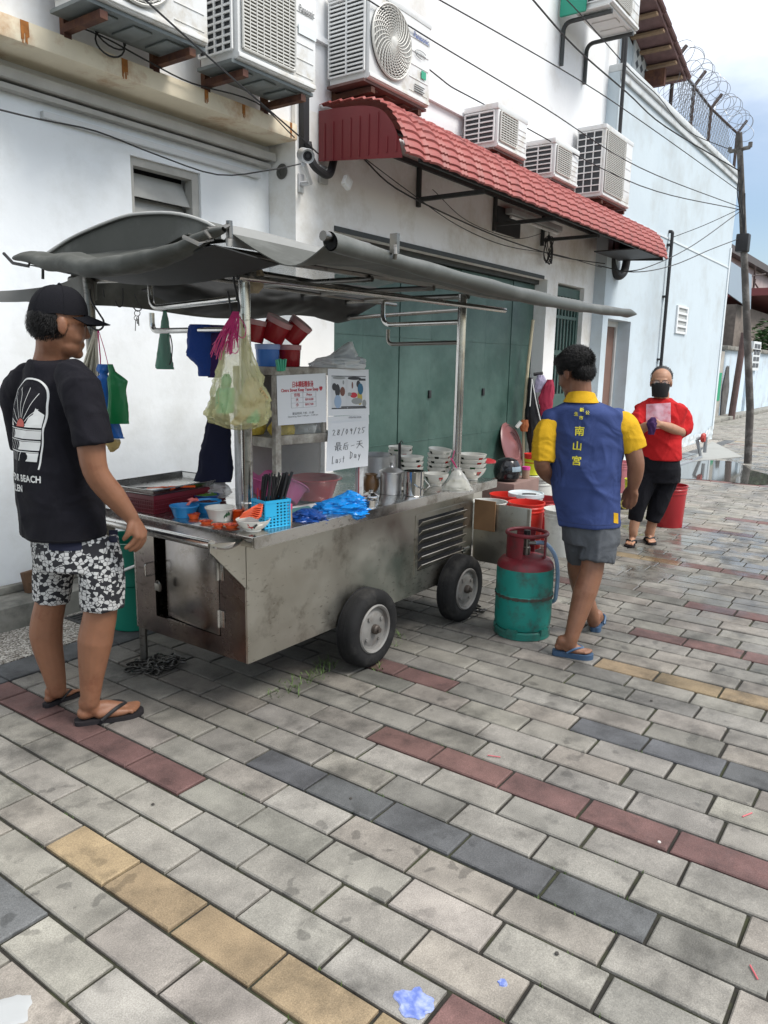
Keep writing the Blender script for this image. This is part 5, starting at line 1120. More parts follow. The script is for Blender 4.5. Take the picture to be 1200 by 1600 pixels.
lad = Vector((3.55, 2.60, CT)); b = MB(); b.tube([pd(624, 744, Dat(lad)), pd(624.5, 692, Dat(lad))], .009, 8); b.tube([pd(624.5, 693, Dat(lad)), pd(627, 688, Dat(lad)), pd(630, 692, Dat(lad))], .004, 6); single('ladle', 'upright ladle handle sticking up beside the aluminium pots', 'ladle', b, mat('ladle_dark', (.06, .06, .062), .3, .6), lad)
# tied soup bag with a pink straw of raffia
sp = Vector((3.63, 2.205, CT)); D = Dat(sp); t = thing('soup_bag', 'clear plastic bag of soup tied at the neck with pink raffia', 'bag', sp)
b = MB(); ringloft(b, pxrings(D, [(689, 738, 767, .10), (692, 735, 760, .11), (699, 731, 750, .09), (704, 725, 741, .06), (709, 720, 734, .025), (707, 723, 731, .03)]), wr=.25, seed=2, fold=5); b.build('plastic', sheet('soup_plastic', (.74, .74, .70), .62, .2), t)
b = MB(); ringloft(b, pxrings(D, [(692, 735, 766, .085), (695, 733, 759, .09), (700, 730, 752, .08), (704, 726, 749, .05)]), wr=.1, seed=2); b.build('broth', mat('broth', (.66, .61, .40), .3), t)
b = MB(); b.tube([pd(714, 732, D), pd(709, 722, D-.02), pd(704, 716, D-.03)], .0035, 6); b.tube([pd(714, 732, D), pd(706, 720, D-.01), pd(710, 704, D-.02)], .003, 6); b.build('raffia_tie', raf, t)

# ---- condiments at the near end
cr = Vector((2.36, 2.93, CT)); BA = math.radians(4); BM = Matrix.Translation(Vector((2.125, 2.80, CT))) @ Matrix.Rotation(BA, 4, 'Z')
t = thing('plastic_basket', 'maroon slatted plastic basket under a steel tray, near end of the counter', 'basket', BM.translation)
b = MB(); BW, BD_, BH = .46, .30, .085
for a_, c_ in (((.0, .0, .002), (BW, BD_, .008)), ((0, 0, BH-.02), (BW, .006, BH)), ((0, BD_-.006, BH-.02), (BW, BD_, BH)), ((0, .006, BH-.02), (.006, BD_-.006, BH)), ((BW-.006, .006, BH-.02), (BW, BD_-.006, BH))): b.box(a_, c_, M=BM)
for k in range(38): x = .002+k*(BW-.01)/37; b.box((x, .001, .008), (x+.007, .005, BH-.02), M=BM); b.box((x, BD_-.005, .008), (x+.007, BD_-.001, BH-.02), M=BM)
for k in range(24): y = .008+k*(BD_-.02)/23; b.box((.001, y, .008), (.005, y+.007, BH-.02), M=BM); b.box((BW-.005, y, .008), (BW-.001, y+.007, BH-.02), M=BM)
for k in range(3): b.box((-.003, -.003, .02+.018*k), (BW+.002, .0005, .024+.018*k), M=BM); b.box((-.003, .001, .02+.018*k), (.0008, BD_, .024+.018*k), M=BM)
b.build('basket_body', P_mar, t); b = MB(); b.box((.012, .012, .0085), (BW-.012, BD_-.012, .06), M=BM); b.build('basket_contents', mat('dark_greens', (.03, .035, .02), .8, var=.5, vscale=30), t)
TM = BM @ Matrix.Translation((-.02, -.02, BH+.004)); t = thing('steel_tray', 'rectangular steel tray lying on the maroon basket', 'tray', TM.translation)
b = MB(); TW, TD_ = .50, .35; tr_m = steel_mat('tray_steel', (.40, .40, .39), .25, .4, .01)
b.box((.02, .02, 0), (TW-.02, TD_-.02, .002), M=TM)
for A_, B_, C_, D_ in (((0, 0), (TW, 0), (TW-.02, .02), (.02, .02)), ((TW, 0), (TW, TD_), (TW-.02, TD_-.02), (TW-.02, .02)), ((TW, TD_), (0, TD_), (.02, TD_-.02), (TW-.02, TD_-.02)), ((0, TD_), (0, 0), (.02, .02), (.02, TD_-.02))):
    b.add([TM @ Vector((*A_, .026)), TM @ Vector((*B_, .026)), TM @ Vector((*C_, .002)), TM @ Vector((*D_, .002))], [(0, 1, 2, 3)])
b.tube([TM @ Vector(q) for q in ((0, 0, .026), (TW, 0, .026), (TW, TD_, .026), (0, TD_, .026), (0, 0, .026))], .004, 8); b.build('tray_body', tr_m, t)
def spoon(label, p, yaw_, mt, L=.15, up=.0, nm='soup_spoon'):
    M = Matrix.Translation(p) @ Matrix.Rotation(yaw_, 4, 'Z') @ Matrix.Rotation(up, 4, 'Y'); b = MB()
    def f(u, v):
        x = u*L; w = .006+.020*math.exp(-((u-.82)/.14)**2); y = (v-.5)*2*w; z = .016*(1-math.exp(-((u-.82)/.2)**2))+.010*(v-.5)**2*4*math.exp(-((u-.8)/.25)**2)-.004; return M @ Vector((x, y, z+.01))
    b.grid(f, 24, 8, th=.003); return single(nm, label, 'spoon', b, mt, p)
tz = BH+.012
spoon('orange plastic soup spoon lying in the steel tray', gp(230, 770, CT+tz), math.radians(-20), P_org, .13)
b = MB(); p, q = gp(200, 763, CT+tz+.012), gp(305, 760, CT+tz+.014); b.tube([p, p.lerp(q, .6)], .0035, 6, mi=0); b.tube([p.lerp(q, .6), q], .005, 6, mi=1); single('kitchen_tongs', 'long dark tongs with orange grips lying across the steel tray', 'tongs', b, [P_black, P_org], p)
def cup(label, p, r, h, m, nm='plastic_bowl', fill=None, fz=.7, cat='bowl'):
    t = thing(nm, label, cat, p); b = MB(); b.lathe([(r*.72, 0), (r*.74, .003), (r*.97, h*.86), (r*1.0, h*.9), (r*1.06, h*.92), (r*1.06, h), (r*.98, h), (r*.93, h*.86), (r*.70, .006), (0, .006)], c=p, n=36); b.build('bowl_body', m, t)
    if fill:
        b = MB(); b.grid(lambda u, v: p+Vector((r*.86*u**.5*math.cos(6.2832*v), r*.86*u**.5*math.sin(6.2832*v), h*fz+.010*noise.noise((u*7*math.cos(6.283*v)+p.x*9, u*7*math.sin(6.283*v), 3)))), 6, 22, ); b.build('contents', fill, t)
    return t
chil = mat('chili', (.32, .02, .012), .35, var=.5, vscale=120, stain=((.55, .12, .03), .5, 90)); herb = mat('herbs', (.10, .24, .045), .6, var=.6, vscale=70)
bl = gp(270, 811, CT); cup('blue plastic bowl nearest the maroon basket on the counter', Vector((2.19, 2.672, CT+.001)), .062, .052, P_blue)
spoon('pale red spoon standing in the nearer blue bowl', Vector((2.19, 2.645, CT+.038)), .4, plas('spoon_pale', (.65, .15, .13), .4), .07, -.35)
cup('blue plastic bowl filled with dark red chilli, beside the white bowl', Vector((2.335, 2.685, CT+.001)), .062, .052, P_blue, fill=mat('dark_chilli', (.06, .015, .012), .4, var=.5, vscale=90), fz=.82)
t = cup('plain white bowl with a green leaf motif near the cart post', Vector((2.245, 2.498, CT+.001)), .064, .058, china, 'white_bowl', cat='bowl')
b = MB(); bc = Vector((2.245, 2.498, CT+.03))
for a in (-.5, 0, .5): 
    dirn = (-FH*.7+R0*.55).normalized(); q = bc+dirn*.058; b.prism([q+R0*.006*s+Vector((0, 0, .018*k-.008+.01*a)) + R0*.02*a for s, k in ((0, 0), (1, .6), (0, 1.2), (-1, .6))], dirn*.003)
b.build('leaf_motif', ch_grn, t, smooth=0)
cup('dark blue tub of chopped green herbs behind the white bowl', Vector((2.43, 2.80, CT+.001)), .06, .055, bag_db, 'herb_tub', herb, .95, 'tub')
b = MB(); D = Dat(Vector((2.50, 2.88, CT))); ringloft(b, pxrings(D, [(314, 356, 776, .10), (309, 358, 768, .13), (311, 356, 759, .11), (318, 345, 750, .06), (314, 325, 747, .02)]), wr=.5, seed=9, fold=5); single('clear_bag', 'crumpled clear plastic bag beside the steel tray', 'bag', b, bag_c, Vector((2.5, 2.88, CT)))
for lb, pxy, r, h in (('small orange dish with chilli, nearest the blue bowls', (303, 810), .027, .022), ('flat orange dish of chilli, left one of the cluster', (322, 818), .028, .012), ('flat orange dish of chilli at the back of the cluster', (347, 812), .028, .018), ('flat orange dish of chilli in the middle of the cluster', (341, 823), .027, .011), ('flat orange dish of chilli beside the bowl of orange spoons', (362, 824), .032, .013)):
    cup(lb, gp(*pxy, CT+.001), r, h, P_org, 'sauce_dish', chil, .9, 'dish')
p = gp(371, 813, CT+.001)
for k in range(7): lth('orange_saucer', ['lowest', 'second', 'third', 'fourth', 'fifth', 'sixth', 'topmost'][k]+' saucer in the stack of orange saucers beside the cart post', 'saucer', [(.018, 0), (.022, .006), (.024, .0075), (.018, .004), (0, .003)], p+Vector((0, 0, k*.0062)), P_org, n=24, group='orange saucers in a stack')
rb = Vector((2.188, 2.237, CT+.001)); t = thing('rooster_bowl', 'china bowl with a painted cockerel holding orange spoons, at the counter corner', 'bowl', rb); b = MB(); b.lathe(bowl_prof2(.072, .048), c=rb, n=48); b.build('bowl_body', china, t)
b = MB(); fd = (-FH*.9+R0*.05).normalized(); rbx = R0; 
def onb(x, z, o=.0012):       # a point on the bowl's outer wall
    rr = float(np.interp(z, [.012, .021, .029, .037, .048], [.0446, .0547, .062, .0673, .072]))+o; a = x/.066; d0 = fd; return rb+Vector((0, 0, z))+(d0*math.cos(a)+rbx*math.sin(a))*rr
def patch(pts, mi): b.add([onb(x, z) for x, z in pts], [tuple(range(len(pts)))], mi)
patch([(-.018, .026), (-.012, .022), (0, .018), (.008, .022), (.006, .030), (-.004, .027), (-.010, .034), (-.014, .036)], 0); patch([(-.014, .036), (-.010, .034), (-.011, .040), (-.016, .040)], 0); patch([(.006, .030), (.008, .022), (.014, .016), (.018, .026), (.026, .036), (.020, .042), (.012, .036)], 1); patch([(-.004, .017), (-.001, .013), (.003, .013), (.002, .017)], 1)
b.build('cockerel_motif', [ch_red, ch_blk], t, smooth=0)
for k in range(6): spoon('%s of the orange soup spoons nested in the cockerel bowl' % ['lowest', 'second lowest', 'third lowest', 'third highest', 'second highest', 'highest'][k], rb+Vector((-.03, .03, .033+.0045*k))+R0*(-.01+.004*k), math.radians(-48+5*k), P_orl, .088, -.16-.05*k)
# cutlery basket
kb = Vector((2.305, 2.248, CT+.001)); KM = Matrix.Translation(kb) @ Matrix.Rotation(math.radians(-12), 4, 'Z'); t = thing('cutlery_basket', 'light blue perforated basket full of black chopsticks', 'basket', kb)
b = MB(); P_lb = plas('basket_blue', (.02, .38, .66), .35); kw, kd, kh = .062, .048, .118
for s in (-1, 1):
    for k in range(8): x = -kw+k*2*kw/7; b.box((x-.004, s*kd-.0015, .0), (x+.004, s*kd+.0015, kh), M=KM)
    for k in range(9): z = .004+k*(kh-.012)/8; b.box((-kw, s*kd-.002, z-.003), (kw, s*kd+.002, z+.003), M=KM)
    for k in range(6): y = -kd+k*2*kd/5; b.box((s*kw-.0015, y-.004, 0), (s*kw+.0015, y+.004, kh), M=KM)
    for k in range(9): z = .004+k*(kh-.012)/8; b.box((s*kw-.002, -kd, z-.003), (s*kw+.002, kd, z+.003), M=KM)
    b.box((-kw-.005, s*kd-.004, kh-.012), (kw+.005, s*kd+.004, kh), M=KM); b.box((s*kw-.004, -kd+.004, kh-.012), (s*kw+.004, kd-.004, kh), M=KM); b.box((-kw, s*kd-.0025, kh*.42), (-kw*.1, s*kd+.0025, kh-.01), M=KM) if s < 0 else None
b.box((-kw+.003, -kd+.003, .003), (kw-.003, kd-.003, .008), M=KM); b.build('basket_body', P_lb, t)
random.seed(21)
for k in range(44):
    x = random.uniform(-.03, .052); y = random.uniform(-.038, .038); g_ = 1 if x < .012 else 0
    lean = (.035 if g_ else .075)+random.uniform(-.012, .016); L_ = .205+random.uniform(-.01, .012)
    b = MB(); b.tube([KM @ Vector((x-.03, y*.9, .012)), KM @ Vector((x-.03+lean*.55, y*.9, .012+L_*.5)), KM @ Vector((x-.03+lean*1.0, y*.9+random.uniform(-.006, .006), .012+L_))], [.0025, .003, .0036], 6)
    o = b.build('chopstick', P_black, loc=kb); setp(o, 'black plastic chopstick standing in the light blue cutlery basket', 'chopstick', 'black chopsticks in the blue basket')
for k in range(3):
    b = MB(); b.tube([KM @ Vector((-.05+.008*k, .02, .02)), KM @ Vector((-.055+.014*k, .02, .115)), KM @ Vector((-.05+.012*k, .024, .165-.01*k))], .0035, 6); o = b.build('metal_tongs', [mat('tong_red', (.35, .03, .05), .3, .4)], loc=kb); setp(o, 'slim red handled serving tool at the left of the cutlery basket', 'tongs', 'serving tools in the cutlery basket')
sh_ = Vector((2.405, 2.243, CT+.001)); t = thing('pepper_shaker', 'small shaker of ground pepper with a pink cap beside the blue basket', 'shaker', sh_)
b = MB(); b.lathe([(.017, 0), (.018, .01), (.017, .058), (0, .058)], c=sh_, n=24); b.build('bottle', mat('pepper', (.36, .22, .12), .35, var=.1, vscale=60), t); b = MB(); b.lathe([(.0185, .058), (.0185, .078), (.016, .082), (0, .082)], c=sh_, n=24); b.build('cap', plas('cap_pink', (.60, .06, .13), .35), t)
def crumple(name, label, cat, p, D, rows, m, wr, seed, fold=4):
    b = MB(); ringloft(b, pxrings(D, rows, 6), n=56, wr=wr, seed=seed, fold=fold); return single(name, label, cat, b, m, p, smooth=28)
p = Vector((2.50, 2.235, CT)); crumple('dark_blue_bag', 'crumpled dark blue plastic bag lying beside the pepper shaker', 'bag', p, Dat(p), [(452, 505, 820, .09), (450, 508, 812, .12), (456, 505, 804, .10), (465, 498, 798, .06), (472, 488, 795, .03)], bag_db, .7, 12, 6)
p = Vector((2.74, 2.225, CT)); crumple('bright_blue_bag', 'bright blue plastic bag hanging over the counter edge in front of the cabinet', 'bag', p, Dat(p), [(528, 556, 814, .03), (512, 567, 807, .10), (494, 570, 799, .13), (493, 572, 791, .12), (505, 571, 784, .10), (525, 566, 777, .07), (540, 558, 770, .04), (543, 549, 766, .015)], bag_b, .55, 7, 5)
p = gp(470, 783, CT+.02); b = MB(); b.box((-.075, -.05, 0), (.075, .05, .004), bev=.002, M=Matrix.Translation(Vector((2.56, 2.30, CT+.012))) @ Matrix.Rotation(CA, 4, 'Z') @ Matrix.Rotation(.25, 4, 'X')); single('teal_board', 'thin teal chopping board leaning at the foot of the cabinet', 'board', b, plas('board_teal', (.08, .22, .22), .5), Vector((2.56, 2.30, CT)))

# ---- hanging things
def hookpts(D, pts): return bez([pd(x, y, D) for x, y in pts], 30)
pb = Vector((2.30, 2.34, 1.4)); DB = Dat(pb)
b = MB(); b.tube(hookpts(DB, [(365, 415), (366, 440), (374, 478), (371, 492), (363, 490), (361, 478)]), .0045, 8); b.tube(hookpts(DB, [(356, 455), (360, 478), (362, 492)]), .004, 8); single('s_hook', 'long black hook at the near cart post carrying the yellow bag', 'hook', b, blackp, pb)
t = thing('takeaway_bag', 'yellowish see through bag of takeaway supplies hanging at the near cart post', 'bag', pb)
b = MB(); ringloft(b, pxrings(DB, [(366, 372, 487, .015), (361, 377, 500, .03), (352, 386, 530, .06), (344, 397, 560, .10), (337, 410, 595, .14), (329, 421, 625, .17), (324, 421, 648, .17), (331, 415, 660, .14), (355, 398, 669, .08), (366, 380, 672, .02)]), n=90, wr=.34, seed=6, fold=11); b.build('plastic', bag_y, t, smooth=50)
b = MB(); ringloft(b, pxrings(DB-.01, [(338, 364, 645, .07), (336, 366, 636, .08), (338, 367, 612, .08), (341, 366, 606, .07)]), wr=.08, seed=1); ringloft(b, pxrings(DB+.02, [(345, 360, 605, .05), (346, 362, 592, .05), (350, 358, 584, .02)]), wr=.1, seed=2); ringloft(b, pxrings(DB, [(385, 404, 660, .05), (388, 405, 648, .06), (392, 402, 640, .03)]), wr=.3, seed=4); b.build('green_packet', plas('packet_green', (.06, .50, .24), .45, var=.3, vscale=40), t)
b = MB()
for k in range(16): o_ = k-7.5; b.tube([pd(367+o_*.9, 665-abs(o_)*.4, DB-.045+.004*(k % 4)), pd(414+o_*.75, 613+o_*1.1, DB-.04+.004*(k % 4))], .0028, 5)
b.build('bamboo_sticks', mat('bamboo', (.62, .47, .24), .6, var=.2, vscale=20), t)
b = MB(); ringloft(b, pxrings(DB+.03, [(375, 410, 650, .06), (372, 413, 630, .08), (380, 408, 605, .06), (386, 400, 590, .03)]), wr=.4, seed=11); b.build('paper_wad', mat('tan_paper', (.60, .47, .27), .8, var=.15, vscale=12), t)
random.seed(8); b = MB()
for k in range(42):
    x0 = 367+random.uniform(-4, 6); x1 = random.uniform(328, 374); yy = 562-abs(x1-340)*.55+random.uniform(-22, 4); 
    b.tube(bez([pd(x0, 487, DB-.03), pd((x0*1.4+x1*.6)/2+random.uniform(-4, 4), 505, DB-.05), pd((x0*.6+x1*1.4)/2, 528, DB-.06+random.uniform(-.02, .02)), pd(x1, yy, DB-.05+random.uniform(-.02, .03))], 12), .0018, 4)
b.tube(bez([pd(372, 492, DB-.03), pd(384, 512, DB-.05), pd(380, 528, DB-.06), pd(366, 520, DB-.05)], 12), .002, 4); b.tube(bez([pd(356, 548, DB-.07), pd(368, 552, DB-.08), pd(373, 546, DB-.08)], 10), .002, 4)
b.build('raffia', raf, t)
# cloths over the loop
DL = Dat(px_(300, 515, 2.335))
def cloth(name, label, cat, D, rows, m, wr, seed, fold=4, group=None):
    b = MB(); ringloft(b, pxrings(D, rows, 6), n=48, wr=wr, seed=seed, fold=fold); p = pd((rows[0][0]+rows[0][1])/2, rows[0][2], D); return single(name, label, cat, b, m, p, group, 50)
tow = mat('towel_blue', (.008, .045, .24), .95, bump=.4, bscale=120, sheen=.3, var=.15, vscale=6); tow2 = mat('towel_purple', (.028, .008, .085), .95, bump=.4, bscale=120, sheen=.3)
cloth('blue_towel', 'bright blue towel draped over the near hanging rail', 'towel', DL-.01, [(296, 330, 507, .05), (293, 334, 512, .06), (293, 333, 540, .05), (292, 333, 556, .05), (308, 332, 572, .05), (311, 330, 588, .04)], tow, .22, 2)
cloth('purple_towel', 'dark purple towel draped over the rail beside the blue one', 'towel', DL+.0, [(328, 350, 508, .05), (327, 353, 514, .06), (326, 350, 560, .05), (325, 345, 590, .05)], tow2, .2, 4)
DC = Dat(Vector((2.50, 2.86, 1)))
cloth('navy_apron', 'dark navy cloth hanging behind the yellow bag down to the counter', 'cloth', DC, [(330, 352, 620, .04), (326, 358, 650, .06), (318, 360, 685, .08), (310, 362, 720, .08), (305, 362, 752, .08)], mat('navy_cloth', (.006, .008, .028), .95), .25, 6)
# net bag, keys, hooks at the wall side
DN = Dat(Vector((2.55, 3.05, 1.5)))
t = thing('net_bag', 'small dark green net bag hanging alone against the white wall', 'bag', pd(257, 490, DN)); b = MB(); ringloft(b, pxrings(DN, [(255, 260, 486, .012), (252, 264, 505, .02), (250, 265, 520, .03), (247, 267, 548, .045), (243, 270, 572, .05), (245, 271, 577, .04)]), wr=.3, seed=3, fold=6); b.build('net', net_g, t, smooth=50)
b = MB(); b.tube(hookpts(DN, [(253, 478), (254, 484), (258, 487), (262, 483), (263, 478)]), .0025, 6); b.tube(hookpts(DN-.02, [(266, 523), (269, 540), (268, 560), (265, 570)]), .003, 5); b.build('hook', blackp, t)
DK = Dat(Vector((2.4, 3.12, 1.5)))
t = thing('key_ring', 'bunch of keys on a small hook left of the green net bag', 'keys', pd(214, 480, DK)); b = MB(); b.tube(hookpts(DK, [(210, 460), (214, 470), (220, 478), (220, 484), (214, 486), (208, 480)]), .0028, 6); b.tube([pd(214.5+4.5*math.cos(a), 489.5+4.5*math.sin(a), DK) for a in [k*.5 for k in range(14)]], .0018, 5); b.tube([pd(213+3.5*math.cos(a), 497+3.5*math.sin(a), DK) for a in [k*.5 for k in range(14)]], .0015, 5); b.build('hook', blackp, t)
for x0, y0, x1, y1, w in ((212, 499, 211.5, 517, .0045), (216, 494, 217, 509, .006), (213.5, 496, 215, 506, .006)):
    b = MB(); b.tube([pd(x0, y0, DK), pd(x1, y1, DK)], w, 6, flat=.4); b.build('key', P_black, t)
for lb, D, pts in (('empty open hook on the roof rail, left of the keys', DK, [(192, 450), (192, 472), (189, 479), (184, 478), (180, 470)]), ('small straight hook stub on the roof rail near the cap', DK, [(161, 452), (163, 465)])):
    b = MB(); b.tube(hookpts(D, pts), .0028, 6); single('wire_hook', lb, 'hook', b, blackp, pd(*pts[0], D))
DM = Dat(Vector((2.10, 3.02, 1.45)))
b = MB(); b.tube(hookpts(DM, [(140, 452), (143, 470), (155, 490), (162, 502), (160, 512), (152, 516), (143, 511), (140, 505)]), .0042, 8); single('s_hook', 'big black hook hanging in front of the capped man carrying bags', 'hook', b, blackp, pd(152, 480, DM))
b = MB(); random.seed(4)
for k in range(46): x1 = 124+random.random()*32; b.tube(bez([pd(150+random.uniform(-2, 3), 514, DM+.02), pd(150+(x1-150)*.5, 548, DM+.02+random.uniform(-.015, .015)), pd(x1, 578+random.uniform(-10, 14)+(x1-124)*.5, DM+.02+random.uniform(-.03, .03))], 8), .0028, 4)
single('raffia_hank', 'hank of pale raffia string on the big black hook beside the man', 'string', b, mat('raffia_pale', (.55, .52, .42), .6), pd(150, 515, DM), smooth=60)
b = MB(); b.tube([pd(153, 515, DM), pd(157, 560, DM), pd(157, 572, DM)], .003, 5); b.tube([pd(154, 516, DM), pd(163, 545, DM), pd(169, 570, DM)], .0018, 5); single('raffia_string', 'pink raffia strings tying the blue and green bags to the hook', 'string', b, raf, pd(153, 515, DM))
def slab(name, label, D, rows, m, seed, wr=.22): return cloth(name, label, 'bag', D, rows, m, wr, seed, 5)
slab('blue_bags', 'bundle of blue plastic bags hanging below the pink strings', DM, [(153, 170, 569, .03), (151, 172, 578, .035), (156, 168, 585, .03), (149, 174, 592, .04), (153, 176, 625, .045), (158, 184, 655, .05), (164, 193, 683, .04), (172, 194, 685, .03)], sheet('bags_blue', (.01, .13, .48), .95, .35), 3)
slab('green_bags', 'bundle of green plastic bags hanging beside the blue ones', DM-.05, [(168, 176, 569, .025), (170, 180, 580, .03), (168, 200, 595, .035), (169, 197, 610, .04), (169, 200, 640, .04), (169, 202, 662, .03)], bag_g, 5, .16)
slab('tan_bag', 'crumpled tan plastic bag below the blue bags, at the lowest point', DM+.01, [(165, 187, 686, .03), (164, 188, 692, .04), (168, 186, 699, .035), (172, 178, 706, .02)], sheet('bag_tan', (.55, .40, .15), .93, .35), 9)
cloth('rag', 'crumpled brownish rag stuffed at the top of the near cart post', 'cloth', Dat(Vector((2.42, 2.46, 1.8))), [(376, 400, 414, .05), (374, 410, 422, .08), (380, 412, 436, .09), (386, 410, 448, .07), (390, 404, 458, .03)], mat('rag_tan', (.40, .33, .23), .9, var=.2, vscale=12), .4, 4)

# ---- gas cylinder
gc = gp(815, 988); t = thing('gas_cylinder', 'worn green gas cylinder with a red top beside the rear cart wheel', 'gas cylinder', gc)
gg = mat('cylinder_green', (.005, .20, .165), .5, var=.12, vscale=5, stain=((.035, .04, .032), .48, 8), bump=.08, bscale=20); gr_ = mat('cylinder_red', (.17, .012, .020), .5, var=.15, vscale=7, stain=((.05, .02, .02), .4, 9))
R_ = .158
b = MB(); b.lathe([(R_*.80, .045), (R_*.93, .052), (R_*.985, .075), (R_, .10), (R_, .228), (R_+.0035, .233), (R_+.0035, .245), (R_, .25), (R_, .385), (R_*.995, .395)], c=gc, n=64); body = b.build('body', gg, t)
b = MB(); b.lathe([(R_*.997, .395), (R_*.96, .418), (R_*.86, .438), (R_*.66, .452), (R_*.3, .458), (0, .459)], c=gc, n=64); b.build('shoulder', gr_, t)
b = MB(); b.lathe([(R_*.90, .0), (R_*.985, .004), (R_*.985, .040), (R_*.93, .048), (R_*.90, .044)], c=gc, n=64)
for k in range(5): a = k*2*math.pi/5+.4; b.box((-.03, -.004, .03), (.03, .012, .062), M=Matrix.Translation(gc) @ Matrix.Rotation(a, 4, 'Z') @ Matrix.Translation((0, R_*.93, 0)))
b.build('foot_ring', mat('foot_green', (.006, .14, .11), .6, stain=((.04, .035, .03), .7, 9)), t)
ban = MB(); rr_ = random.Random(3)
for k in range(60): a = k*2*math.pi/60; h_ = .004+.008*rr_.random(); ban.box((-.009, -.0005, .239-h_), (.009, .0012, .239+h_*.8), M=Matrix.Translation(gc) @ Matrix.Rotation(a, 4, 'Z') @ Matrix.Translation((0, R_+.0034, 0)))
ban.build('weld_band', mat('weld_dark', (.05, .045, .035), .8, var=.5, vscale=40), t, smooth=0)
b = MB(); rc = R_*.70
def coll(u, v):
    a = math.radians(100+250*u); return gc+Vector((rc*math.cos(a), rc*math.sin(a), .445+.125*v))
vd = math.atan2(-FH.y, -FH.x)
for a0, a1 in ((vd-1.15-math.pi*.0-.55, vd-.35), (vd+.95, vd+1.7), (vd+2.5, vd+3.5)):
    b.grid(lambda u, v: gc+Vector((rc*math.cos(a0+(a1-a0)*u), rc*math.sin(a0+(a1-a0)*u), .44+.135*v)), 14, 4, th=.006)
b.tube([gc+Vector((rc*math.cos(a), rc*math.sin(a), .582)) for a in [2*math.pi*k/48 for k in range(49)]], .011, 10, cap=False); b.build('collar', gr_, t)
b = MB(); b.lathe([(.022, .458), (.022, .50), (.016, .505), (.016, .545), (.024, .548), (.024, .562), (0, .563)], c=gc, n=20); b.tube([gc+Vector((0, 0, .525)), gc+Vector((0, 0, .525))+R0*.05-FH*.01], .011, 10); vv = b.build('valve', mat('valve_brass', (.20, .19, .17), .35, .8), t)
b = MB(); b.lathe([(.018, .563), (.018, .592), (.019, .596), (0, .597)], c=gc, n=16); b.build('knob', P_black, vv)
b = MB(); b.tube(bez([gc+Vector((0, 0, .525))+R0*.045, gc+R0*.10-FH*.03+Vector((0, 0, .528)), gc+R0*.155-FH*.03+Vector((0, 0, .46)), gc+R0*.178-FH*.02+Vector((0, 0, .36)), gc+R0*.182+Vector((0, 0, .24)), gc+R0*.176+FH*.05+Vector((0, 0, .17)), gc+R0*.10+FH*.2+Vector((0, 0, .10))], 40), .0115, 12); single('gas_hose', 'pale blue gas hose looping down the side of the gas cylinder', 'hose', b, plas('hose_blue', (.22, .33, .48), .4), gc+R0*.17)

# ---- pails behind the cart
def pail(label, p, r, h, m, lid=None, handle=True, name='pail', fill=None, cat='bucket', grp='buckets standing behind the cart'):
    p = Vector(p); t = thing(name, label, cat, p, grp)
    b = MB(); b.lathe([(r*.86, 0), (r*.87, .004), (r*.955, h*.80), (r*.99, h*.805), (r*.99, h*.83), (r*.965, h*.835), (r*.97, h*.88), (r*1.0, h*.885), (r*1.0, h*.91), (r*.98, h*.92), (r*.985, h*.97), (r*1.03, h*.975), (r*1.03, h), (r*.97, h), (r*.94, h*.8), (r*.85, .01), (0, .01)], c=p, n=44); b.build('pail_body', m, t)
    if fill: b = MB(); b.lathe([(r*.93, h*.78), (0, h*.78)], c=p, n=30); b.build('contents', fill, t)
    if lid: b = MB(); b.lathe([(r*1.05, h-.02), (r*1.05, h+.012), (r*.97, h+.014), (r*.95, h+.004), (0, h+.006)], c=p, n=44); b.build('lid', lid, t)
    if lid and handle:
        a = random.uniform(-.6, .6); ax_ = R0*math.cos(a)+FH*math.sin(a); pr = ax_.cross(Vector((0, 0, 1)))
        b = MB(); pts = [p+Vector((0, 0, h*.93))+ax_*r*1.03*math.cos(q)+pr*r*.9*math.sin(q)+Vector((0, 0, .05*math.sin(q))) for q in [math.pi*k/16 for k in range(17)]]; b.tube(pts, .0025, 6); hd = b.build('wire_handle', mat('wire', (.35, .35, .35), .4, .8), t)
        b = MB(); b.tube(pts[6:11], .007, 8); b.build('grip', P_black, hd)
    return t
random.seed(17)
P_redo = plas('pail_orange_red', (.60, .03, .02), .35, var=.06, vscale=6); cy = mat('cyan_water', (.55, .68, .70), .15)
pail('bright red pail in front of the others, behind the steel wing panel', gp(823, 785, .375).to_2d().to_3d(), .148, .38, P_redo)
pail('dirty white pail standing beside the walking man', gp(880, 796, .365).to_2d().to_3d(), .148, .37, P_white, lid=None, handle=False)
pail('white pail of pale water next to the cardboard scrap', gp(765, 784, .36).to_2d().to_3d(), .148, .365, P_white, fill=cy)
pail('wide dark red pail behind the first red one, at the right', gp(848, 778, .36).to_2d().to_3d(), .155, .36, P_red)
pail('red pail furthest left, near the end of the counter', gp(793, 772, .36).to_2d().to_3d(), .155, .36, P_redo)
pail('white lidded pail with a black grip behind the red pails', gp(822, 770, .38).to_2d().to_3d(), .15, .37, P_white, lid=mat('lid_pale', (.60, .66, .68), .4))
wl = gp(840, 742, .40); pail('big white lidded pail carrying the yellow bucket', wl.to_2d().to_3d(), .17, .39, P_white, lid=P_white, handle=False)
wp = wl.to_2d().to_3d()+Vector((-.03, .05, .405)); pail('small yellow bucket standing on the white lidded pail', wp, .085, .16, P_ylw, handle=False, name='bucket'); pail('red bucket nested in the yellow bucket', wp+Vector((0, 0, .045)), .088, .165, P_redo, handle=False, name='bucket')
ws = gp(788, 755, .33); pail('low white tub with a stack of lids near the reddish block', ws.to_2d().to_3d(), .13, .33, P_white, lid=P_white, handle=False)
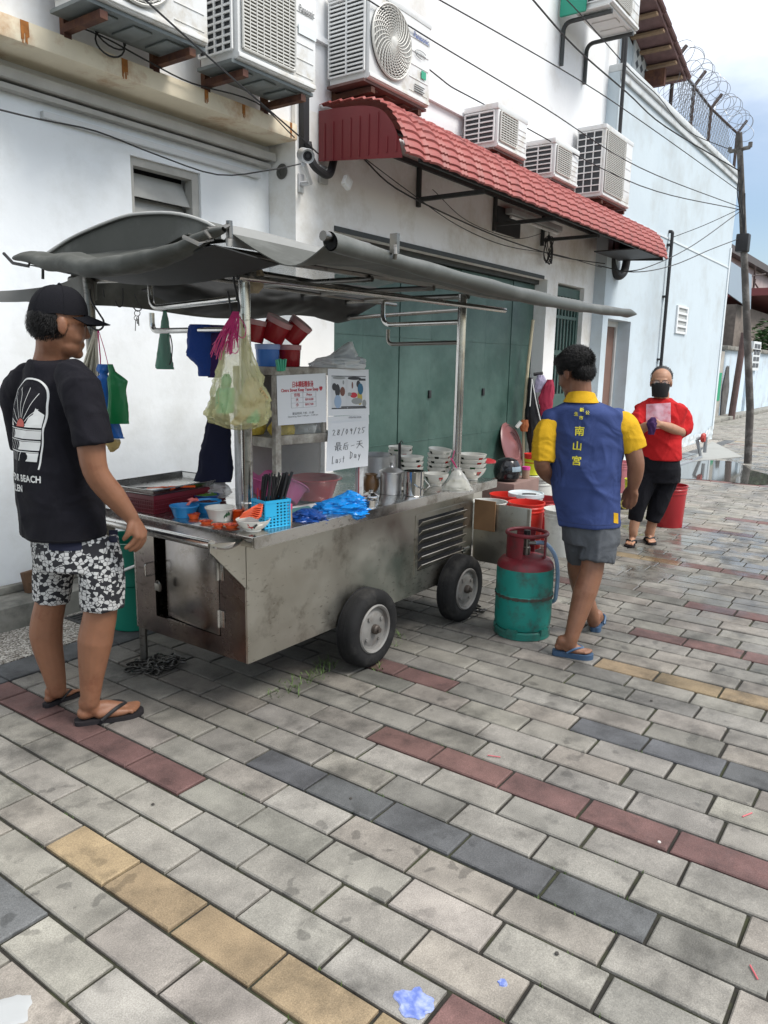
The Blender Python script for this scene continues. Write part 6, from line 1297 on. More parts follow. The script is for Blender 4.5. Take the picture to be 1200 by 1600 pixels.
pail('tall red pail behind the woman in the red shirt', gp(1049, 757, .40).to_2d().to_3d(), .15, .40, P_red, name='pail')
pail('white pail behind the tall red pail near the woman', gp(1060, 745, .36).to_2d().to_3d()+Vector((.25, .3, 0)), .15, .36, P_white, lid=P_white, handle=False)
yy = gp(1006, 801); pail('yellow green bucket seen between the legs of the woman', yy+Vector((.3, .2, 0)), .12, .3, P_ylw, handle=False)
yy = gp(972, 772); pail('pink tub at the wall behind the hand of the walking man', yy+Vector((.2, .1, 0)), .18, .36, plas('tub_pink', (.62, .22, .25), .4), handle=False, name='tub', cat='tub')
pp = gp(968, 796); lth('dish_tray', 'white round dish with green scraps on the ground near the woman', 'dish', [(.1, 0), (.18, .04), (.19, .042), (.1, .012), (0, .01)], pp+Vector((.1, .1, .002)), china)
# block with a helmet and jar
hb = gp(793, 752, .42); blk = mat('terracotta', (.22, .14, .12), .85, var=.15, vscale=5)
b = MB(); b.box((hb.x-.12, hb.y-.13, .002), (hb.x+.42, hb.y+.2, .42), bev=.01); single('stone_block', 'dull reddish block carrying the helmet by the green gate', 'block', b, blk, Vector((hb.x, hb.y, 0)))
hp_ = Vector((hb.x+.02, hb.y+.02, .421)); HM = Matrix.Translation(hp_) @ Matrix.Rotation(-.7, 4, 'Z'); t = thing('motorcycle_helmet', 'black motorcycle helmet on the reddish block', 'helmet', hp_)
b = MB(); b.lathe([(.085, 0), (.115, .03), (.128, .09), (.12, .15), (.09, .195), (.045, .215), (0, .22)], M=HM, n=36); b.build('shell', plas('helmet_black', (.012, .012, .014), .15), t)
b = MB(); b.grid(lambda u, v: HM @ Vector((.131*math.cos(-.6+1.2*u-1.0)*(1-.2*v**2), .131*math.sin(-.6+1.2*u-1.0)*(1-.2*v**2), .10+.07*v)), 16, 6, th=.003); b.build('visor', mat('visor', (.22, .28, .32), .15), t)
jp = Vector((hb.x+.28, hb.y-.05, .421)); t = thing('spice_jar', 'plastic jar of brown powder with a pink lid beside the helmet', 'jar', jp)
b = MB(); b.lathe([(.035, 0), (.037, .01), (.037, .085), (0, .085)], c=jp, n=24); b.build('bottle', mat('brown_powder', (.36, .24, .17), .4), t); b = MB(); b.lathe([(.040, .085), (.040, .115), (0, .116)], c=jp, n=24); b.build('cap', plas('cap_magenta', (.62, .06, .28), .35), t)
lth('red_lid', 'red plastic food cover behind the bowls at the right end of the counter', 'cover', [(.12, 0), (.115, .02), (.07, .035), (0, .04)], gp(757, 722, .50)+Vector((0, 0, 0)), P_red, n=32)
# against the pillar: pole, tub lid, bags and cloths
q0, q1 = px_(815, 738, XR-.25), px_(832, 502, XR-.02)
pole0 = Vector((XR-.35, 3.95, .0)); DPp = Dat(Vector((XR-.3, 4.0, 0)))
b = MB(); b.tube([pd(818, 745, DPp), pd(818.5, 650, DPp), pd(825, 570, DPp), pd(833, 500, DPp+.1)], .02, 8); single('bamboo_pole', 'long pale bamboo pole leaning against the pillar beside the gate', 'pole', b, mat('bamboo_pale', (.48, .42, .28), .6, var=.15, vscale=8), pd(818, 745, DPp))
b = MB(); lc = pd(800, 697, DPp-.12); LM = Matrix.Translation(lc) @ (Vector((.10, -.93, .30))).normalized().to_track_quat('Z', 'Y').to_matrix().to_4x4(); b.lathe([(.30, -.01), (.31, .0), (.30, .012), (.26, .02), (.25, .012), (.17, .03), (.16, .022), (.08, .035), (.06, .05), (0, .052)], M=LM, n=40); single('plastic_cover', 'large mauve plastic cover leaning upright against the green gate', 'cover', b, P_mauve, lc)
DQ = DPp-.02
cloth('black_bag', 'black bag with white strings hanging on the pillar', 'bag', DQ, [(826, 832, 590, .05), (824, 838, 620, .1), (820, 846, 650, .15), (823, 846, 675, .14), (826, 842, 700, .1), (828, 842, 730, .06)], mat('bag_black', (.010, .010, .013), .6), .3, 5)
b = MB(); b.tube([pd(831, 592, DQ-.08), pd(838, 630, DQ-.1), pd(845, 660, DQ-.1)], .007, 6); b.tube([pd(831, 592, DQ-.08), pd(828, 635, DQ-.1)], .006, 6); single('white_rope', 'white rope slung over the black bag on the pillar', 'rope', b, white_p, pd(831, 592, DQ-.08))
cloth('lilac_cloth', 'pale lilac cloth hanging at the top of the pillar hooks', 'cloth', DQ-.05, [(840, 850, 586, .06), (836, 855, 596, .08), (835, 851, 608, .06), (836, 842, 613, .03)], mat('lilac', (.42, .38, .52), .9), .35, 3)
cloth('crimson_cloth', 'crimson cloth hanging right of the lilac one on the pillar', 'cloth', DQ-.08, [(855, 864, 593, .05), (848, 866, 604, .08), (841, 865, 625, .08), (844, 862, 640, .07), (845, 857, 650, .04)], mat('crimson', (.32, .022, .055), .9), .35, 8)
b = MB(); b.tube([pd(834, 585, DQ), pd(848, 583, DQ)], .02, 8); single('wall_hook', 'dark hook bar on the pillar above the hanging cloths', 'hook', b, blackp, pd(840, 584, DQ))
cloth('orange_gloves', 'brown orange glove tied to the bamboo pole', 'glove', DPp-.1, [(815, 825, 656, .05), (812, 826, 664, .06), (814, 824, 674, .05)], mat('glove', (.30, .09, .03), .85), .3, 2)
b = MB(); b.tube([pd(807, 668, DPp-.12), pd(814, 659, DPp-.12)], .025, 8); single('white_tape', 'small white roll beside the orange glove on the pole', 'tape', b, white_p, pd(810, 663, DPp-.12))

# ---- on the ground near the cart
chm = mat('chain_steel', (.055, .053, .05), .35, .8, var=.3, vscale=30)
def chain(label, c, seed, n=40, spread=.13):
    rr = random.Random(seed); b = MB()
    for k in range(n):
        a = k*.9+rr.uniform(-.3, .3); r = spread*(.25+.75*rr.random()); p = Vector((c.x+r*math.cos(a)*1.1, c.y+r*math.sin(a)*.8, .010+.028*rr.random()*(1-r/spread*.6)))
        M = Matrix.Translation(p) @ Matrix.Rotation(rr.uniform(0, 6.3), 4, 'Z') @ Matrix.Rotation(rr.uniform(-.8, .8), 4, 'X')
        pts = [M @ Vector((.020*math.cos(q)+(.010 if math.cos(q) > 0 else -.008), .013*math.sin(q), 0)) for q in [2*math.pi*i/12 for i in range(13)]]; b.tube(pts, .0045, 6, cap=False)
    return single('chain', label, 'chain', b, chm, Vector((c.x, c.y, 0)))
chain('heap of steel chain on the pavers at the near cart leg', gp(243, 1042), 3, 56); chain('short heap of chain on the pavers behind the rear wheel', gp(725, 958), 9, 34, .16)
gm = mat('weed_green', (.07, .12, .025), .6, var=.4, vscale=30)
b = MB(); rr = random.Random(6)
for cx, cy, n_, s in ((480, 1060, 40, .09), (505, 1045, 44, .07), (465, 1075, 26, .06), (520, 1038, 20, .05), (430, 1085, 16, .05), (590, 1046, 10, .03), (625, 995, 14, .05), (620, 1010, 8, .03)):
    c = gp(cx, cy)
    for k in range(n_):
        p = c+Vector((rr.gauss(0, s*.6), rr.gauss(0, s*.5), -.006)); h = rr.uniform(.012, .045); a = rr.uniform(0, 6.3); d = Vector((math.cos(a), math.sin(a), 0)); w = rr.uniform(.0012, .003)
        sd = Vector((-d.y, d.x, 0))*w; b.add([p-sd, p+sd, p+d*h*.7+sd*.8+Vector((0, 0, h*.8)), p+d*h*1.2+Vector((0, 0, h*.9)), p+d*h*.7-sd*.8+Vector((0, 0, h*.8))], [(0, 1, 2, 3, 4)])
for k in range(900):
    x = rr.uniform(.9, 3.2); y = rr.uniform(-.3, 2.2); row = round((x-PX0)/PW); x = PX0+row*PW+rr.uniform(-.004, .004); 
    if noise.noise((x*3, y*2.4, 4)) < .18: continue
    for j in range(3):
        p = Vector((x+rr.uniform(-.003, .003), y+rr.uniform(-.012, .012), -.008)); h = rr.uniform(.005, .013); a = rr.uniform(0, 6.3); d = Vector((math.cos(a), math.sin(a), 0))*h*.6; sd = Vector((-d.y, d.x, 0))*.25; b.add([p-sd, p+sd, p+d+Vector((0, 0, h))], [(0, 1, 2)])
o = b.build('weeds', gm, smooth=0); o['kind'] = 'stuff'
# spilled blue paint and scraps
pm = mat('paint_blue', (.14, .20, .52), .35, var=.25, vscale=30, stain=((.42, .47, .62), .6, 26), bump=.2, bscale=50)
def spill(label, c, r, seed, m=pm, z=.004):
    b = MB(); n_ = 40; ring = [Vector((c.x+r*math.cos(a)*(1+.35*noise.noise((math.cos(a)*2+seed, math.sin(a)*2, seed))+.1*noise.noise((math.cos(a)*7, math.sin(a)*7, seed))), c.y+r*math.sin(a)*(1+.35*noise.noise((math.cos(a)*2+seed, math.sin(a)*2, seed))+.12*noise.noise((math.cos(a)*8, math.sin(a)*8, seed+2))), .001)) for a in [2*math.pi*k/n_ for k in range(n_)]]
    cc_ = Vector((c.x, c.y, z)); rings = [ring, [cc_.lerp(p, .9)*1 for p in ring], [cc_.lerp(p, .55)+Vector((0, 0, .001*noise.noise((i, seed, 2)))) for i, p in enumerate(ring)]]
    for q in rings[1]: q.z = z
    b.add([p for r_ in rings for p in r_]+[cc_], [(i*n_+k, i*n_+(k+1) % n_, (i+1)*n_+(k+1) % n_, (i+1)*n_+k) for i in range(2) for k in range(n_)]+[(2*n_+k, 2*n_+(k+1) % n_, 3*n_) for k in range(n_)])
    return single('paint_spill', label, 'paint spill', b, m, Vector((c.x, c.y, 0)))
spill('blob of pale blue dried paint on the pavers at the bottom edge', gp(647, 1567), .046, 2.3); spill('small speck of blue paint near the blue blob', gp(786, 1537), .012, 5.1)
spill('pale splash of whitewash on the paver at the bottom left corner', gp(14, 1585), .05, 7.7, mat('whitewash', (.40, .41, .41), .8), .003)
for k, (x0, y0, x1, y1) in enumerate(((1172, 1508, 1184, 1530), (1160, 1276, 1175, 1270), (762, 1180, 782, 1183))):
    p, q = gp(x0, y0, .004), gp(x1, y1, .004); b = MB(); b.tube([p, q], .0022, 6); single('straw_scrap', ['pink straw scrap nearest the bottom right corner', 'pink straw scrap at the right edge above the dark pavers', 'thin red straw scrap on a grey paver in the middle'][k], 'litter', b, plas('scrap_pink', (.55, .12, .14), .5), p)
rr = random.Random(12)
for k, (x, y) in enumerate(((239, 1257), (1030, 1316), (548, 1248), (870, 1490), (1018, 1095))):
    p = gp(x, y, .0015); b = MB(); b.lathe([(.006, 0), (.005, .003), (0, .004)], c=p, n=9); single('pebble', ['dark crumb on a grey paver at the lower left', 'pale chip on the red row at the right', 'dark crumb on a dark paver near the middle', 'dark chip near the bottom right', 'leaf crumb on the pavers right of the walking man'][k], 'chip', b, mat('crumb', (.05, .045, .04), .9) if k != 1 else mat('chip_pale', (.55, .53, .5), .9), p)
# left wall foot
wb0 = px_(30, 880, 2.44); b = MB(); wk = gp(33, 918, .132); b.box((-.035, -.02, 0), (.085, .035, .125), bev=.006, M=Matrix.Translation((wk.x, 4.17, .132)) @ Matrix.Rotation(-.16, 4, 'X') @ Matrix.Rotation(-.08, 4, 'Y')); b.box((-.03, -.024, .058), (.08, -.0195, .063), M=Matrix.Translation((wk.x, 4.17, .132)) @ Matrix.Rotation(-.16, 4, 'X') @ Matrix.Rotation(-.08, 4, 'Y')); single('wood_block', 'brown wooden block leaning at the wall foot left of the man', 'block', b, mat('block_wood', (.12, .065, .035), .85, var=.3, vscale=12, bump=.3, bscale=30), Vector((wk.x, 4.17, .13)))
tb = Vector((2.54, 3.56, 0)); t = thing('green_tub', 'dark green plastic tub behind the near end of the cart', 'tub', tb); b = MB(); b.lathe([(.13, .002), (.155, .26), (.165, .27), (.175, .50), (.185, .51), (.165, .51), (.14, .01), (0, .01)], c=tb, n=40); b.build('tub_body', plas('tub_green', (.004, .16, .11), .4), t); b = MB(); b.tube([tb+Vector((-.17, -.06, .34)), tb+Vector((-.10, -.18, .40)), tb+Vector((.03, -.20, .46))], .008, 8); b.build('handle', white_p, t)
# ================================================================ PEOPLE
def sphere(mb, c, r, n=14):
    rx, ry, rz = (r, r, r) if isinstance(r, (int, float)) else r
    prof = [(math.sin(math.pi*k/n), -math.cos(math.pi*k/n)) for k in range(n+1)]
    M = Matrix.Translation(c) @ Matrix.Diagonal((rx, ry, rz, 1)); mb.lathe([(max(p[0], 0), p[1]) for p in prof], M=M, n=2*n)
def ell(mb, c, r, M=None, n=14):
    prof = [(math.sin(math.pi*k/n), -math.cos(math.pi*k/n)) for k in range(n+1)]
    mb.lathe(prof, M=(M or Matrix.Identity(4)) @ Matrix.Translation(c) @ Matrix.Diagonal((*r, 1)), n=2*n)
def limb(mb, pts, radii, sub=5, ends=True, flat=False):
    P = [Vector(p) for p in pts]; n = (len(P)-1)*sub
    cur = bez(P, n) if len(P) > 2 else [P[0].lerp(P[1], k/n) for k in range(n+1)]
    t = np.linspace(0, len(radii)-1, len(cur)); rr = [float(x) for x in np.interp(t, range(len(radii)), radii)]
    mb.tube(cur, rr, 16)
    if ends and not flat: sphere(mb, cur[0], rr[0]*.99, 8); sphere(mb, cur[-1], rr[-1]*.99, 8)
def erings(mb, rings, S, Fd, n=36, sub=4):
    """closed torso like body through (centre, half width, half depth)"""
    C = [Vector(r[0]) for r in rings]; out = bez(C, (len(C)-1)*sub); t = np.linspace(0, len(C)-1, len(out))
    A = np.interp(t, range(len(C)), [r[1] for r in rings]); B = np.interp(t, range(len(C)), [r[2] for r in rings])
    vs = [c+S*a*math.cos(2*math.pi*k/n)+Fd*b_*math.sin(2*math.pi*k/n) for c, a, b_ in zip(out, A, B) for k in range(n)]; L = len(out)
    mb.add(vs, [(i*n+k, i*n+(k+1) % n, (i+1)*n+(k+1) % n, (i+1)*n+k) for i in range(L-1) for k in range(n)]+[tuple(range(n))[::-1], tuple((L-1)*n+k for k in range(n))])
def organic(name, mb, m, parent, voxel=.006, it=6, fac=.5, wrinkle=None):
    """melt the overlapping pieces into ONE continuous skin"""
    o = mb.build('tmp', m, None, smooth=0)
    r = o.modifiers.new('r', 'REMESH'); r.mode = 'VOXEL'; r.voxel_size = voxel; r.use_smooth_shade = True
    s = o.modifiers.new('s', 'SMOOTH'); s.factor = fac; s.iterations = it
    bpy.context.view_layer.update(); dg = bpy.context.evaluated_depsgraph_get()
    me = bpy.data.meshes.new_from_object(o.evaluated_get(dg)); old = o.data; bpy.data.objects.remove(o); bpy.data.meshes.remove(old)
    me.name = name; og = ORG[parent.name]
    if wrinkle:
        me.update(); nrm = [v.normal.copy() for v in me.vertices]
        for v, nn in zip(me.vertices, nrm): v.co += nn*wrinkle(v.co, nn)
    for v in me.vertices: v.co -= og
    if not len(me.materials): me.materials.append(m)
    me.polygons.foreach_set('use_smooth', [True]*len(me.polygons)); me.update()
    q = bpy.data.objects.new(name, me); COL.objects.link(q); q.parent = parent; ORG[q.name] = og
    return q
def bvh(o):
    og = ORG[o.name]; return BVHTree.FromPolygons([v.co+og for v in o.data.vertices], [list(p.vertices) for p in o.data.polygons])
def proj(bv, p, d, off=.0025):
    h = bv.ray_cast(p-d*.6, d); 
    return (h[0]-d*off) if h[0] is not None else p
def skin_mat(name, c): 
    m = mat(name, c, .5, var=.10, vscale=18, bump=.06, bscale=140, sss=.12, spec=.4, stain=((c[0]*.72, c[1]*.58, c[2]*.55), .30, 8)); return m
def cloth_m(name, c, fold=1.0, **k):
    """woven cloth: fine weave plus soft hanging creases in the relief"""
    if name in MATS: return MATS[name]
    m = mat(name, c, k.pop('rough', .9), var=k.pop('var', .08), vscale=k.pop('vscale', 10), bump=.25, bscale=300, spec=.2, **k)
    t = m.node_tree; b = t.nodes['Principled BSDF']; n = t.nodes.new; l = t.links.new; old = b.inputs['Normal'].links[0].from_node
    tcn = n('ShaderNodeTexCoord'); mp_ = n('ShaderNodeMapping'); mp_.inputs['Scale'].default_value = (1, 1, .8); mp_.inputs['Rotation'].default_value = (.5, .35, .3); l(tcn.outputs['Object'], mp_.inputs[0])
    z = n('ShaderNodeTexNoise'); z.inputs['Scale'].default_value = 6; z.inputs['Detail'].default_value = 2.5; z.inputs['Roughness'].default_value = .4; z.inputs['Distortion'].default_value = 1.3; l(mp_.outputs[0], z.inputs['Vector'])
    bp = n('ShaderNodeBump'); bp.inputs['Strength'].default_value = .7*fold; bp.inputs['Distance'].default_value = .05; l(z.outputs[0], bp.inputs['Height']); l(bp.outputs[0], old.inputs['Normal'])
    return m
def folds(amp, seed=0, zs=1.0, d=Vector((0, 0, 1))):
    """hanging creases: a few long soft ridges running down and across, deeper towards the hem"""
    def f(co, nn):
        h = 0
        for k, (fx, fz) in enumerate(((5.5, 2.0), (4.0, 7.5), (-5.0, 6.0))):
            q = noise.noise((co.x*fx+seed+k*5, co.y*fx*.9-k, co.z*fz*zs+co.x*2*k)); r = 1-min(1, abs(q)*4.2); h += r*r*(.55+.45*noise.noise((co.x*3+k, co.y*3+seed, co.z*3)))*(1, .55, .5)[k]
        return amp*(h*.75-.35+.5*noise.noise((co.x*4+seed, co.y*4, co.z*2.5)))
    return f
def hem(o, name, p, nrm, m, r=.0016):
    """stitched seam where the plane through p cuts the garment"""
    og = ORG[o.name]; bm = bmesh.new(); bm.from_mesh(o.data); res = bmesh.ops.bisect_plane(bm, geom=bm.verts[:]+bm.edges[:]+bm.faces[:], plane_co=Vector(p)-og, plane_no=nrm, clear_inner=True, clear_outer=True)
    mb = MB()
    for e in bm.edges: mb.tube([e.verts[0].co+og, e.verts[1].co+og], r, 5, cap=False)
    bm.free()
    return mb.build(name, m, o) if mb.v else None
def head(mb, M, sc=1.0, wide=1.0):
    T = M @ Matrix.Scale(sc, 4)
    for c, r in (((-.012, 0, .035), (.097, .077*wide, .088)), ((.025, 0, -.015), (.070, .066*wide, .080)), ((.030, 0, -.075), (.052, .054*wide, .042)), ((.068, 0, -.098), (.022, .026, .020)), ((.045, .032*wide, -.035), (.035, .032, .034)), ((.045, -.032*wide, -.035), (.035, .032, .034)),
                 ((.072, 0, .030), (.018, .050, .012)), ((.082, 0, -.062), (.012, .026, .010)), ((.080, 0, -.072), (.012, .022, .008)), ((.100, 0, -.028), (.014, .013, .012)), ((.092, .013, -.032), (.010, .008, .008)), ((.092, -.013, -.032), (.010, .008, .008)),
                 ((-.008, .079*wide, -.006), (.020, .007, .031)), ((-.008, -.079*wide, -.006), (.020, .007, .031)), ((-.004, .076*wide, -.028), (.010, .007, .012)), ((-.004, -.076*wide, -.028), (.010, .007, .012))): ell(mb, c, r, T, 10)
    limb(mb, [T @ Vector((.083, 0, .022)), T @ Vector((.103, 0, -.026))], [.009*sc, .012*sc])
def headM(c, fdir, tilt=0):
    f = Vector(fdir).normalized(); up = Vector((0, 0, 1)); f2 = Vector((f.x, f.y, 0)).normalized(); l = up.cross(f2)
    R3 = Matrix((f2, l, up)).transposed().to_4x4()
    return Matrix.Translation(c) @ R3 @ Matrix.Rotation(tilt, 4, 'Y')
def strands(mb, T, c, r, n, L, seed, keep, lay, w=.0012):
    """many thin tapering hairs rooted on the ellipsoid (c, r); keep(x, y, z) says where hair grows, lay = combing direction"""
    g = random.Random(seed); c = Vector(c); lay = Vector(lay); k = 0
    while k < n:
        d = Vector((g.gauss(0, 1), g.gauss(0, 1), g.gauss(0, 1))).normalized(); p = c+Vector((d.x*r[0], d.y*r[1], d.z*r[2]))
        if not keep(p.x, p.y, p.z): continue
        k += 1; nn = Vector((d.x/r[0], d.y/r[1], d.z/r[2])).normalized(); t = (lay-nn*lay.dot(nn)); t = t+Vector((g.gauss(0, .14), g.gauss(0, .14), g.gauss(0, .14))); l_ = L*g.uniform(.6, 1.25)
        s = nn.cross(t); s = s.normalized()*w if s.length > 1e-6 else Vector((w, 0, 0)); a = p-nn*.003; b_ = p+nn*l_*.26+t*l_*.45; e = p+nn*l_*.26+t*l_*1.05
        mb.add([T @ (a-s), T @ (a+s), T @ (b_+s*.8), T @ e, T @ (b_-s*.8)], [(0, 1, 2, 4), (4, 2, 3)])
def foot(mb, fm_, ankle, heel, toe, inner, z0=.018, w=1.0):
    """bare foot on a flip flop; heel and toe are ground points; inner = +1 when the big toe is on the left of the pointing direction"""
    heel, toe = Vector((heel.x, heel.y, 0)), Vector((toe.x, toe.y, 0)); d = (toe-heel); L = d.length; d.normalize(); s = Vector((-d.y, d.x, 0))*inner
    P = lambda x, y, z: heel+d*(x*L)+s*(y*L)+Vector((0, 0, z0+z*L))
    k = L*w
    sphere(mb, P(.13, 0, .105), (.115*k, .105*k, .105*k), 9)
    limb(mb, [ankle, P(.20, .0, .26), P(.26, .0, .16)], [.036*L/.25, .15*k, .125*k], ends=True)
    limb(mb, [P(.15, 0, .10), P(.40, .02, .135), P(.62, .03, .085), P(.75, .03, .06)], [.105*k, .115*k, .10*k, .075*k])
    limb(mb, [P(.35, -.05, .07), P(.60, -.09, .055), P(.74, -.10, .045)], [.085*k, .07*k, .05*k]); limb(mb, [P(.45, .06, .08), P(.66, .105, .065), P(.76, .10, .055)], [.08*k, .07*k, .055*k])
    for i, (y, x1, r) in enumerate(((.115, .975, .050), (.045, .965, .036), (-.02, .935, .034), (-.08, .895, .032), (-.13, .845, .031))):
        limb(mb, [P(.74, y*.8, .055), P((.74+x1)/2+.02, y*.97, .055), P(x1-.02, y, r*.8/1)], [r*k*1.05, r*k*.95, r*k])
    sole, straps = MB(), MB(); o = []
    for x, y in ((.0, .0), (.0, .06), (.05, .115), (.2, .135), (.42, .115), (.6, .15), (.76, .195), (.92, .185), (1.02, .12), (1.05, .03), (1.03, -.06), (.95, -.15), (.8, -.195), (.6, -.185), (.4, -.15), (.2, -.135), (.05, -.11), (.0, -.06)): o.append(heel+d*(x*L-.02*L)+s*(y*L))
    oo = [p.copy() for p in bez(o+[o[0]], 60)][:-1]
    sole.prism([p+Vector((0, 0, .001)) for p in oo], (0, 0, z0-.002))
    st0 = P(.80, .055, .005); top = P(.66, .045, .17)
    for sd_ in (1, -1):
        straps.tube(bez([st0, P(.74, .05+.03*sd_, .125), P(.56, .16*sd_+.015, .13), P(.36, .175*sd_, .0)], 18), .0075*L/.25, 8)
    ff = sole.build('flip_flop', fm_[1], fm_[0], smooth=0); straps.build('strap', fm_[2], ff)

def strip(mb, bv, P2, w, fr, d, mi=0, off=.003, n=None):
    """painted line: P2 = points (s, z) in frame fr, projected along d on the cloth"""
    pts = bez([Vector((p[0], p[1], 0)) for p in P2], max(10, 6*len(P2))) if len(P2) > 2 else [Vector((P2[0][0]+(P2[1][0]-P2[0][0])*k/8, P2[0][1]+(P2[1][1]-P2[0][1])*k/8, 0)) for k in range(9)]
    vs = []
    for i, p in enumerate(pts):
        t = (pts[min(i+1, len(pts)-1)]-pts[max(0, i-1)]).normalized(); nn = Vector((-t.y, t.x, 0))*w/2
        for q in (p+nn, p-nn): vs.append(proj(bv, fr(q.x, q.y), d, off))
    mb.add(vs, [(2*i, 2*i+1, 2*i+3, 2*i+2) for i in range(len(pts)-1)], mi)
def fillz(mb, bv, rows, fr, d, mi=0, off=.0026, nu=8):
    """painted area given as rows (z, s left, s right)"""
    vs = [proj(bv, fr(l+(r-l)*k/nu, z), d, off) for z, l, r in rows for k in range(nu+1)]
    mb.add(vs, [(i*(nu+1)+k, i*(nu+1)+k+1, (i+1)*(nu+1)+k+1, (i+1)*(nu+1)+k) for i in range(len(rows)-1) for k in range(nu)], mi)
def ptext(mb, bv, txt, size, s0, z0, fr, d, mi=0, width=None, off=.003, bold=0, flip=1):
    vs, fs = textmesh(txt, size)
    k = 1 if not width else width/(max(v.x for v in vs)-min(v.x for v in vs))
    for j, (bx, bz) in enumerate([(0, 0)] if not bold else [(-bold, 0), (bold, 0), (0, bold), (0, -bold)]):
        mb.add([proj(bv, fr(s0+flip*v.x*k+bx, z0+v.y+bz), d, off+.0002*j) for v in vs], fs, mi)

# ------------------------------------------------ man in the black cap
sk1 = skin_mat('skin_tan', (.235, .108, .060)); black_hair = mat('black_hair', (.006, .0055, .0055), .5, spec=.25, bump=.5, bscale=160)
th_ = math.radians(40); F1 = (math.cos(th_)*R0+math.sin(th_)*FH).normalized(); S1 = Vector((0, 0, 1)).cross(F1)
fa_h, fa_t = gp(119, 1132, .0), gp(222, 1113, .0); fb_h, fb_t = gp(70, 1106, .0), gp(122, 1084, .0)
D1 = (Dat(fa_h)+Dat(fb_h))/2+.02
man = thing('person', 'man in a black cap and patterned shorts standing at the near end of the cart', 'person', ((fa_h+fb_h)/2))
def J(x, y, dd=0.0): return pd(x, y, D1+dd)
k1 = 1/ (1190.2/D1)                                           # metres per pixel
FM = (man, mat('sole_black', (.02, .018, .02), .8, spec=.2), mat('strap_black', (.012, .012, .013), .6))
body = MB()
hc = J(93, 508, .02); HM1 = headM(hc, R0*.83+FH*.58, .10)
head(body, HM1, 1.03, 1.06)
limb(body, [HM1 @ Vector((-.022, 0, -.05)), J(82, 552, .03), J(74, 585, .03)], [.062, .064, .066])
erings(body, [(J(74, 598, .03), .10, .065), (J(84, 660, .02), .125, .085), (J(95, 760, 0), .13, .10), (J(108, 850, 0), .12, .09)], S1, F1)
arm_r = -.175
limb(body, [J(118, 606, arm_r+.02), J(138, 665, arm_r-.015), J(149, 735, arm_r-.02), J(178, 775, arm_r+.02), J(205, 808, arm_r+.05)], [.045, .056, .047, .045, .029])
limb(body, [J(38, 610, .17), J(50, 700, .22), J(62, 760, .24), J(90, 800, .30)], [.045, .05, .045, .03])
hd = arm_r+.055
for (kx, ky, kd, mx, my, tx, ty, r) in ((214, 838, -.022, 206, 849, 197, 856, .0105), (220, 839, -.004, 214, 852, 204, 859, .011), (224, 836, .014, 220, 851, 211, 860, .0105), (226, 831, .032, 225, 845, 218, 853, .009)):
    limb(body, [J(206, 809, hd), J((206+kx)/2, (809+ky)/2, hd+kd*.6), J(kx, ky, hd+kd)], [.024, .019, r*1.35]); limb(body, [J(kx, ky, hd+kd), J(mx, my, hd+kd*1.1), J(tx, ty, hd+kd*1.1-.006)], [r*1.2, r*1.05, r*.9])
limb(body, [J(207, 812, hd-.012), J(203, 826, hd-.032), J(199, 836, hd-.038), J(194, 842, hd-.036)], [.018, .0145, .012, .010])
limb(body, [J(146, 860, -.04), J(158, 938, -.06), J(149, 1000, -.065), J(143, 1060, -.07), J(141, 1096, -.075)], [.052, .064, .070, .048, .037])
limb(body, [J(92, 860, .06), J(80, 935, .08), J(72, 990, .085), J(84, 1050, .085), J(90, 1078, .085)], [.048, .062, .068, .048, .037])
foot(body, FM, J(141, 1092, -.075), fa_h, fa_t, 1, w=1.02); foot(body, FM, J(91, 1072, .085), fb_h, fb_t, -1, w=1.02)
organic('body', body, sk1, man, .0052, 5)
for sy in (-1, 1):
    eye = MB(); ell(eye, HM1 @ Vector((.077*1.03, .030*sy, .006)), (.009, .011, .006), None, 8)
    eye.build('eye', mat('eye_dark', (.03, .02, .018), .2), man)
hair = MB(); T = HM1 @ Matrix.Scale(1.03, 4); ell(hair, (-.032, 0, .02), (.082, .081, .075), T); ell(hair, (-.045, 0, -.022), (.060, .066, .040), T); ell(hair, (-.008, 0, .04), (.07, .0815, .05), T); ell(hair, (.018, 0, .015), (.02, .073, .03), T)
ho = organic('hair', hair, black_hair, man, .006, 3, wrinkle=lambda c, n_: .003*noise.noise(c*60))
st = MB(); strands(st, T, (-.034, 0, 0), (.081, .080, .075), 2600, .016, 5, lambda x, y, z: z < .05 and x < .03 and z > -.065, (-.2, 0, -1)); st.build('hair_strands', black_hair, ho, smooth=0)
capm = mat('cap_black', (.008, .008, .011), .9, spec=.2, bump=.3, bscale=260, var=.1)
cp = MB(); T = HM1 @ Matrix.Scale(1.03, 4)
def capf(u, v):
    a = 2*math.pi*u; q = v*math.pi/2; r = math.cos(q)**.75; x = -.006+.106*r*math.cos(a); y = .088*r*math.sin(a); z = .036+.108*math.sin(q)**1.0+.01*math.cos(a)*(1-v)
    return T @ Vector((x, y, z+.002*math.sin(6*a)*(1-v)))
cp.grid(capf, 48, 16, th=.003); sphere(cp, T @ Vector((-.006, 0, .147)), .008, 8)
for k in range(6): cp.tube([Vector(capf((k+.5)/6, v))+Vector((0, 0, .0005)) for v in [j/10 for j in range(11)]], .0014, 5)
cap_ = cp.build('cap', capm, man, smooth=60)
br = MB()
def brim(u, v):
    a = -1.25+2.5*u; return T @ Vector((-.006+.104*math.cos(a)+.085*v*math.cos(a*.72)**1.2, .087*math.sin(a)*(1+.05*v), .046-.022*v-.020*(math.sin(a))**2*(1-.2*v)))
br.grid(brim, 24, 8, th=.004); br.build('brim', capm, cap_, smooth=60)
tee = cloth_m('tee_charcoal', (.0105, .010, .014), var=.15)
sh = MB(); app = .862
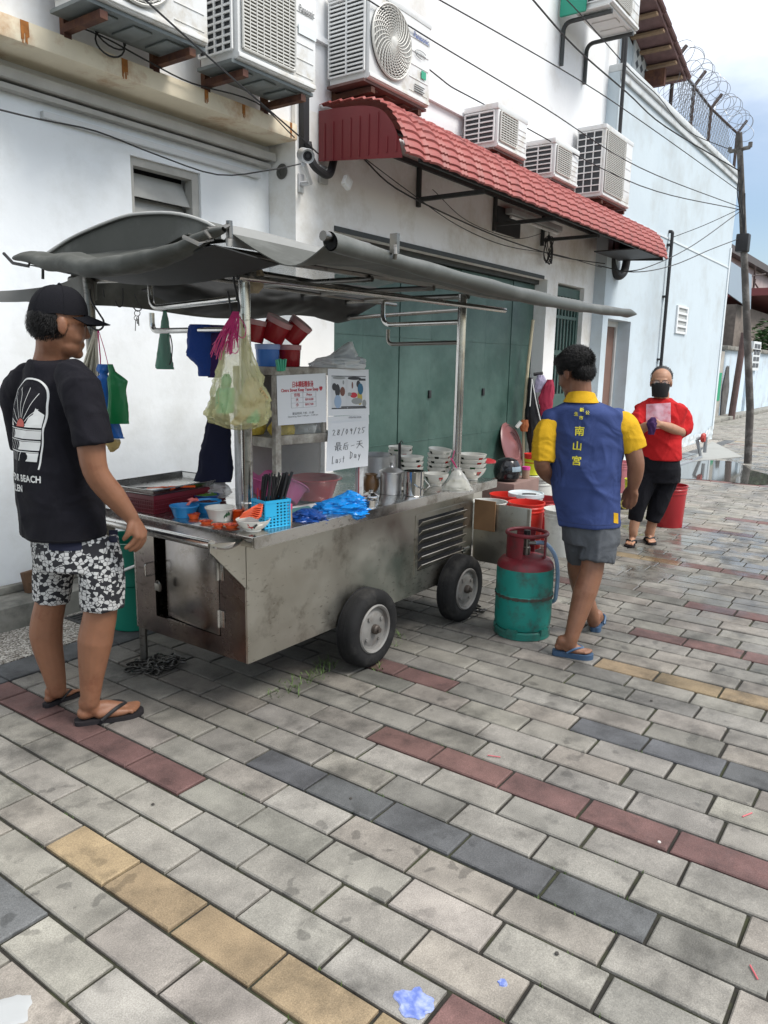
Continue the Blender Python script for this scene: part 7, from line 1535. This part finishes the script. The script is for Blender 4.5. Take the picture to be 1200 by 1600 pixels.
def RG(y, xl, xr, dd=0, depth=.74): c = J((xl+xr)/2, y, dd); a = (xr-xl)/2*k1/app; return (c, a, a*depth)
erings(sh, [(J(76, 562, .03), .085, .075), (J(76, 572, .03), .125, .09), RG(592, 24, 124, .03, .62), RG(630, 12, 142, .02, .66), RG(690, 13, 148, .01, .72), RG(750, 18, 158, 0, .76), RG(800, 25, 168, 0, .78), RG(836, 31, 172, 0, .78)], S1, F1, 44)
ms = MB(); 
for p_, r_ in (((J(112, 588, arm_r+.05), J(127, 610, arm_r+.01), J(138, 655, arm_r-.012), J(147, 697, arm_r-.02)), [.070, .082, .076, .079]), ((J(46, 590, .13), J(32, 615, .18), J(38, 660, .2), J(46, 700, .21)), [.07, .08, .075, .075])):
    limb(ms, p_, r_, ends=False); sphere(ms, p_[0], r_[0], 10)
sh.v += []; base_n = len(sh.v); sh.add(ms.v, ms.f)
shirt = organic('t_shirt', sh, tee, man, .0075, 14, wrinkle=folds(.015, 1.3))
zh = J(100, 829, 0).z; hem(shirt, 'hem_stitch', (0, 0, zh), (0, 0, 1), mat('seam_black', (.004, .004, .005), .9), .0013)
bvm = bvh(shirt)
pr_w = mat('print_white', (.68, .68, .66), .8); pr_r = mat('print_red', (.48, .10, .08), .8); 
bc1 = J(82, 660, .01); zc1 = bc1.z
fr1 = lambda s, z: Vector((bc1.x, bc1.y, 0))-F1*.0-S1*(s+.020)+Vector((0, 0, z+zc1))
d1 = (F1*.9+S1*.25).normalized(); pm_ = MB()
zt0 = (660-592)*k1; zb0 = -.150; W2 = .118; zs = (660-645)*k1
archp = [(-W2*.90, zb0+.02), (-W2*.96, zb0+.07), (-W2, zs-.06), (-W2, zs+.02), (-W2*.8, zt0-.045), (-W2*.42, zt0-.008), (0, zt0), (W2*.42, zt0-.008), (W2*.8, zt0-.045), (W2, zs+.02), (W2, zs-.06), (W2*.93, zb0+.03), (W2*.90, zb0-.012)]
strip(pm_, bvm, archp, .0065, fr1, d1)
sun_z = zs-.045
for a in (-75, -52, -30, -10, 10, 32, 55, 74):
    q = math.radians(a); dx, dz = math.sin(q), math.cos(q); Lr = .148 if abs(a) < 40 else .118
    strip(pm_, bvm, [(.034*dx-.01, sun_z+.034*dz), (.07*dx-.01+.004*math.sin(a), sun_z+.07*dz), (Lr*dx-.01, sun_z+Lr*dz)], .0028, fr1, d1)
fillz(pm_, bvm, [(sun_z+.030*math.sin(math.pi/2*k/6), -.01-.030*math.cos(math.pi/2*k/6), -.01+.030*math.cos(math.pi/2*k/6)) for k in range(7)], fr1, d1, 1, .0032)
fillz(pm_, bvm, [(sun_z+.0+.012*k, .022+.007*k if k < 4 else .05+.004*k, .112-(.02*(k-4) if k > 4 else 0)) for k in range(7)], fr1, d1)
fillz(pm_, bvm, [(sun_z+.01*k, -.112+.0*k, -.075-.012*k) for k in range(4)], fr1, d1)
for j in range(3):
    z0 = sun_z-.006-.042*j; lw = -.110+.01*j; rw = .112-.006*j; mid_ = -.06+.05*j
    strip(pm_, bvm, [(lw, z0), (0, z0-.002), (rw, z0-.003)], .003, fr1, d1)
    fillz(pm_, bvm, [(z0-.006-.0105*k, mid_+.012*math.sin(k*1.1), rw-.004*k*.4) for k in range(4)], fr1, d1)
    for i in range(5): x = lw+.012+.02*i; strip(pm_, bvm, [(x+.012, z0-.004), (x+.004, z0-.02), (x-.004, z0-.038)], .0022, fr1, d1, off=.0036)
ptext(pm_, bvm, 'EFFOR BEACH', .036, .012, zb0-.062, fr1, d1, width=.20, bold=.0012); ptext(pm_, bvm, 'OUR.EN', .036, -.035, zb0-.103, fr1, d1, width=.105, bold=.0012)
pm_.build('back_print', [pr_w, pr_r], shirt, smooth=0)
# patterned shorts
def mosaic():
    m = mat('mosaic_shorts', (.02, .02, .024), .9, bump=.2, bscale=300); t = m.node_tree; b = t.nodes['Principled BSDF']; n = t.nodes.new; l = t.links.new
    tcn = n('ShaderNodeTexCoord'); mp_ = n('ShaderNodeMapping'); mp_.inputs['Scale'].default_value = (1, 1, 1.15); l(tcn.outputs['Object'], mp_.inputs[0])
    v = n('ShaderNodeTexVoronoi'); v.inputs['Scale'].default_value = 58; v.inputs['Randomness'].default_value = .9; l(mp_.outputs[0], v.inputs['Vector'])
    e = n('ShaderNodeTexVoronoi'); e.inputs['Scale'].default_value = 58; e.inputs['Randomness'].default_value = .9; e.feature = 'DISTANCE_TO_EDGE'; l(mp_.outputs[0], e.inputs['Vector'])
    s = n('ShaderNodeSeparateColor'); l(v.outputs['Color'], s.inputs[0]); g1 = n('ShaderNodeMath'); g1.operation = 'GREATER_THAN'; g1.inputs[1].default_value = .36; l(s.outputs[0], g1.inputs[0])
    g2 = n('ShaderNodeMath'); g2.operation = 'GREATER_THAN'; g2.inputs[1].default_value = .055; l(e.outputs['Distance'], g2.inputs[0]); mu = n('ShaderNodeMath'); mu.operation = 'MULTIPLY'; l(g1.outputs[0], mu.inputs[0]); l(g2.outputs[0], mu.inputs[1])
    x = n('ShaderNodeMix'); x.data_type = 'RGBA'; x.inputs['A'].default_value = (.018, .018, .022, 1); x.inputs['B'].default_value = (.50, .50, .49, 1); l(mu.outputs[0], x.inputs['Factor']); l(x.outputs['Result'], b.inputs['Base Color']); return m
so_ = MB()
erings(so_, [(J(102, 815, 0), .165, .13), (J(110, 850, 0), .185, .15), (J(115, 880, 0), .185, .15)], S1, F1)
limb(so_, [J(146, 845, -.035), J(158, 895, -.06), J(160, 948, -.06)], [.10, .092, .088], ends=False); limb(so_, [J(92, 845, .05), J(84, 890, .075), J(80, 938, .08)], [.10, .088, .078], ends=False)
shorts = organic('shorts', so_, mosaic(), man, .0075, 3, wrinkle=folds(.008, 4.4, .7))
bvs = bvh(shorts); frp = lambda s, z: J(78+s, 855+z, .0)
for (x0, y0, x1, y1) in ((76, 832, 128, 861), (170, 828, 184, 848)):
    pk = MB(); nu, nv = 10, 6; vs = []
    for i in range(nu+1):
        for j in range(nv+1):
            x = x0+(x1-x0)*i/nu; y = y0+(y1-y0)*j/nv-2*(abs(i/nu-.5)*2)**3*(j/nv); d = ray(x, y).normalized(); h = bvs.ray_cast(CAM, d); vs.append((h[0]-d*.004) if h[0] is not None else J(x, y))
    pk.add(vs, [(i*(nv+1)+j, i*(nv+1)+j+1, (i+1)*(nv+1)+j+1, (i+1)*(nv+1)+j) for i in range(nu) for j in range(nv)])
    pk.build('pocket', mat('navy_pocket', (.008, .010, .028), .9), shorts)

# ------------------------------------------------ walking man in the blue and yellow polo shirt
sk2 = skin_mat('skin_brown', (.205, .096, .055))
th2 = math.radians(78); F2 = (math.cos(th2)*R0+math.sin(th2)*FH).normalized(); S2 = Vector((0, 0, 1)).cross(F2)
na_h, na_t = gp(864, 1022, 0), gp(925, 1030, 0); nb_h = gp(928, 986, 0); nb_t = nb_h+(FH*.85+R0*.35)*.235
D2 = 3.93; k2 = D2/1190.2
man2 = thing('person', 'man in a blue and yellow polo shirt walking away past the gas cylinder', 'person', (na_h+nb_h)/2)
def K(x, y, dd=0.0): return pd(x, y, D2+dd)
FM = (man2, mat('sole_blue', (.035, .075, .14), .6), mat('strap_blue', (.04, .09, .17), .5))
body = MB()
hc2 = K(898, 583, .03); HM2 = headM(hc2, -R0*.62+FH*.80, .34); head(body, HM2, .97)
limb(body, [HM2 @ Vector((-.02, 0, -.05)), K(907, 612, .0), K(910, 640, -.01)], [.056, .056, .055])
erings(body, [(K(910, 648, 0), .10, .055), (K(913, 700, 0), .12, .075), (K(918, 770, 0), .125, .085), (K(922, 830, 0), .11, .08)], S2, F2)
limb(body, [K(862, 660, .02), K(852, 692, -.01), K(847, 728, -.02), K(866, 748, .14), K(890, 752, .28)], [.036, .040, .041, .040, .028])
for i in range(4): limb(body, [K(890, 752, .28), K(897, 752+2*i, .32), K(903, 756+3*i, .36)], [.022, .014, .009])
limb(body, [K(890, 750, .27), K(893, 742, .31), K(898, 740, .34)], [.018, .013, .010])
ra = -.03
ra = -.06
limb(body, [K(966, 658, ra+.03), K(984, 690, ra+.01), K(993, 722, ra-.01), K(992, 744, ra), K(989, 761, ra+.01)], [.040, .046, .044, .040, .029])
for (kx, ky, kd, mx, my, tx, ty, r) in ((976, 774, .03, 973, 783, 975, 791, .0105), (982, 777, .012, 979, 787, 980, 794, .011), (988, 777, -.006, 986, 787, 985, 794, .0105), (994, 773, -.02, 993, 783, 990, 790, .0095)):
    limb(body, [K(988, 762, ra+.015), K((988+kx)/2, (762+ky)/2, ra+.015+kd*.6), K(kx, ky, ra+.015+kd)], [.025, .020, r*1.4]); limb(body, [K(kx, ky, ra+.015+kd), K(mx, my, ra+.02+kd), K(tx, ty, ra+.03+kd)], [r*1.2, r*1.05, r*.9])
limb(body, [K(985, 763, ra+.03), K(977, 770, ra+.045), K(974, 779, ra+.05)], [.02, .014, .010])
dn, df = Dat((na_h+na_t)/2)-D2, Dat(nb_h)-D2
limb(body, [K(931, 840, -.05), K(925, 888, -.08), K(914, 925, dn*.65), K(896, 985, dn*.95), K(890, 1006, dn)], [.055, .060, .063, .040, .034])
limb(body, [K(908, 840, .05), K(902, 884, .10), K(911, 925, .20), K(925, 960, df*.9), K(927, 972, df)], [.050, .055, .056, .038, .034])
foot(body, FM, K(890, 1002, dn), na_h, na_t, 1, w=1.05, z0=.028); foot(body, FM, K(927, 969, df), nb_h-FH*.02, nb_t, -1, w=1.05, z0=.028)
organic('body', body, sk2, man2, .0055, 5)
hair = MB(); T = HM2 @ Matrix.Scale(.97, 4); ell(hair, (-.022, 0, .048), (.095, .083, .084), T); ell(hair, (-.055, 0, -.010), (.058, .070, .055), T); ell(hair, (.030, 0, .085), (.070, .075, .040), T); ell(hair, (.068, .0, .082), (.030, .06, .025), T)
ho = organic('hair', hair, black_hair, man2, .0048, 3, wrinkle=lambda c, n_: .004*noise.noise(c*50))
st = MB(); strands(st, T, (-.020, 0, .048), (.099, .086, .088), 5200, .024, 6, lambda x, y, z: z > .0 and (x < .06 or z > .07), (.9, .1, .1), .0014); strands(st, T, (-.052, 0, -.012), (.062, .072, .058), 1800, .014, 7, lambda x, y, z: z < .03 and x < 0, (-.2, 0, -1), .0012); st.build('hair_strands', black_hair, ho, smooth=0)
polo = cloth_m('polo_blue', (.040, .062, .175), var=.12); ylw = cloth_m('polo_yellow', (.62, .36, .018), var=.06)
sh = MB()
def RG2(y, xl, xr, dd=0, dep_=.12): return (K((xl+xr)/2, y, dd), (xr-xl)/2*k2, dep_)
erings(sh, [(K(909, 626, 0), .07, .065), (K(910, 634, 0), .12, .085), RG2(645, 856, 972, 0, .10), RG2(672, 856, 974, 0, .115), RG2(715, 860, 972, 0, .125), RG2(760, 864, 970, 0, .13), RG2(800, 869, 970, 0, .135), RG2(820, 871, 970, 0, .135)], S2, F2, 44)
for c, r in (((864, 656, .012), .055), ((965, 652, -.012), .055)): sphere(sh, K(*c), r, 10)
polo_o = organic('polo_shirt', sh, polo, man2, .0075, 10, wrinkle=folds(.021, 7.7))
for pts, rr_ in (((K(866, 658, .01), K(853, 674, .0), K(848, 722, -.02)), [.048, .064, .062]), ((K(962, 654, -.01), K(976, 667, -.03), K(989, 703, -.035)), [.048, .070, .074])):
    s_ = MB(); limb(s_, pts, rr_, ends=False); sphere(s_, pts[0], rr_[0], 10); organic('sleeve', s_, ylw, polo_o, .007, 3, wrinkle=folds(.014, 2.2))
zh = K(920, 812, 0).z; hem(polo_o, 'hem_stitch', (0, 0, zh), (0, 0, 1), mat('seam_navy', (.022, .035, .10), .9), .0014)
co = MB(); cc0 = K(908, 622, 0)
def colf(u, v): a = 2*math.pi*u; w_ = .066+.022*v; return cc0+S2*w_*math.cos(a)*1.02+F2*(w_*.95*math.sin(a))+Vector((0, 0, .022-.042*v+.012*math.sin(-a)*0+.016*(1-v)*-math.sin(a)))
co.grid(colf, 40, 6, th=.004); co.build('collar', ylw, polo_o, smooth=60)
bvm = bvh(polo_o); lt = mat('print_yellow', (.70, .62, .05), .8); pmb = MB()
frK = lambda s, z: K(903, 690, .0)-S2*s+Vector((0, 0, z))
def kpx(x, y): return ((x-903)*k2, (690-y)*k2)
for ch, x, y, sz in (('新', 904.5, 639, .021), ('生', 896.5, 645.5, .021), ('公', 913, 643, .021), ('市', 904, 651, .021), ('南', 903, 671, .050), ('山', 901, 693.5, .050), ('宮', 901.5, 716, .050)):
    s_, z_ = kpx(x, y); ptext(pmb, bvm, ch, sz, s_, z_-sz*.36, frK, F2, bold=.0011 if sz > .03 else .0005)
pmb.build('back_lettering', lt, polo_o, smooth=0)
b = MB(); vs = []
for i in range(7):
    for j in range(7):
        x = 959+(7-.6*0)*i/6; y = 801+16*j/6+1.2*i/6; d = ray(x, y).normalized(); h = bvm.ray_cast(CAM, d); vs.append((h[0]-d*.003) if h[0] is not None and (h[0]-CAM).length < 4.4 else (vs[-1] if vs else K(x, y, -.13)))
b.add(vs, [(i*7+j, i*7+j+1, (i+1)*7+j+1, (i+1)*7+j) for i in range(6) for j in range(6)]); b.build('side_vent', ylw, polo_o)
so_ = MB(); erings(so_, [(K(920, 800, 0), .145, .115), (K(922, 830, 0), .152, .125), (K(922, 848, 0), .15, .125)], S2, F2)
limb(so_, [K(936, 828, -.03), K(935, 850, -.05), K(931, 878, -.07)], [.09, .094, .098], ends=False); limb(so_, [K(905, 828, .03), K(904, 850, .05), K(905, 873, .09)], [.085, .084, .080], ends=False)
organic('shorts', so_, cloth_m('shorts_grey', (.075, .082, .092), rough=.7), man2, .0075, 4, wrinkle=folds(.017, 3.1, .7))
b = MB(); rc_ = K(977, 787, ra+.04); b.tube([rc_+R0*.022*math.cos(a)+Vector((0, 0, .026*math.sin(a))) for a in [math.pi*.75+k*.25 for k in range(18)]], .0032, 6); o = b.build('rubber_ring', mat('ring_yellow', (.65, .52, .12), .5), loc=rc_); setp(o, 'small yellow ring held in the right hand of the walking man', 'ring')

# ------------------------------------------------ woman in the red shirt with a black mask
sk3 = skin_mat('skin_warm', (.40, .215, .135))
wa, wb2 = gp(986, 851, 0), gp(1014, 847, 0); D3 = (Dat(wa)+Dat(wb2))/2; k3 = D3/1190.2
F3 = (-FH*.93-R0*.34).normalized(); S3 = Vector((0, 0, 1)).cross(F3)
wom = thing('person', 'woman in a red shirt, black face mask and glasses holding a purple cloth', 'person', (wa+wb2)/2)
body = MB()
def Q(x, y, dd=0.0): return pd(x, y, D3+dd)
body = MB()
FM = (wom, MATS['sole_black'], MATS['strap_black'])
hc3 = Q(1033, 598, 0); HM3 = headM(hc3, -FH*.93-R0*.36, .06); head(body, HM3, .98, 1.06)
limb(body, [HM3 @ Vector((-.02, 0, -.05)), Q(1034, 618, .01), Q(1033, 632, .02)], [.058, .06, .06])
erings(body, [(Q(1033, 642, .02), .10, .06), (Q(1031, 670, 0), .12, .08), (Q(1028, 715, 0), .12, .085), (Q(1026, 740, 0), .12, .08)], S3, F3)
hx, hy = 1021, 661
limb(body, [Q(1060, 646, .03), Q(1071, 660, .02), Q(1068, 675, -.02), Q(1046, 668, -.18), Q(1031, 663, -.26)], [.04, .045, .042, .040, .028])
limb(body, [Q(1004, 646, .0), Q(995, 660, -.04), Q(996, 673, -.08), Q(1008, 667, -.20), Q(1016, 663, -.27)], [.04, .045, .042, .038, .028])
for i in range(4): limb(body, [Q(1031, 663, -.26), Q(1025, 660+1.5*i, -.29), Q(1019, 659+1.9*i, -.31), Q(1015, 660+2*i, -.315)], [.024, .014, .010, .008])
limb(body, [Q(1030, 661, -.27), Q(1024, 656, -.30), Q(1020, 655, -.31)], [.017, .012, .010])
for i in range(4): limb(body, [Q(1016, 663, -.27), Q(1020, 662+1.6*i, -.27), Q(1026, 662+1.8*i, -.27)], [.023, .014, .009])
for (hip, knee, ank, ft, inn, tdx) in (((1012, 745, .0), (996, 785, -.03), (990, 826, Dat(wa)-D3), wa, 1, 0), ((1040, 745, .05), (1024, 785, .02), (1016, 830, Dat(wb2)-D3), wb2, -1, 0)):
    limb(body, [Q(*hip), Q(*knee), Q((knee[0]+ank[0])/2+1, (knee[1]+ank[1])/2, (knee[2]+ank[2])/2), Q(*ank), Q(ank[0], ank[1]+8, ank[2])], [.05, .045, .045, .040, .034])
    td = (-FH*.85-R0*.42).normalized() if inn == 1 else (-FH*.97-R0*.1).normalized()
    foot(body, FM, Q(ank[0], ank[1]+8, ank[2]), ft-td*.10, ft+td*.13, inn)
organic('body', body, sk3, wom, .0058, 4)
for sy in (-1, 1):
    eye = MB(); ell(eye, (.076, .030*sy, .006), (.010, .013, .006), HM3, 8)
    eye.build('eye', mat('eye_dark', (.03, .02, .018), .2), wom)
hair = MB(); T = HM3 @ Matrix.Scale(.98, 4); ell(hair, (-.034, 0, .044), (.085, .083, .090), T); ell(hair, (-.05, 0, 0), (.06, .074, .05), T); ell(hair, (-.10, 0, .02), (.035, .035, .035), T)
ghm = mat('grey_black_hair', (.030, .027, .026), .45, bump=.5, bscale=140, var=.4, vscale=40); ho = organic('hair', hair, ghm, wom, .006, 3)
st = MB(); strands(st, T, (-.026, 0, .044), (.090, .085, .091), 1500, .022, 8, lambda x, y, z: x < .0, (-1, 0, .0), .0011); st.build('hair_strands', ghm, ho, smooth=0)
b = MB()
def maskf(u, v): 
    a = -1.25+2.5*u; z = -.012-.098*v; r = 1-.10*(2*v-1)**2; return HM3 @ Vector((.024+.088*r*math.cos(a)-.012*v, .074*math.sin(a)*(1-.16*v), z+.018*(1-v)*math.cos(a)))
b.grid(maskf, 24, 14, th=.004)
for k in range(3): b.tube([Vector(maskf(u, .3+.2*k)) for u in [.12+.76*j/12 for j in range(13)]], .0016, 5)
for sy in (-1, 1): b.tube(bez([HM3 @ Vector((.045, .072*sy, -.03)), HM3 @ Vector((.01, .083*sy, -.02)), HM3 @ Vector((-.015, .082*sy, .01))], 10), .002, 5)
b.build('face_mask', mat('mask_black', (.010, .010, .011), .8), wom, smooth=60)
b = MB()
for sy in (-1, 1):
    b.tube([HM3 @ Vector((.094-.006*abs(math.sin(a)), .033*sy+.026*math.cos(a), .008+.019*math.sin(a))) for a in [2*math.pi*k/20 for k in range(21)]], .0017, 6, cap=False); b.tube([HM3 @ Vector((.088, .060*sy, .012)), HM3 @ Vector((0, .084*sy, .014))], .0016, 5)
b.tube([HM3 @ Vector((.096, -.008, .010)), HM3 @ Vector((.098, 0, .012)), HM3 @ Vector((.096, .008, .010))], .0016, 5); gl = b.build('glasses', mat('glasses_frame', (.05, .035, .03), .3, .5), wom)
for sy in (-1, 1):
    b = MB(); b.add([HM3 @ Vector((.093, .033*sy+.025*math.cos(a), .008+.018*math.sin(a))) for a in [2*math.pi*k/16 for k in range(16)]], [tuple(range(16))])
    b.build('lens', mat('lens_clear', (.6, .62, .62), .05, alpha=.25), gl, smooth=0)
red = cloth_m('tee_red', (.46, .016, .018), var=.06); sh = MB()
def RG3(y, xl, xr, dd=0, dep_=.13): return (Q((xl+xr)/2, y, dd), (xr-xl)/2*k3/.97, dep_)
erings(sh, [(Q(1033, 621, .01), .08, .07), (Q(1033, 627, .01), .13, .09), RG3(636, 993, 1072, .01, .11), RG3(655, 996, 1068, 0, .135), RG3(680, 999, 1064, 0, .145), RG3(705, 1000, 1062, 0, .15), RG3(718, 1001, 1061, 0, .15)], S3, F3, 44)
limb(sh, [Q(1060, 636, .02), Q(1070, 652, .02), Q(1072, 668, -.0), Q(1064, 676, -.05)], [.050, .062, .062, .056], ends=False); limb(sh, [Q(1004, 640, -.0), Q(996, 652, -.03), Q(994, 664, -.07)], [.050, .060, .056], ends=False); sphere(sh, Q(1060, 638, .02), .050, 10); sphere(sh, Q(1004, 640, 0), .050, 10)
tee3 = organic('t_shirt', sh, red, wom, .0075, 12, wrinkle=folds(.018, 9.1)); bvm = bvh(tee3); b = MB(); nu, nv = 12, 12; vs = []
for i in range(nu+1):
    for j in range(nv+1):
        p = Q(1008+40*i/nu, 634+40*j/nv-3*(i/nu), -.3); vs.append(proj(bvm, p, -F3, .003))
b.add(vs, [(i*(nv+1)+j, i*(nv+1)+j+1, (i+1)*(nv+1)+j+1, (i+1)*(nv+1)+j) for i in range(nu) for j in range(nv)]); b.build('chest_print', mat('print_pink', (.58, .36, .42), .85, var=.2, vscale=14, stain=((.50, .10, .13), .45, 9)), tee3)
pn = MB(); erings(pn, [(Q(1029, 705, 0), .155, .135), (Q(1027, 730, .01), .19, .15), (Q(1027, 752, .02), .185, .145)], S3, F3)
limb(pn, [Q(1011, 745, -.0), Q(998, 785, -.03), Q(991.5, 813, -.03)], [.10, .076, .062], ends=False); limb(pn, [Q(1042, 745, .04), Q(1029, 785, .02), Q(1019, 815, .02)], [.105, .082, .062], ends=False)
organic('trousers', pn, cloth_m('trousers_black', (.008, .008, .011)), wom, .008, 3, wrinkle=folds(.010, 5.5, .7))
pc_ = Q(1019, 662, -.32); b = MB(); ringloft(b, pxrings(D3-.325, [(1013, 1022, 679, .03), (1012, 1024, 670, .05), (1011, 1026, 662, .06), (1014, 1025, 656, .05), (1018, 1024, 652, .03)]), wr=.5, seed=3, fold=4); o = b.build('purple_cloth', mat('purple_rag', (.045, .012, .075), .9), loc=pc_, smooth=50); setp(o, 'small dark purple cloth held in the hands of the woman', 'cloth')
bpy.context.view_layer.update()
